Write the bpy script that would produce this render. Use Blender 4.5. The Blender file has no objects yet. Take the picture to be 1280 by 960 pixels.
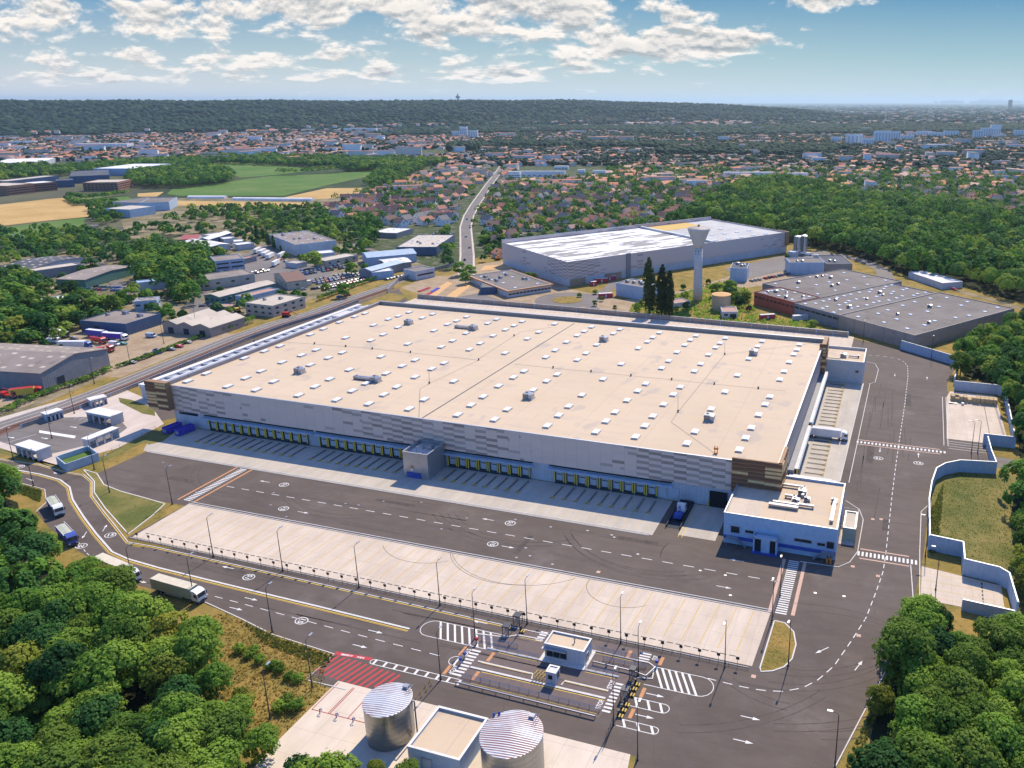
import bpy, bmesh, math, random
import numpy as np
from mathutils import Vector, Matrix
R = math.radians
rnd = random.Random(7)
S = bpy.context.scene
COL = S.collection

# ------------------------------------------------------------------ camera
CAM_H = 120.0; PITCH = math.atan2(284, 987); YAW = R(17.46); FPX = 987.0; CX = 817.0; CY = 411.0
cd = bpy.data.cameras.new('camera'); cam = bpy.data.objects.new('camera', cd); COL.objects.link(cam)
cd.sensor_width = 36; cd.lens = FPX/1280*36; cd.clip_end = 200000; cd.clip_start = 1
cd.shift_x = (640-CX)/1280; cd.shift_y = (CY-480)/1280
cam.location = (0, 0, CAM_H); cam.rotation_euler = (R(90)-PITCH, 0, YAW)
S.camera = cam
# ------------------------------------------------------------------ world
SUN_EL = 49.5
W = bpy.data.worlds.new('World'); S.world = W; W.use_nodes = True
SKY_STRENGTH = 0.13
S.view_settings.view_transform = 'Standard'; S.view_settings.look = 'None'; S.view_settings.gamma = 1
S.view_settings.exposure = 0.22
S.cycles.max_bounces = 5; S.cycles.diffuse_bounces = 3; S.cycles.volume_bounces = 0; S.cycles.glossy_bounces = 2
S.cycles.transparent_max_bounces = 4
S.cycles.caustics_reflective = False; S.cycles.caustics_refractive = False
def world():
    nt = W.node_tree; N = nt.nodes; N.clear(); L = nt.links
    def M(op, a, b=None, c=None, clamp=False):
        n = N.new('ShaderNodeMath'); n.operation = op; n.use_clamp = clamp
        for i, v in enumerate((a, b, c)):
            if v is None: continue
            if isinstance(v, (int, float)): n.inputs[i].default_value = v
            else: L.new(v, n.inputs[i])
        return n.outputs[0]
    tc = N.new('ShaderNodeTexCoord'); sep = N.new('ShaderNodeSeparateXYZ'); L.new(tc.outputs['Generated'], sep.inputs[0])
    X, Y, Z = sep.outputs
    c, s = math.cos(YAW), math.sin(YAW)
    right = M('ADD', M('MULTIPLY', X, c), M('MULTIPLY', Y, s))
    fwd = M('MAXIMUM', M('ADD', M('MULTIPLY', X, -s), M('MULTIPLY', Y, c)), 0.02)
    u = M('DIVIDE', right, fwd); v = M('DIVIDE', Z, fwd)
    sky = N.new('ShaderNodeTexSky'); sky.sky_type = 'NISHITA'; sky.sun_disc = False
    sky.sun_elevation = R(SUN_EL); sky.sun_rotation = R(0); sky.air_density = 1.0; sky.dust_density = 0.3; sky.ozone_density = 2.5; sky.altitude = 100
    tint = N.new('ShaderNodeMix'); tint.data_type = 'RGBA'; tint.blend_type = 'MULTIPLY'; tint.inputs[0].default_value = 1
    L.new(sky.outputs[0], tint.inputs[6]); tint.inputs[7].default_value = (0.07, 0.76, 1.62, 1)
    low = N.new('ShaderNodeMapRange'); low.interpolation_type = 'SMOOTHSTEP'; L.new(v, low.inputs[0]); low.inputs[1].default_value = .34; low.inputs[2].default_value = .12
    ramp = N.new('ShaderNodeValToRGB'); L.new(M('MULTIPLY', v, 5.0), ramp.inputs[0]); e = ramp.color_ramp.elements
    e[0].color = (4.6, 5.0, 4.8, 1); e[0].position = 0; e[1].color = (.80, 2.15, 3.5, 1); e[1].position = .62
    q = e.new(.25); q.color = (2.8, 3.9, 4.2, 1)
    azi = N.new('ShaderNodeMapRange'); L.new(u, azi.inputs[0]); azi.inputs[1].default_value = -.75; azi.inputs[2].default_value = .35
    pale = N.new('ShaderNodeMix'); pale.data_type = 'RGBA'; L.new(azi.outputs[0], pale.inputs[0]); pale.inputs[6].default_value = (1.25, 1.08, 1.05, 1); pale.inputs[7].default_value = (.85, .95, .97, 1)
    lowc = N.new('ShaderNodeMix'); lowc.data_type = 'RGBA'; lowc.blend_type = 'MULTIPLY'; lowc.inputs[0].default_value = 1; L.new(ramp.outputs[0], lowc.inputs[6]); L.new(pale.outputs[2], lowc.inputs[7])
    front = M('MULTIPLY', low.outputs[0], M('GREATER_THAN', fwd, .05))
    skm = N.new('ShaderNodeMix'); skm.data_type = 'RGBA'; L.new(front, skm.inputs[0]); L.new(tint.outputs[2], skm.inputs[6]); L.new(lowc.outputs[2], skm.inputs[7])
    bg1 = N.new('ShaderNodeBackground'); bg1.inputs[1].default_value = SKY_STRENGTH; L.new(skm.outputs[2], bg1.inputs[0])
    # cloud layer seen in perspective: noise on a plane far above
    k = M('DIVIDE', 1.0, M('ADD', M('MAXIMUM', v, 0.0), 0.035))
    def dens(dv):
        k2 = M('DIVIDE', 1.0, M('ADD', M('MAXIMUM', M('ADD', v, dv), 0.0), 0.035))
        cb = N.new('ShaderNodeCombineXYZ'); L.new(M('MULTIPLY', u, 10.0), cb.inputs[0]); L.new(M('MULTIPLY', M('LOGARITHM', k2, 2.718), 2.5), cb.inputs[1])
        n = N.new('ShaderNodeTexNoise'); n.inputs['Scale'].default_value = 1.6; n.inputs['Detail'].default_value = 9; n.inputs['Roughness'].default_value = 0.6; n.inputs['Distortion'].default_value = .15
        L.new(cb.outputs[0], n.inputs['Vector']); return n.outputs['Fac']
    def blob(px, py, w, h, amp):
        uu = (px-817)/987; vv = (127-py)/1027
        a = M('POWER', M('DIVIDE', M('SUBTRACT', u, uu), w/987), 2.0); b = M('POWER', M('DIVIDE', M('SUBTRACT', v, vv), h/1027), 2.0)
        return M('MULTIPLY', M('EXPONENT', M('MULTIPLY', M('ADD', a, b), -1.0)), amp)
    acc = None
    for b in ((790, 55, 120, 26, .27), (900, 62, 90, 18, .24), (720, 12, 90, 16, .20), (570, 60, 75, 24, .15), (350, 72, 90, 10, .17), (560, 8, 180, 22, .2),
              (60, 20, 130, 26, .18), (210, 22, 80, 20, .15), (250, 44, 90, 14, .12), (200, 70, 60, 9, .15), (40, 66, 70, 18, .17), (400, 40, 150, 20, .14), (420, 14, 150, 16, .15),
              (1010, 8, 60, 9, .2), (1000, 42, 22, 7, .2), (1003, 17, 22, 7, .2), (870, 25, 25, 6, .16), (1100, 50, 14, 4, .2), (560, 96, 130, 8, .13), (70, 98, 150, 9, .14), (700, 90, 100, 9, .11), (330, 100, 120, 7, .12),
              (450, 86, 260, 14, .10), (150, 84, 160, 14, .09), (600, 40, 60, 12, .14), (690, 30, 60, 14, .12), (1100, 80, 130, 40, -.2), (640, 95, 30, 6, .1)):
        g = blob(*b); acc = g if acc is None else M('ADD', acc, g)
    n1 = dens(0.0)
    hi = M('MULTIPLY', M('SUBTRACT', v, 0.16, clamp=True), 1.2, clamp=True)
    base = M('ADD', n1, M('ADD', acc, M('MINIMUM', hi, .10)))
    cov = N.new('ShaderNodeMapRange'); cov.interpolation_type = 'SMOOTHSTEP'
    L.new(base, cov.inputs[0]); cov.inputs[1].default_value = .60; cov.inputs[2].default_value = .74
    n2 = dens(0.005)
    sh = N.new('ShaderNodeMapRange'); L.new(M('SUBTRACT', n2, n1), sh.inputs[0]); sh.inputs[1].default_value = -.05; sh.inputs[2].default_value = .09
    thick = N.new('ShaderNodeMapRange'); L.new(base, thick.inputs[0]); thick.inputs[1].default_value = .66; thick.inputs[2].default_value = .92
    lum = M('SUBTRACT', 1.05, M('ADD', M('MULTIPLY', sh.outputs[0], .75), M('MULTIPLY', thick.outputs[0], .35)), clamp=True)
    cc = N.new('ShaderNodeMix'); cc.data_type = 'RGBA'; L.new(lum, cc.inputs[0]); cc.inputs[6].default_value = (.20, .25, .29, 1); cc.inputs[7].default_value = (1.02, .92, .82, 1)
    bg2 = N.new('ShaderNodeBackground'); L.new(cc.outputs[2], bg2.inputs[0]); bg2.inputs[1].default_value = 1.0
    mask = M('MULTIPLY', cov.outputs[0], M('MULTIPLY', M('GREATER_THAN', Z, 0.0), .92))
    mix = N.new('ShaderNodeMixShader'); L.new(mask, mix.inputs[0]); L.new(bg1.outputs[0], mix.inputs[1]); L.new(bg2.outputs[0], mix.inputs[2])
    out = N.new('ShaderNodeOutputWorld'); L.new(mix.outputs[0], out.inputs[0])
world()
# ------------------------------------------------------------------ sun
sl = bpy.data.lights.new('sun', 'SUN'); sl.energy = 4.9; sl.angle = R(0.5); sl.color = (1.0, .87, .68)
so = bpy.data.objects.new('sun', sl); COL.objects.link(so); so.rotation_euler = (-R(90-SUN_EL), 0, R(-2)); so.location = (0, 400, 300)

# ------------------------------------------------------------------ plan helper: photo measurements turned into plan metres
def P(px, py, z=0.0):
    a = float(px-CX)/FPX; b = -float(py-CY)/FPX
    f = Vector((-math.sin(YAW)*math.cos(PITCH), math.cos(YAW)*math.cos(PITCH), -math.sin(PITCH)))
    r = Vector((math.cos(YAW), math.sin(YAW), 0)); up = r.cross(f)
    d = f + a*r + b*up; t = (z-CAM_H)/d.z
    return (d.x*t, d.y*t)
_f = np.array([-math.sin(YAW)*math.cos(PITCH), math.cos(YAW)*math.cos(PITCH), -math.sin(PITCH)])
_r = np.array([math.cos(YAW), math.sin(YAW), 0]); _u = np.cross(_r, _f)
def proj(X, Y, Z=0.0):
    v = np.stack([X, Y, np.zeros_like(X)+Z-CAM_H], -1); w = v@_f
    w = np.where(w < 1, 1, w)
    return CX+FPX*(v@_r)/w, CY-FPX*(v@_u)/w, w
def inpoly(x, y, poly):
    r = np.zeros(np.shape(x), bool); n = len(poly)
    for i in range(n):
        x1, y1 = poly[i]; x2, y2 = poly[(i+1) % n]
        c = ((y1 > y) != (y2 > y)) & (x < (x2-x1)*(y-y1)/((y2-y1) or 1e-9)+x1)
        r ^= c
    return r

# ------------------------------------------------------------------ materials
MATS = {}
def nodes(name):
    m = bpy.data.materials.new(name); m.use_nodes = True; nt = m.node_tree; b = nt.nodes['Principled BSDF']
    return m, nt, b
def mat(name, col, rough=.8, var=.12, scale=.6, metal=0, spec=.3, bump=0, bscale=6, fine=.0, col2=None, emit=0):
    """plain painted / mineral surface with soft world-space variation"""
    if name in MATS: return MATS[name]
    m, nt, b = nodes(name); N = nt.nodes; L = nt.links
    g = N.new('ShaderNodeNewGeometry'); 
    n = N.new('ShaderNodeTexNoise'); n.inputs['Scale'].default_value = scale; n.inputs['Detail'].default_value = 6; n.inputs['Roughness'].default_value = .62
    L.new(g.outputs['Position'], n.inputs['Vector'])
    r = N.new('ShaderNodeMapRange'); L.new(n.outputs['Fac'], r.inputs[0]); r.inputs[1].default_value = .3; r.inputs[2].default_value = .7
    mx = N.new('ShaderNodeMix'); mx.data_type = 'RGBA'; L.new(r.outputs[0], mx.inputs[0])
    c2 = col2 or tuple(min(1, c*(1+var)) for c in col); c1 = col if col2 else tuple(c*(1-var) for c in col)
    mx.inputs[6].default_value = (*c1, 1); mx.inputs[7].default_value = (*c2, 1)
    L.new(mx.outputs[2], b.inputs['Base Color'])
    b.inputs['Roughness'].default_value = rough; b.inputs['Metallic'].default_value = metal; b.inputs['Specular IOR Level'].default_value = spec
    if bump:
        n2 = N.new('ShaderNodeTexNoise'); n2.inputs['Scale'].default_value = bscale; n2.inputs['Detail'].default_value = 4; L.new(g.outputs['Position'], n2.inputs['Vector'])
        bp = N.new('ShaderNodeBump'); bp.inputs['Strength'].default_value = bump; bp.inputs['Distance'].default_value = .2; L.new(n2.outputs['Fac'], bp.inputs['Height']); L.new(bp.outputs[0], b.inputs['Normal'])
    if emit: b.inputs['Emission Color'].default_value = (*col, 1); b.inputs['Emission Strength'].default_value = emit
    MATS[name] = m; return m
class NT:
    """tiny node writer"""
    def __init__(s, name):
        s.m, s.nt, s.b = nodes(name); s.N = s.nt.nodes; s.L = s.nt.links; s.g = s.N.new('ShaderNodeNewGeometry'); MATS[name] = s.m
        s.pos = s.g.outputs['Position']
        sp = s.N.new('ShaderNodeSeparateXYZ'); s.L.new(s.pos, sp.inputs[0]); s.x, s.y, s.z = sp.outputs
    def M(s, op, a, b=None, c=None, clamp=False):
        n = s.N.new('ShaderNodeMath'); n.operation = op; n.use_clamp = clamp
        for i, v in enumerate((a, b, c)):
            if v is None: continue
            if isinstance(v, (int, float)): n.inputs[i].default_value = v
            else: s.L.new(v, n.inputs[i])
        return n.outputs[0]
    def noise(s, scale, detail=5, rough=.6, vec=None, sx=1, sy=1, sz=1, dist=0):
        v = vec or s.pos
        if (sx, sy, sz) != (1, 1, 1):
            mp = s.N.new('ShaderNodeMapping'); mp.inputs['Scale'].default_value = (sx, sy, sz); s.L.new(v, mp.inputs[0]); v = mp.outputs[0]
        n = s.N.new('ShaderNodeTexNoise'); n.inputs['Scale'].default_value = scale; n.inputs['Detail'].default_value = detail; n.inputs['Roughness'].default_value = rough
        n.inputs['Distortion'].default_value = dist
        s.L.new(v, n.inputs['Vector']); return n.outputs['Fac']
    def rng(s, v, a, b, c=0., d=1., smooth=False):
        r = s.N.new('ShaderNodeMapRange'); s.L.new(v, r.inputs[0])
        if smooth: r.interpolation_type = 'SMOOTHSTEP'
        for i, q in enumerate((a, b, c, d)): r.inputs[i+1].default_value = q
        return r.outputs[0]
    def mix(s, f, a, b, mode='MIX'):
        m = s.N.new('ShaderNodeMix'); m.data_type = 'RGBA'; m.blend_type = mode
        if isinstance(f, (int, float)): m.inputs[0].default_value = f
        else: s.L.new(f, m.inputs[0])
        for i, q in ((6, a), (7, b)):
            if isinstance(q, tuple): m.inputs[i].default_value = (*q, 1)
            else: s.L.new(q, m.inputs[i])
        return m.outputs[2]
    def white(s, x, y=None):
        w = s.N.new('ShaderNodeTexWhiteNoise'); w.noise_dimensions = '2D'; c = s.N.new('ShaderNodeCombineXYZ'); s.L.new(x, c.inputs[0])
        if y is not None: s.L.new(y, c.inputs[1])
        s.L.new(c.outputs[0], w.inputs['Vector']); return w.outputs['Value']
    def bump(s, h, strength=.4, dist=.2):
        b = s.N.new('ShaderNodeBump'); b.inputs['Strength'].default_value = strength; b.inputs['Distance'].default_value = dist; s.L.new(h, b.inputs['Height']); s.L.new(b.outputs[0], s.b.inputs['Normal'])
    def done(s, col, rough=.85, spec=.25, metal=0):
        if isinstance(col, tuple): s.b.inputs['Base Color'].default_value = (*col, 1)
        else: s.L.new(col, s.b.inputs['Base Color'])
        if isinstance(rough, (int, float)): s.b.inputs['Roughness'].default_value = rough
        else: s.L.new(rough, s.b.inputs['Roughness'])
        s.b.inputs['Specular IOR Level'].default_value = spec; s.b.inputs['Metallic'].default_value = metal
        return s.m

def m_asphalt(name, a=(.084, .064, .052), b=(.145, .114, .094)):
    t = NT(name); big = t.noise(.035, 4, .6); mid = t.noise(.35, 5, .65, sx=.35); fine = t.noise(5, 3, .7)
    f = t.M('ADD', t.M('MULTIPLY', big, .5), t.M('ADD', t.M('MULTIPLY', mid, .35), t.M('MULTIPLY', fine, .25)))
    c = t.mix(t.rng(f, .40, .72), a, b)
    stv = t.noise(.25, 4, .65, sx=.06, sy=1.2); c = t.mix(t.M('MULTIPLY', t.rng(stv, .55, .75), .45), c, (.065, .055, .05))
    vo = t.N.new('ShaderNodeTexVoronoi'); vo.feature = 'DISTANCE_TO_EDGE'; vo.inputs['Scale'].default_value = .07; t.L.new(t.pos, vo.inputs['Vector']); c = t.mix(t.M('MULTIPLY', t.M('LESS_THAN', vo.outputs['Distance'], .006), t.rng(mid, .5, .7, 0, .55)), c, (.045, .04, .038))
    lt = t.rng(t.noise(.05, 5, .7), .56, .72); c = t.mix(t.M('MULTIPLY', lt, .35), c, (.22, .19, .17))
    tar = t.rng(t.noise(.12, 2, .5, dist=1.5), .60, .66); c = t.mix(t.M('MULTIPLY', tar, .22), c, (.12, .105, .10))
    t.bump(fine, .25, .03); return t.done(c, .82, .25)
m_asphalt('asphalt')
m_asphalt('old_asphalt', (.15, .13, .115), (.22, .195, .175))
def m_concrete(name, a, b, slabx=0, slaby=0):
    t = NT(name); c = t.mix(t.rng(t.noise(.18, 6, .7, sx=1, sy=.35), .35, .68), a, b)
    st = t.rng(t.noise(.5, 5, .75, sx=1.6, sy=.25), .58, .75); c = t.mix(t.M('MULTIPLY', st, .35), c, tuple(x*.62 for x in a))
    sp = t.rng(t.noise(1.1, 3, .5), .70, .76); c = t.mix(t.M('MULTIPLY', sp, .35), c, (.22, .17, .13))
    if slabx:
        for ax, q in ((t.x, slabx), (t.y, slaby)):
            e = t.M('ABSOLUTE', t.M('SUBTRACT', t.M('FRACT', t.M('DIVIDE', ax, q)), .5)); j = t.M('GREATER_THAN', e, .5-.05/q)
            c = t.mix(t.M('MULTIPLY', j, .35), c, (.25, .21, .17))
        cell = t.white(t.M('FLOOR', t.M('DIVIDE', t.x, slabx)), t.M('FLOOR', t.M('DIVIDE', t.y, slaby)))
        c = t.mix(t.M('MULTIPLY', cell, .10), c, tuple(x*.7 for x in a))
    return t.done(c, .9, .2)
m_concrete('lot_concrete', (.53, .435, .335), (.65, .545, .43), 5.0, 5.2)
m_concrete('apron_concrete', (.43, .385, .32), (.55, .49, .41), 3.8, 6.0)
m_concrete('yard_concrete', (.60, .50, .39), (.72, .61, .49), 6.0, 6.0)
m_concrete('pale_paving', (.50, .42, .36), (.62, .53, .45))
def m_roof():
    t = NT('membrane_roof'); c = t.mix(t.rng(t.noise(.02, 4, .6), .35, .65), (.56, .435, .295), (.615, .48, .33))
    c = t.mix(t.rng(t.noise(.25, 5, .7, sx=.25), .5, .8), c, (.50, .40, .31))
    for ax, q, w, a in ((t.x, 24.2, .10, .35), (t.y, 1.9, .05, .10)):
        e = t.M('ABSOLUTE', t.M('SUBTRACT', t.M('FRACT', t.M('DIVIDE', ax, q)), .5)); c = t.mix(t.M('MULTIPLY', t.M('GREATER_THAN', e, .5-w/q), a), c, (.36, .30, .26))
    seam = t.M('GREATER_THAN', t.M('ABSOLUTE', t.M('SUBTRACT', t.M('FRACT', t.M('DIVIDE', t.x, 12.1)), .5)), .494); c = t.mix(t.M('MULTIPLY', seam, .18), c, (.36, .27, .2))
    drp = t.rng(t.noise(.5, 4, .7, sx=1.5, sy=.1), .62, .8); c = t.mix(t.M('MULTIPLY', drp, .5), c, (.40, .31, .23))
    pud = t.rng(t.noise(.07, 3, .5, sx=1.6), .62, .68); c = t.mix(t.M('MULTIPLY', pud, .5), c, (.40, .34, .30))
    return t.done(c, .85, .25)
m_roof()
def m_greyroof(name, a, b):
    t = NT(name); c = t.mix(t.rng(t.noise(.06, 6, .65), .35, .68), a, b)
    st = t.rng(t.noise(.16, 4, .6, dist=1), .6, .66); c = t.mix(t.M('MULTIPLY', st, .4), c, tuple(x*.6 for x in a))
    return t.done(c, .9, .2)
m_greyroof('grey_roof', (.17, .148, .128), (.235, .205, .178))
m_greyroof('pale_roof', (.42, .41, .385), (.56, .55, .52)); m_greyroof('brown_roof', (.23, .19, .16), (.32, .27, .23))
m_greyroof('beige_roof', (.46, .40, .32), (.60, .52, .42))
m_greyroof('dark_roof', (.075, .08, .092), (.13, .135, .15))
m_greyroof('white_roof', (.62, .60, .57), (.80, .78, .75))
def m_panels(name, axis, xs, base=(.43, .375, .355), dark=(.19, .155, .15), z0=5.8):
    """staggered cladding cassettes, darker ones gathered round given plan positions"""
    t = NT(name); h = t.x if axis == 'x' else t.y
    col = t.M('FLOOR', t.M('DIVIDE', h, 4.05)); row = t.M('FLOOR', t.M('DIVIDE', t.M('ADD', t.z, t.M('MULTIPLY', t.M('FRACT', t.M('MULTIPLY', col, .5)), 1.1)), 1.02))
    w = t.white(col, row); acc = None
    for x, s, a in xs:
        g = t.M('MULTIPLY', t.M('EXPONENT', t.M('MULTIPLY', t.M('POWER', t.M('DIVIDE', t.M('SUBTRACT', h, x), s), 2.0), -1.0)), a)
        acc = g if acc is None else t.M('ADD', acc, g)
    chk = t.M('LESS_THAN', t.M('FLOORED_MODULO', t.M('ADD', t.M('MULTIPLY', t.M('FLOOR', t.M('MULTIPLY', col, .5)), 1.0), row), 2.0), .5)
    d = t.M('MULTIPLY', t.M('MULTIPLY', chk, t.M('GREATER_THAN', t.M('SUBTRACT', acc, w), .02)), t.M('ADD', .45, t.M('MULTIPLY', t.white(row, t.M('ADD', col, 7.3)), .55)))
    lite = t.mix(t.M('MULTIPLY', t.white(row, col), .22), base, tuple(c*1.25 for c in base))
    e = t.M('GREATER_THAN', t.M('ABSOLUTE', t.M('SUBTRACT', t.M('FRACT', t.M('DIVIDE', h, 4.05)), .5)), .490)
    c = t.mix(t.M('MULTIPLY', d, .9), lite, dark); c = t.mix(t.M('MULTIPLY', e, .35), c, (.14, .12, .12))
    return t.done(c, .5, .4)
m_panels('cladding_front', 'x', ((-253, 16, 1.0), (-225, 10, .35), (-156, 22, 1.1), (-128, 12, .6), (-52, 16, 1.0), (-68, 14, .6)), base=(.74, .545, .43), dark=(.30, .205, .165))
m_panels('cladding_side', 'y', ((352, 8, .8), (215, 9, .4)), base=(.33, .29, .27), dark=(.16, .13, .12))
def m_ribbed(name, col, axis='x', pitch=1.0, rough=.5, metal=0., amt=.3):
    t = NT(name); h = {'x': t.x, 'y': t.y, 'z': t.z, 'xy': t.M('ADD', t.x, t.y)}[axis]
    s = t.M('SINE', t.M('MULTIPLY', h, 2*math.pi/pitch)); t.bump(s, amt, .08)
    c = t.mix(t.rng(t.noise(.3, 5, .6), .35, .7), tuple(q*.88 for q in col), tuple(min(1, q*1.08) for q in col))
    c = t.mix(t.rng(s, .6, 1, 0, .25), c, tuple(q*.55 for q in col))
    return t.done(c, rough, .4, metal)
m_ribbed('white_wall', (.52, .53, .55), 'xy', 1.2); m_ribbed('pale_blue_wall', (.40, .50, .60), 'xy', 1.2); m_ribbed('dark_blue_wall', (.06, .11, .19), 'xy', 1.0)
m_ribbed('grey_wall', (.24, .24, .25), 'xy', 1.0); m_ribbed('taupe_wall', (.33, .28, .235), 'xy', 1.4); m_ribbed('steel', (.50, .50, .50), 'xy', .6, .35, .7)
m_ribbed('green_wall', (.10, .22, .18), 'xy', 1.0); m_ribbed('beige_wall', (.50, .44, .34), 'xy', 1.5); m_ribbed('red_wall', (.42, .10, .06), 'xy', 1.2)
def m_tankroof():
    t = NT('tank_roof'); s = t.M('SINE', t.M('MULTIPLY', t.M('ADD', t.y, t.M('MULTIPLY', t.x, -.12)), 2*math.pi/.5))
    c = t.mix(t.rng(s, -.2, .5), (.50, .48, .48), (.72, .71, .70))
    ru = t.rng(t.noise(.28, 5, .6, sx=.5), .46, .58); c = t.mix(t.M('MULTIPLY', t.M('MULTIPLY', ru, t.rng(s, .6, -.4)), .85), c, (.30, .12, .08))
    t.bump(s, .6, .08); return t.done(c, .4, .4, .3)
m_tankroof()
def m_tank():
    t = NT('galvanised_tank'); s = t.M('FRACT', t.M('DIVIDE', t.z, 1.25)); c = t.mix(t.M('LESS_THAN', s, .05), (.30, .30, .27), (.14, .14, .14))
    cell = t.white(t.M('FLOOR', t.M('DIVIDE', t.x, 1.7)), t.M('FLOOR', t.M('DIVIDE', t.z, 1.25))); c = t.mix(t.M('MULTIPLY', cell, .35), c, (.42, .42, .38))
    return t.done(c, .32, .5, .85)
m_tank()
def m_grass(name, a, b, dry, amt=.5, sc=.09):
    t = NT(name); f = t.noise(sc, 7, .68); g = t.noise(1.4, 5, .75); c = t.mix(t.rng(g, .3, .7), a, b)
    c = t.mix(t.M('MULTIPLY', t.rng(f, .5-amt*.25, .62), 1.0), c, dry)
    c = t.mix(t.rng(t.noise(.5, 4, .7), .55, .8), c, tuple(q*.55 for q in a)); t.bump(g, .7, .4)
    return t.done(c, .95, .1)
m_grass('dry_grass', (.09, .105, .022), (.19, .17, .045), (.36, .235, .07), .75, .11)
m_grass('lawn', (.085, .105, .025), (.15, .16, .045), (.26, .21, .07), .5, .06)
m_grass('rough_ground', (.10, .105, .045), (.20, .17, .09), (.33, .26, .17), .3, .05)
m_grass('dirt_yard', (.36, .27, .17), (.46, .36, .24), (.33, .235, .145), .3, .12)
m_grass('wheat', (.50, .33, .13), (.56, .38, .155), (.45, .29, .105), .3, .02)
m_grass('green_crop', (.075, .15, .03), (.10, .19, .04), (.14, .20, .055), .3, .015)
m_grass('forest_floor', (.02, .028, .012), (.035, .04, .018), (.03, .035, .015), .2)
def m_ground():
    t = NT('open_country'); n = t.noise(.004, 8, .68); n2 = t.noise(.02, 6, .7); n3 = t.noise(.0007, 4, .6)
    c = t.mix(t.rng(n2, .35, .65), (.032, .050, .022), (.075, .10, .045)); c = t.mix(t.rng(n, .50, .60), c, (.028, .046, .026))
    c = t.mix(t.M('MULTIPLY', t.rng(n3, .56, .62), .45), c, (.22, .19, .12))
    c = t.mix(t.M('MULTIPLY', t.rng(t.noise(.03, 3, .8), .62, .70), .5), c, (.26, .25, .23))
    return t.done(c, .95, .1)
m_ground()
def m_hill():
    t = NT('wooded_hill'); c = t.mix(t.rng(t.noise(.025, 7, .75), .35, .65), (.010, .022, .012), (.052, .078, .028)); c = t.mix(t.rng(t.noise(.0035, 4, .6), .45, .6), c, (.018, .034, .018))
    t.bump(t.noise(.04, 6, .8), 1.0, 14); return t.done(c, .95, .05)
m_hill()
def m_town():
    t = NT('garden_ground'); c = t.mix(t.rng(t.noise(.06, 6, .7), .35, .65), (.04, .065, .022), (.10, .115, .05)); c = t.mix(t.M('MULTIPLY', t.rng(t.noise(.09, 3, .6), .55, .62), .6), c, (.25, .22, .19))
    return t.done(c, .95, .1)
m_town()
def m_leaf(name, a, b, c2):
    t = NT(name); oi = t.N.new('ShaderNodeObjectInfo')
    f = t.noise(.35, 4, .7); c = t.mix(t.rng(f, .32, .68), a, b)
    c = t.mix(t.rng(t.noise(.06, 2, .5), .45, .7, 0, .6), c, c2)
    c = t.mix(t.M('MULTIPLY', oi.outputs['Random'], .6), c, c2)
    c = t.mix(t.M('MULTIPLY', t.M('GREATER_THAN', t.M('FRACT', t.M('MULTIPLY', oi.outputs['Random'], 7.3)), .62), .45), c, tuple(q*.45 for q in a))
    m = t.done(c, .75, .25)
    tr = t.N.new('ShaderNodeBsdfTranslucent'); t.L.new(c, tr.inputs[0]); mx = t.N.new('ShaderNodeMixShader'); mx.inputs[0].default_value = .48
    o = t.N['Material Output']; t.L.new(t.b.outputs[0], mx.inputs[1]); t.L.new(tr.outputs[0], mx.inputs[2]); t.L.new(mx.outputs[0], o.inputs[0]); return m
m_leaf('leaf_mid', (.06, .17, .022), (.25, .46, .055), (.38, .50, .07))
m_leaf('leaf_dark', (.02, .09, .025), (.07, .23, .045), (.10, .22, .045))
m_leaf('leaf_lime', (.14, .24, .025), (.33, .43, .05), (.42, .40, .06))
m_leaf('leaf_straw', (.36, .25, .07), (.58, .40, .12), (.40, .36, .09)); m_leaf('leaf_grass', (.12, .16, .03), (.20, .22, .05), (.24, .23, .07))
m_leaf('leaf_poplar', (.03, .06, .015), (.075, .12, .028), (.10, .14, .03))
m_leaf('leaf_purple', (.05, .02, .05), (.10, .05, .09), (.08, .03, .06))
def m_far_town(name, cols):
    """roof or wall colour picked per loose house through an attribute"""
    t = NT(name); a = t.N.new('ShaderNodeAttribute'); a.attribute_name = 'tone'; a.attribute_type = 'GEOMETRY'
    r = t.N.new('ShaderNodeValToRGB'); r.color_ramp.interpolation = 'CONSTANT'; e = r.color_ramp.elements
    e[0].color = (*cols[0], 1); e[1].color = (*cols[1], 1); e[1].position = 1/len(cols)
    for i in range(2, len(cols)): q = e.new(i/len(cols)); q.color = (*cols[i], 1)
    t.L.new(a.outputs['Fac'], r.inputs[0])
    if 'leaf' not in name: return t.done(r.outputs[0], .85, .2)
    c = t.mix(t.rng(t.noise(.5, 4, .7), .3, .7, .0, .25), r.outputs[0], (.02, .06, .012)); m = t.done(c, .8, .2); tr = t.N.new('ShaderNodeBsdfTranslucent'); t.L.new(c, tr.inputs[0]); mx = t.N.new('ShaderNodeMixShader'); mx.inputs[0].default_value = .35
    o = t.N['Material Output']; t.L.new(t.b.outputs[0], mx.inputs[1]); t.L.new(tr.outputs[0], mx.inputs[2]); t.L.new(mx.outputs[0], o.inputs[0]); return m
ROOFC = [(.46, .17, .09), (.34, .15, .10), (.19, .12, .10), (.52, .24, .13), (.11, .10, .105), (.32, .17, .12), (.50, .33, .24), (.16, .145, .15)]
WALLC = [(.74, .66, .56), (.80, .77, .72), (.64, .54, .44), (.84, .82, .80), (.72, .62, .52)]
m_far_town('far_roof', ROOFC); m_far_town('far_wall', WALLC)
m_far_town('hill_leaf', [(.014, .050, .030), (.028, .078, .038), (.008, .034, .026), (.05, .11, .045), (.018, .058, .034)]); m_far_town('far_leaf', [(.10, .24, .028), (.16, .32, .036), (.05, .15, .03), (.29, .40, .05), (.08, .20, .035)])
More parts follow.
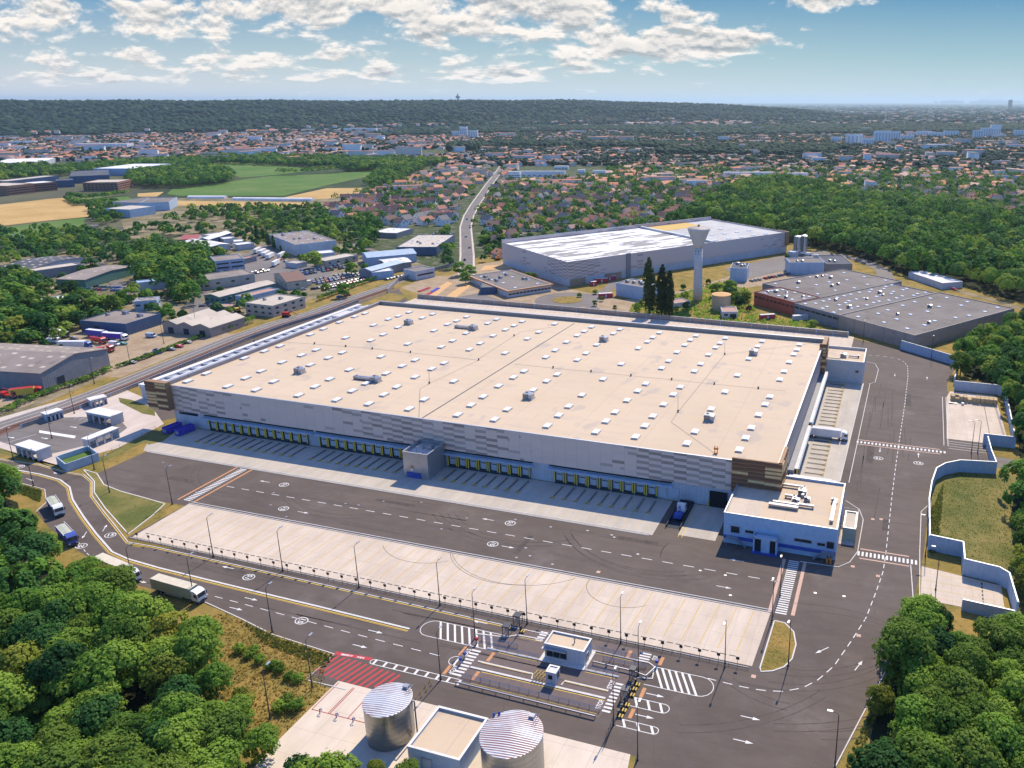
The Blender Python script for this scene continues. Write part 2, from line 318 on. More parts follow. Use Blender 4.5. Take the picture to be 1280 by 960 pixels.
for nm, c, r_ in (('white_paint', (.78, .77, .74), .6), ('yellow_paint', (.62, .42, .06), .6), ('faded_yellow', (.58, .38, .10), .8), ('orange_pad', (.52, .25, .11), .8), ('pink_pad', (.55, .36, .27), .8),
                  ('red_paint', (.50, .035, .04), .7), ('dark_red', (.33, .05, .04), .7), ('black_paint', (.02, .02, .022), .6), ('kerb', (.62, .59, .54), .85), ('dark_metal', (.045, .048, .052), .5),
                  ('light_metal', (.46, .47, .48), .45), ('galv', (.38, .38, .39), .4), ('white_gel', (.80, .79, .76), .35), ('car_white', (.34, .34, .33), .4), ('cream_tarp', (.62, .55, .42), .7), ('tarp_green', (.42, .44, .34), .8), ('rubber', (.02, .02, .02), .9), ('dock_yellow', (.85, .58, .05), .6),
                  ('glass_dark', (.02, .03, .04), .12), ('blue_paint', (.04, .08, .35), .45), ('violet_paint', (.07, .06, .42), .45), ('red_gloss', (.50, .03, .03), .35), ('orange_gloss', (.65, .22, .03), .45),
                  ('retaining', (.38, .46, .54), .8), ('office_wall', (.38, .50, .62), .6), ('shelter', (.44, .46, .48), .6), ('plaster', (.60, .57, .53), .85), ('tower_concrete', (.56, .52, .48), .8),
                  ('brick', (.30, .15, .10), .85), ('sand_block', (.50, .37, .20), .9), ('trunk', (.11, .085, .06), .95), ('rust', (.20, .09, .05), .9), ('screen_brown', (.32, .18, .085), .6), ('screen_gold', (.72, .46, .20), .5),
                  ('dock_dark', (.03, .04, .05), .8), ('dock_white', (.50, .53, .56), .6), ('skylight', (.86, .86, .85), .25), ('pit', (.015, .015, .018), .9), ('asphalt_lane', (.15, .115, .103), .9),
                  ('blue_gloss', (.03, .12, .40), .35), ('silver_gloss', (.22, .225, .235), .4), ('black_gloss', (.03, .03, .033), .25), ('green_gloss', (.05, .25, .22), .4), ('hedge', (.035, .07, .02), .95), ('rail_bed', (.17, .10, .075), .95),
                  ('tile_red', (.40, .18, .12), .85), ('tile_brown', (.22, .13, .10), .85), ('tile_orange', (.50, .22, .12), .85), ('slate', (.13, .125, .135), .7), ('tile_pink', (.42, .26, .20), .85),
                  ('wall_cream', (.74, .66, .55), .85), ('wall_white', (.82, .79, .75), .85), ('wall_ochre', (.62, .52, .40), .85), ('tank_beige', (.52, .40, .25), .85), ('tank_orange', (.60, .36, .15), .85), ('magenta', (.45, .05, .08), .6)):
    mat(nm, c, r_, .10, .8, metal=.6 if nm in ('galv', 'light_metal') else 0, spec=.3 if r_ > .5 else .5)
def m_paint(name, col):
    t = NT(name); w = t.rng(t.noise(1.6, 5, .75), .54, .66); w2 = t.rng(t.noise(.12, 3, .6), .45, .6); c = t.mix(t.M('MULTIPLY', w, t.M('ADD', .25, t.M('MULTIPLY', w2, .6))), col, tuple(q*.25+.06 for q in col)); return t.done(c, .7, .3)
m_paint('road_white', (.70, .68, .64)); m_paint('road_yellow', (.60, .40, .07)); m_paint('road_red', (.46, .045, .05))
# ------------------------------------------------------------------ mesh builder
class MB:
    def __init__(s, fr=None): s.v = []; s.f = []; s.m = []; s.mi = 0; s.fr = fr
    def _t(s, p):
        x, y, z = p
        if s.fr:
            ox, oy, a = s.fr[:3]; c, q = math.cos(a), math.sin(a); x, y = ox+x*c-y*q, oy+x*q+y*c
        return (x, y, z)
    def mat(s, i): s.mi = i; return s
    def add(s, vs, fs):
        b = len(s.v); s.v += [s._t(p) for p in vs]; s.f += [tuple(b+i for i in f) for f in fs]; s.m += [s.mi]*len(fs); return s
    def box(s, x0, y0, z0, x1, y1, z1):
        if x0 > x1: x0, x1 = x1, x0
        if y0 > y1: y0, y1 = y1, y0
        return s.add([(x0, y0, z0), (x1, y0, z0), (x1, y1, z0), (x0, y1, z0), (x0, y0, z1), (x1, y0, z1), (x1, y1, z1), (x0, y1, z1)],
                     [(0, 3, 2, 1), (4, 5, 6, 7), (0, 1, 5, 4), (1, 2, 6, 5), (2, 3, 7, 6), (3, 0, 4, 7)])
    def cbox(s, x, y, z, w, d, h): return s.box(x-w/2, y-d/2, z, x+w/2, y+d/2, z+h)
    def prism(s, pts, z0, z1):
        n = len(pts); a = sum(pts[i][0]*pts[(i+1) % n][1]-pts[(i+1) % n][0]*pts[i][1] for i in range(n))
        if a < 0: pts = pts[::-1]
        return s.add([(x, y, z0) for x, y in pts]+[(x, y, z1) for x, y in pts], [tuple(range(n))[::-1], tuple(range(n, 2*n))]+[(i, (i+1) % n, n+(i+1) % n, n+i) for i in range(n)])
    def poly(s, pts, z):
        n = len(pts); a = sum(pts[i][0]*pts[(i+1) % n][1]-pts[(i+1) % n][0]*pts[i][1] for i in range(n))
        if a < 0: pts = pts[::-1]
        return s.add([(x, y, z) for x, y in pts], [tuple(range(n))])
    def quad(s, a, b, c, d): return s.add([a, b, c, d], [(0, 1, 2, 3)])
    def ribbon(s, pts, w, z, z0=None, closed=False):
        """flat strip (or raised strip when z0 is given) of width w along a polyline"""
        P_ = [Vector((p[0], p[1])) for p in pts]; n = len(P_); L_, R_ = [], []
        for i in range(n):
            if closed: a, b = P_[i-1], P_[(i+1) % n]
            else: a, b = P_[max(0, i-1)], P_[min(n-1, i+1)]
            d = (b-a); d = d.normalized() if d.length > 1e-6 else Vector((1, 0)); q = Vector((-d.y, d.x))*w/2
            L_.append(P_[i]+q); R_.append(P_[i]-q)
        m = n if closed else n-1
        for i in range(m):
            j = (i+1) % n
            if z0 is None: s.quad((*R_[i], z), (*R_[j], z), (*L_[j], z), (*L_[i], z))
            else: s.prism([tuple(R_[i]), tuple(R_[j]), tuple(L_[j]), tuple(L_[i])], z0, z)
        return s
    def dashes(s, pts, w, z, on, off, phase=0):
        P_ = [Vector((p[0], p[1])) for p in pts]; seg = []; acc = 0
        for a, b in zip(P_, P_[1:]): seg.append((acc, acc+(b-a).length, a, b)); acc += (b-a).length
        def at(t):
            for t0, t1, a, b in seg:
                if t <= t1: return a+(b-a)*((t-t0)/max(1e-6, t1-t0))
            return seg[-1][3]
        t = phase
        while t < acc:
            a, b = at(t), at(min(acc, t+on))
            if (b-a).length > .2: s.ribbon([a, b], w, z)
            t += on+off
        return s
    def tube(s, pts, r, n=6, r1=None):
        P_ = [Vector(p) for p in pts]; base = len(s.v); N_ = len(P_); r1 = r if r1 is None else r1; vs = []
        for i, p in enumerate(P_):
            d = (P_[min(i+1, N_-1)]-P_[max(0, i-1)]).normalized(); a = d.cross(Vector((0, 0, 1)) if abs(d.z) < .9 else Vector((1, 0, 0))).normalized(); b = d.cross(a)
            rr = r+(r1-r)*i/max(1, N_-1)
            vs += [tuple(p+a*math.cos(k*2*math.pi/n)*rr+b*math.sin(k*2*math.pi/n)*rr) for k in range(n)]
        fs = [(i*n+k, (i+1)*n+k, (i+1)*n+(k+1) % n, i*n+(k+1) % n) for i in range(N_-1) for k in range(n)]+[tuple(range(n)), tuple((N_-1)*n+k for k in range(n))[::-1]]
        return s.add(vs, fs)
    def lathe(s, cx, cy, prof, n=32):
        vs = [(cx+r*math.cos(k*2*math.pi/n), cy+r*math.sin(k*2*math.pi/n), z) for r, z in prof for k in range(n)]; m = len(prof)
        return s.add(vs, [(i*n+k, i*n+(k+1) % n, (i+1)*n+(k+1) % n, (i+1)*n+k) for i in range(m-1) for k in range(n)]+[tuple(range(n))[::-1], tuple((m-1)*n+k for k in range(n))])
    def gable(s, x0, y0, x1, y1, z, rise, along='x', over=.4, th=.25):
        """two roof slopes with thickness"""
        if along == 'x':
            ym = (y0+y1)/2; q = rise/((y1-y0)/2); ze = z-over*q
            for ya, yb in ((y0-over, ym), (y1+over, ym)):
                s.add([(x0-over, ya, ze), (x1+over, ya, ze), (x1+over, yb, z+rise), (x0-over, yb, z+rise), (x0-over, ya, ze+th), (x1+over, ya, ze+th), (x1+over, yb, z+rise+th), (x0-over, yb, z+rise+th)],
                      [(0, 3, 2, 1), (4, 5, 6, 7), (0, 1, 5, 4), (1, 2, 6, 5), (2, 3, 7, 6), (3, 0, 4, 7)])
        else:
            xm = (x0+x1)/2; q = rise/((x1-x0)/2); ze = z-over*q
            for xa, xb in ((x0-over, xm), (x1+over, xm)):
                s.add([(xa, y0-over, ze), (xa, y1+over, ze), (xb, y1+over, z+rise), (xb, y0-over, z+rise), (xa, y0-over, ze+th), (xa, y1+over, ze+th), (xb, y1+over, z+rise+th), (xb, y0-over, z+rise+th)],
                      [(0, 3, 2, 1), (4, 5, 6, 7), (0, 1, 5, 4), (1, 2, 6, 5), (2, 3, 7, 6), (3, 0, 4, 7)])
        return s
    def gable_wall(s, x0, y0, x1, y1, z0, z, rise, along='x'):
        s.box(x0, y0, z0, x1, y1, z)
        if along == 'x':
            ym = (y0+y1)/2
            s.add([(x0, y0, z), (x0, y1, z), (x0, ym, z+rise), (x1, y0, z), (x1, y1, z), (x1, ym, z+rise)], [(0, 2, 1), (3, 4, 5), (0, 3, 5, 2), (1, 2, 5, 4)])
        else:
            xm = (x0+x1)/2
            s.add([(x0, y0, z), (x1, y0, z), (xm, y0, z+rise), (x0, y1, z), (x1, y1, z), (xm, y1, z+rise)], [(0, 1, 2), (3, 5, 4), (0, 2, 5, 3), (1, 4, 5, 2)])
        return s
    def build(s, name, mats, parent=None, smooth=False):
        if isinstance(mats, str): mats = [mats]
        off = Vector((0, 0, 0)); q = parent
        while q is not None: off += q.location; q = q.parent
        me = bpy.data.meshes.new(name); me.from_pydata([(x-off.x, y-off.y, z-off.z) for x, y, z in s.v], [], s.f)
        for m in mats: me.materials.append(MATS[m])
        me.polygons.foreach_set('material_index', s.m)
        if smooth: me.polygons.foreach_set('use_smooth', [True]*len(s.f))
        me.update()
        o = bpy.data.objects.new(name, me); COL.objects.link(o)
        if parent is not None: o.parent = parent
        return o
def tag(o, label=None, cat=None, group=None, kind=None):
    if label: o['label'] = label
    if cat: o['category'] = cat
    if group: o['group'] = group
    if kind: o['kind'] = kind
    return o
def thing(name, label, cat, loc=(0, 0, 0), group=None):
    o = bpy.data.objects.new(name, None); COL.objects.link(o); o.location = loc; o.empty_display_size = .5
    return tag(o, label, cat, group)
KIDS = {}
def copy_tree(o, parent=None):
    c = o.copy(); COL.objects.link(c); c.parent = parent
    for ch in o.children: copy_tree(ch, c)
    return c
class Stamp:
    """first use hands out the prototype itself, later ones copies of it and of its parts"""
    def __init__(s, root, group): s.root = root; s.used = False; s.group = group; s.n = 0
    def put(s, x, y, z=0, rz=0, label=None, cat=None, sc=None):
        o = s.root if not s.used else copy_tree(s.root)
        s.used = True; s.n += 1
        o.location = (x, y, z); o.rotation_euler = (0, 0, rz); o['group'] = s.group
        if sc: o.scale = sc
        if label: o['label'] = label
        if cat: o['category'] = cat
        return o
def struct(mb, name, mats): return tag(mb.build(name, mats), kind='structure')
def PP(pts, z=0.): return [P(x, y, z) for x, y in pts]

mat('asphalt_patch', (.082, .066, .055), .9, .3, .5)
# ------------------------------------------------------------------ ground and paved surfaces
g = MB(); g.poly([(-60000, -2000), (60000, -2000), (60000, 90000), (-60000, 90000)], -.05); struct(g, 'ground', 'open_country')
g = MB(); g.poly([(-420, 20), (120, 20), (170, 700), (-100, 760), (-420, 500)], 0.0); struct(g, 'site_ground', 'dry_grass')
asp = MB()
asp.poly(PP([(-60, 566), (0, 574), (50, 581), (82, 590), (105, 594), (115, 602), (115, 620), (130, 640), (150, 665), (160, 681), (170, 684), (640, 700)]) + [(-62, 146)] + PP([(500, 840), (418, 818), (340, 793), (300, 773), (250, 752), (210, 742), (160, 728), (100, 690), (62, 660), (45, 640), (58, 628), (56, 612), (18, 602), (0, 598), (-60, 590)]), .02)
struct(asp, 'road', 'asphalt')
yard = MB()
yard.poly([(-62, 193.9), (-62, 214), (-13, 214), (-13, 243), (-5, 243), (-5, 193.9)], .023); yard.poly(PP([(121, 592), (130, 606), (186, 624), (232, 632)]) + [(-204, 167.6), (-204, 146), (-114, 146)] + PP([(418, 818), (382, 850), (420, 862)]) + [(-107, 115.6), (-40, 115.6), (-36, 100), (-12, 100)] + PP([(1045, 960), (1120, 815)]) +
          [(11.0, 184), (13.5, 207), (15, 231), (17.7, 253.6), (25, 262), (25, 352), (29, 374), (30.4, 380), (5, 399.6), (-22, 413), (-40, 413), (-40, 194), (-250, 194)], .024)
struct(yard, 'yard_road', 'asphalt')
g = MB(); g.poly([(-252, 192.6), (-61, 192.6), (-61, 214), (-262, 214), (-258.5, 201)], .045); struct(g, 'dock_apron', 'apron_concrete')
g = MB(); g.poly([(-54, 195), (-43, 195), (-43, 214), (-54, 214)], .047); struct(g, 'ramp_apron', 'apron_concrete')
g = MB(); g.poly([(-203, 146.9), (-23.4, 146.9), (-22.6, 167.0), (-203.8, 167.0)], .045); struct(g, 'truck_parking', 'lot_concrete')
g = MB(); g.poly([(-28, 236), (-12.4, 236), (-10.1, 342), (-28, 342)], .045); struct(g, 'side_apron', 'apron_concrete')
g = MB(); g.poly([(-294, 352), (-19, 366), (-19, 415), (-290, 420)], .045); struct(g, 'rear_apron', 'lot_concrete')
g = MB(); g.poly([(-107.8, 99), (-105, 60), (-20, 60), (-38, 99), (-41, 115.6), (-107.6, 115.6)], .05); struct(g, 'tank_yard', 'yard_concrete')
g = MB(); g.poly([(22.6, 290), (44, 290), (44, 343), (26, 343), (24.4, 336)], .05); g.poly([(12.4, 184), (32, 183), (32.3, 196), (12.9, 199.3)], .05); struct(g, 'side_bays', 'lot_concrete')
g = MB(); g.poly([(20, 262), (35.5, 265), (35.5, 290), (22.6, 290)], .028); struct(g, 'bay_entrance', 'asphalt')
g = MB(); g.poly([(34, 270), (60, 268), (62, 277), (34, 279)], .01); struct(g, 'access_path', 'old_asphalt')
# raised planted islands with kerbs
def island(name, pts, m='lawn', h=.13):
    k = MB(); k.ribbon(pts+[pts[0]], .3, h+.02, 0.0); struct(k, name+'_kerb', 'kerb')
    g = MB(); g.prism(pts, .0, h); struct(g, name, m)
island('grass_island', PP([(968, 776), (981, 779), (992, 790), (995, 806), (990, 824), (980, 834), (966, 839), (951, 840), (950, 835)]), 'dry_grass')
island('grass_verge', PP([(104, 587), (121, 592), (130, 606), (150, 614), (186, 624), (206, 630), (190, 645), (160, 668), (157, 664), (132, 636), (118, 616), (118, 602)]), 'lawn')
g = MB(); g.poly([(-116.5, 122.3), (-107.9, 112.5), (-107.9, 60), (-200, 30), (-200, 128), (-150, 128)], .012); struct(g, 'meadow', 'dry_grass')
# big lawn between the blue walls on the right
g = MB(); g.poly([(14.5, 207.5), (23, 206.5), (23.5, 200), (33, 198), (34, 182), (70, 180), (75, 268), (37, 264), (25.5, 262), (18, 253), (15, 231)], .03); struct(g, 'lawn_bank', 'lawn')
g = MB(); g.poly([(29, 374), (31, 382), (70, 410), (90, 280), (46, 280), (47, 344), (28, 353)], .03); struct(g, 'lawn_slope', 'dry_grass')
# kerbs along roads
KB = MB()
for pts in (PP([(-60, 566), (0, 574), (50, 581), (82, 590), (105, 594), (115, 602), (115, 620), (130, 640), (150, 665), (160, 678), (190, 683), (320, 712), (480, 748), (640, 784), (700, 797)]),
            PP([(18, 602), (56, 612), (58, 628), (45, 640)]), PP([(250, 750), (300, 773), (340, 793), (418, 818), (382, 850), (432, 862)]),
            PP([(1030, 990), (1045, 957), (1080, 890), (1120, 815), (1150, 752)]),
            [(-204, 167.3), (-22.6, 167.3)], [(-204, 168.2), (-22.4, 168.2)], [(-250, 192.2), (-62, 192.2)], [(-250, 193.2), (-62, 193.2)],
            [(-12.2, 243), (-10.1, 342)], [(-9.4, 243), (-7.4, 342)], [(22.6, 335), (21.4, 283)], [(24.0, 335), (22.8, 283)], [(10.6, 184), (10.0, 199)], [(12.2, 184), (12.4, 207), (13, 230), (15.6, 236)],
            PP([(1083, 452), (1094, 455), (1098, 462), (1094, 478), (1086, 480)]), PP([(1057, 626), (1074, 637), (1079, 650), (1072, 690), (1062, 703), (1048, 709), (1000, 702)]),
            [(-203.5, 146.6), (-24, 146.2)]):
    KB.ribbon(pts, .22, .13, 0.0)
struct(KB, 'kerb_line', 'kerb')
g = MB(); med = PP([(-60, 576), (0, 584), (50, 593), (75, 600), (87, 609), (91, 625), (105, 647), (120, 667), (140, 690), (160, 699), (200, 710.5), (300, 735), (400, 759), (512, 786.5)])
g.ribbon(med, .5, .14, 0.0); struct(g, 'median_kerb', 'kerb')
g = MB()
def offset(pts, d):
    o = []; n = len(pts)
    for i in range(n):
        a, b = Vector(pts[max(0, i-1)]), Vector(pts[min(n-1, i+1)]); t = (b-a).normalized(); o.append((pts[i][0]+t.y*d, pts[i][1]-t.x*d))
    return o
g.ribbon(offset(med, .6), .28, .04); g.ribbon(offset(med, .95), .12, .04)
g.ribbon(offset(PP([(-60, 566), (0, 574), (50, 581), (82, 590), (105, 594), (115, 602), (115, 620), (130, 640), (150, 665), (160, 678), (190, 683), (320, 712), (480, 748), (640, 784)]), .45), .28, .04)
struct(g, 'road_edge_marking', 'road_yellow')
# white markings
g = MB(); Z1 = .034
g.dashes([(-201.8, 179.9), (-24, 180.6)], .22, Z1, 3.0, 2.9)
g.dashes(PP([(232, 736), (251.6, 741), (360, 770), (430, 789), (556, 821.6)]), .18, Z1, 2.6, 2.3)
g.dashes(PP([(80, 652), (96, 675), (107, 690), (118, 700)]), .18, Z1, 1.6, 1.2)
g.dashes(PP([(1085, 444), (1098, 444.6), (1110, 446), (1122, 448.5), (1130, 452), (1134.5, 458), (1135, 470), (1131, 505), (1125, 545), (1120, 580), (1115, 620), (1107.5, 690), (1103.8, 715), (1095, 740), (1082.5, 772.5), (1065, 800), (1042.5, 832.5), (1022.5, 850),
             (1003, 860), (978, 864.5), (951, 863), (925, 858), (898.8, 851.7), (885, 848)]), .2, Z1, 2.1, 1.5)
g.dashes([(-24, 180.6), (-23, 180.6)], .2, Z1, 1, 1)
def circle15(cx, cy, rot, name=True):
    n = 28; pts = [(cx+1.55*math.cos(i*2*math.pi/n), cy+1.25*math.sin(i*2*math.pi/n)) for i in range(n)]; g.ribbon(pts, .22, Z1, closed=True)
def arrow(cx, cy, rot, s=1.0):
    c, q = math.cos(rot), math.sin(rot)
    T = lambda x, y: (cx+(x*c-y*q)*s, cy+(x*q+y*c)*s)
    g.poly([T(-2, -.1), T(.5, -.1), T(.5, .1), T(-2, .1)], Z1); g.poly([T(.5, -.42), T(2, 0), T(.5, .42)], Z1)
CIRC = [((138, 669), 2.2), ((101.7, 682.5), -1), ((24.5, 583.5), 3.1), ((4, 592.5), 0), ((311, 721.5), 3.14), ((377, 776), 0), ((355, 606), 3.14), ((354.5, 635.8), 0), ((637.8, 654), 3.14), ((616, 680), 0), ((1098, 572.8), -1.57), ((1148, 579), 1.57)]
for p, r_ in CIRC: circle15(*P(*p), r_)
for p, r_ in (((131, 660), 2.2), ((105.5, 669), -.95), ((71, 592), 3.0), ((37.5, 599.5), -.1), ((285, 709.5), 3.14), ((331, 602), 3.14), ((379, 640.5), 0), ((610, 649.5), 3.14), ((635, 683.8), 0), ((921, 700.5), 3.14), ((905, 734), 0), ((314, 748.8), 0), ((295, 761), 0),
              ((469.4, 789.7), 0), ((450, 807.8), 0), ((176, 727), 0), ((600, 777.8), 3.14), ((818.8, 869), 0), ((805.6, 895.6), 0), ((938, 897.5), 0), ((929, 926.7), 0), ((1027.5, 813), -2.3), ((1073.3, 832), 1.2), ((1118.5, 468.8), -1.57), ((1158.8, 472.8), 1.57), ((1100, 562.5), -1.57), ((1148, 569), 1.57)):
    x, y = P(*p); arrow(x, y, r_, 1.0)
def stripes(x0, x1, y0, y1, n, axis='y', frac=.5):
    for i in range(n):
        if axis == 'y': a = y0+(y1-y0)*i/n; g.poly([(x0, a), (x1, a), (x1, a+(y1-y0)/n*frac), (x0, a+(y1-y0)/n*frac)], Z1+.004)
        else: a = x0+(x1-x0)*i/n; g.poly([(a, y0), (a+(x1-x0)/n*frac, y0), (a+(x1-x0)/n*frac, y1), (a, y1)], Z1+.004)
stripes(-207.6, -204.9, 168.6, 192, 26); stripes(-21.6, -18.8, 167.4, 192, 26); stripes(-9.0, 22.4, 276.3, 278.0, 24, 'x'); stripes(-4.0, 12.2, 199.6, 201.8, 15, 'x')
stripes(-85.3, -83.0, 124.7, 133.9, 9); stripes(-73.0, -71.2, 140.6, 144.4, 4); stripes(-50.3, -48.5, 124.4, 133.6, 9); stripes(-48.2, -45.7, 141.0, 144.4, 4)
def chev(x0, x1, y0, y1, n, lean, round_r=True, w=.55):
    r = (y1-y0)/2; ym = (y0+y1)/2; pts = []
    if round_r: pts = [(x0, y0), (x1-r, y0)]+[(x1-r+r*math.sin(a), ym-r*math.cos(a)) for a in [math.pi*i/8 for i in range(1, 8)]]+[(x1-r, y1), (x0, y1)]
    else: pts = [(x1, y0), (x0+r, y0)]+[(x0+r-r*math.sin(a), ym-r*math.cos(a)) for a in [math.pi*i/8 for i in range(1, 8)]]+[(x0+r, y1), (x1, y1)]
    g.ribbon(pts, .16, Z1)
    for i in range(n):
        a = (x0+ (0.6 if round_r else r*1.1))+(x1-x0-(r*1.1+.6)-abs(lean))*i/max(1, n-1)
        lo, hi = (a, a+lean) if lean > 0 else (a-lean, a)
        g.poly([(lo, y0+.05), (lo+w, y0+.05), (hi+w, y1-.05), (hi, y1-.05)], Z1+.004)
chev(-100.9, -80.4, 134.3, 139.9, 8, -3.4, False); chev(-88.4, -86.0, 127.4, 130.2, 1, 0, False); chev(-104.9, -82.2, 122.3, 123.8, 9, 0, False)
chev(-44.5, -29.9, 134.4, 140.3, 6, -3.2); chev(-45.8, -37.2, 127.6, 130.1, 3, -1.2); chev(-46.2, -37.6, 121.7, 123.6, 3, -1.0)
# bay edge lines by the right-hand bays
for a in range(4): g.ribbon([(23, 281.2+a*2.2), (36, 281.0+a*2.2)], .18, Z1+.002)
# small car park bays on the far left
for i in range(10): a = P(150, 545), P(205, 560)
struct(g, 'road_marking', 'road_white')
def text_mesh(txt, size):
    cu = bpy.data.curves.new('t', 'FONT'); cu.body = txt; cu.size = size; cu.align_x = 'CENTER'; cu.align_y = 'CENTER'; cu.fill_mode = 'FRONT'; cu.offset = size*.02
    o = bpy.data.objects.new('t', cu); COL.objects.link(o); dg = bpy.context.evaluated_depsgraph_get(); me = bpy.data.meshes.new_from_object(o.evaluated_get(dg)); bpy.data.objects.remove(o); bpy.data.curves.remove(cu)
    vs = [tuple(v.co) for v in me.vertices]; fs = [tuple(p.vertices) for p in me.polygons]; bpy.data.meshes.remove(me); return vs, fs
def put_text(mb, tm, x, y, z, rot, sx=1, sy=1):
    c, q = math.cos(rot), math.sin(rot); mb.add([(x+a*sx*c-b*sy*q, y+a*sx*q+b*sy*c, z) for a, b, _ in tm[0]], tm[1])
g = MB(); t15 = text_mesh('15', 2.0); tstop = text_mesh('STOP', 2.0)
for p, r_ in CIRC: x, y = P(*p); put_text(g, t15, x, y, Z1, r_-math.pi/2 if abs(r_) < 3 or r_ > 3 else r_, 1.0, 1.0)
for (x, y), r_, L in (((-85.9, 126.0), -math.pi/2, 2.9), ((-86.0, 131.9), -math.pi/2, 2.9), ((-51.3, 126.1), math.pi/2, 2.9), ((-51.1, 132.2), math.pi/2, 2.9), ((-44.6, 143.0), math.pi/2, 1.6)):
    put_text(g, tstop, x, y, Z1, r_, L/5.2, .75)
struct(g, 'road_lettering', 'road_white')
g = MB()
for x in (-209.4, -203.2): g.poly([(x-.35, 168.2), (x+.35, 168.2), (x+.35, 192), (x-.35, 192)], Z1)
struct(g, 'crossing_pad', 'orange_pad')
g = MB()
for x in (-22.9, -17.3): g.poly([(x-.45, 167.6), (x+.45, 167.6), (x+.45, 191.8), (x-.45, 191.8)], Z1)
for y in (275.2, 279.2): g.poly([(-8.6, y-.25), (20, y-.25), (20, y+.25), (-8.6, y+.25)], Z1)
for y in (198.3, 203.2): g.poly([(-3.4, y-.25), (9.6, y-.25), (9.6, y+.25), (-3.4, y+.25)], Z1)
for p in (((1023, 651), (1031, 651))): pass
for p in ((1091, 649), (1101.5, 649), (1097.5, 720), (1073.3, 794.5), (748, 715), (942, 845.5), (1066, 708)): x, y = P(*p); g.cbox(x, y, .03, 1.0, 1.0, .006)
struct(g, 'pink_pad', 'pink_pad')
g = MB()
for x, y0, y1 in ((-87.0, 130.6, 133.8), (-87.1, 124.2, 127.3), (-80.0, 130.8, 133.8), (-80.2, 124.5, 127.3), (-43.0, 141.1, 143.8), (-43.9, 130.6, 133.4), (-44.2, 124.3, 127.0), (-50.6, 141.2, 143.8)): g.poly([(x-.4, y0), (x+.4, y0), (x+.4, y1), (x-.4, y1)], Z1)
struct(g, 'gate_pad', 'orange_pad')
g = MB(); g.poly([(-83.5, 122.4), (-50.2, 122.4), (-48.3, 134), (-46, 144.6), (-72, 144.8), (-88, 138.6), (-85.4, 133.8)], .029); struct(g, 'gate_lane', 'asphalt_lane')
# fire lane hatching
g = MB()
A = Vector((-114.2, 122.6)); B = Vector((-94.4, 120.9)); C = Vector((-98.5, 115.9)); D = Vector((-112.6, 115.9))
for i in range(13):
    t = i/12.0; a = A+(Vector((-96.0, 121.2))-A)*t+Vector((0, 0)); b = Vector((-116+18.5*t+0.8, 115.9+.0*t)); b.x = max(b.x, -112.8+.0); e = a+(Vector((-1.9, -6.2))*(1 if t < .9 else .8))
    if e.x < -113.2: e = a+(Vector((-1.9, -6.2)))*max(.1, (a.x+114.6)/1.9 if a.x+114.6 < 1.9 else 1)
    g.ribbon([a, e], .62, Z1)
g.ribbon([(-114.3, 122.9), (-105.0, 123.6)], 1.0, Z1+.004)
struct(g, 'fire_lane_marking', 'road_red')
g = MB(); rw = random.Random(2)
for x0, n in ((-112.6, 8), (-108.6, 5)):
    for i in range(n): x = x0+i*.36; y = 122.95+(x+112.6)*.075; g.box(x, y-.26, Z1+.006, x+.11, y+.26, Z1+.012); g.box(x+.11, y+rw.choice((-.26, -.05, .16)), Z1+.006, x+.27, y+.26, Z1+.012)
struct(g, 'fire_lane_lettering', 'road_white')
g = MB()
for a, b in (((-107.1, 115.2), (-107.2, 107.0)), ((-103.2, 114.8), (-103.3, 107.1)), ((-102.8, 114.8), (-102.9, 107.1)), ((-98.6, 113.8), (-98.6, 107.1)), ((-107.3, 107.0), (-90, 107.2))): g.ribbon([a, b], .2, .056)
struct(g, 'tank_yard_marking', 'dark_red')
# parking lot bays
g = MB()
for i in range(41): x = -200.5+i*4.32; g.ribbon([(x, 150.6), (x+1.1, 166.6)], .2, .051)
struct(g, 'bay_line', 'faded_yellow')
g = MB(); g.dashes([(-201.2, 149.7), (-27, 149.0)], .28, .052, 1.5, .6)
g2 = MB()
for i in range(82):
    x = -201.2+i*2.13
struct(g, 'wheel_stop_line', 'black_paint')
g = MB()
for i in range(47): x = -240+i*3.85; g.ribbon([(x, 193.6), (x, 204)], .1, .051)
for i in range(26): y = 240+i*3.95; g.ribbon([(-22, y), (-13, y)], .1, .051)
for i in range(9): y = 292+i*4.2; g.ribbon([(25, y), (41, y-.3)], .12, .056)
for i in range(4): y = 185+i*3.6; g.ribbon([(13, y+.6), (30, y)], .12, .056)
struct(g, 'dock_bay_line', 'faded_yellow')
g = MB(); g.dashes([(38.6, 329), (38, 293)], .35, .058, 1.2, .5); g.dashes([(27.6, 196), (27.2, 185)], .35, .058, 1.2, .5); g.dashes([(-288, 414.3), (-20, 411.5)], .35, .052, 1.6, 1.6); struct(g, 'bay_stop_line', 'black_paint')
# tyre arcs on the lot and yard
g = MB()
for cx, cy, r0, a0, a1 in ((-92, 176, 22, 200, 330), (-93.5, 174, 20, 205, 300), (-60, 166, 10, 150, 320), (-40, 186, 16, 160, 250), (-38, 186, 18, 165, 245), (-120, 171, 14, 215, 320), (-8, 150, 30, 60, 120), (-5, 150, 27, 70, 115)):
    pts = [(cx+r0*math.cos(R(a)), cy+r0*.8*math.sin(R(a))) for a in range(a0, a1, 6)]
    pts = [p for p in pts if p[1] > 147.5 and p[1] < 192]
    if len(pts) > 1: g.ribbon(pts, .13, .059)
struct(g, 'tyre_mark', 'old_asphalt' if False else 'asphalt_lane')
g = MB()
rr = random.Random(3)
for i in range(26):
    x = -240+rr.random()*235; y = 169+rr.random()*22; g.cbox(x, y, .03, .7, .5, .006)
struct(g, 'manhole_cover', 'galv')
g = MB()
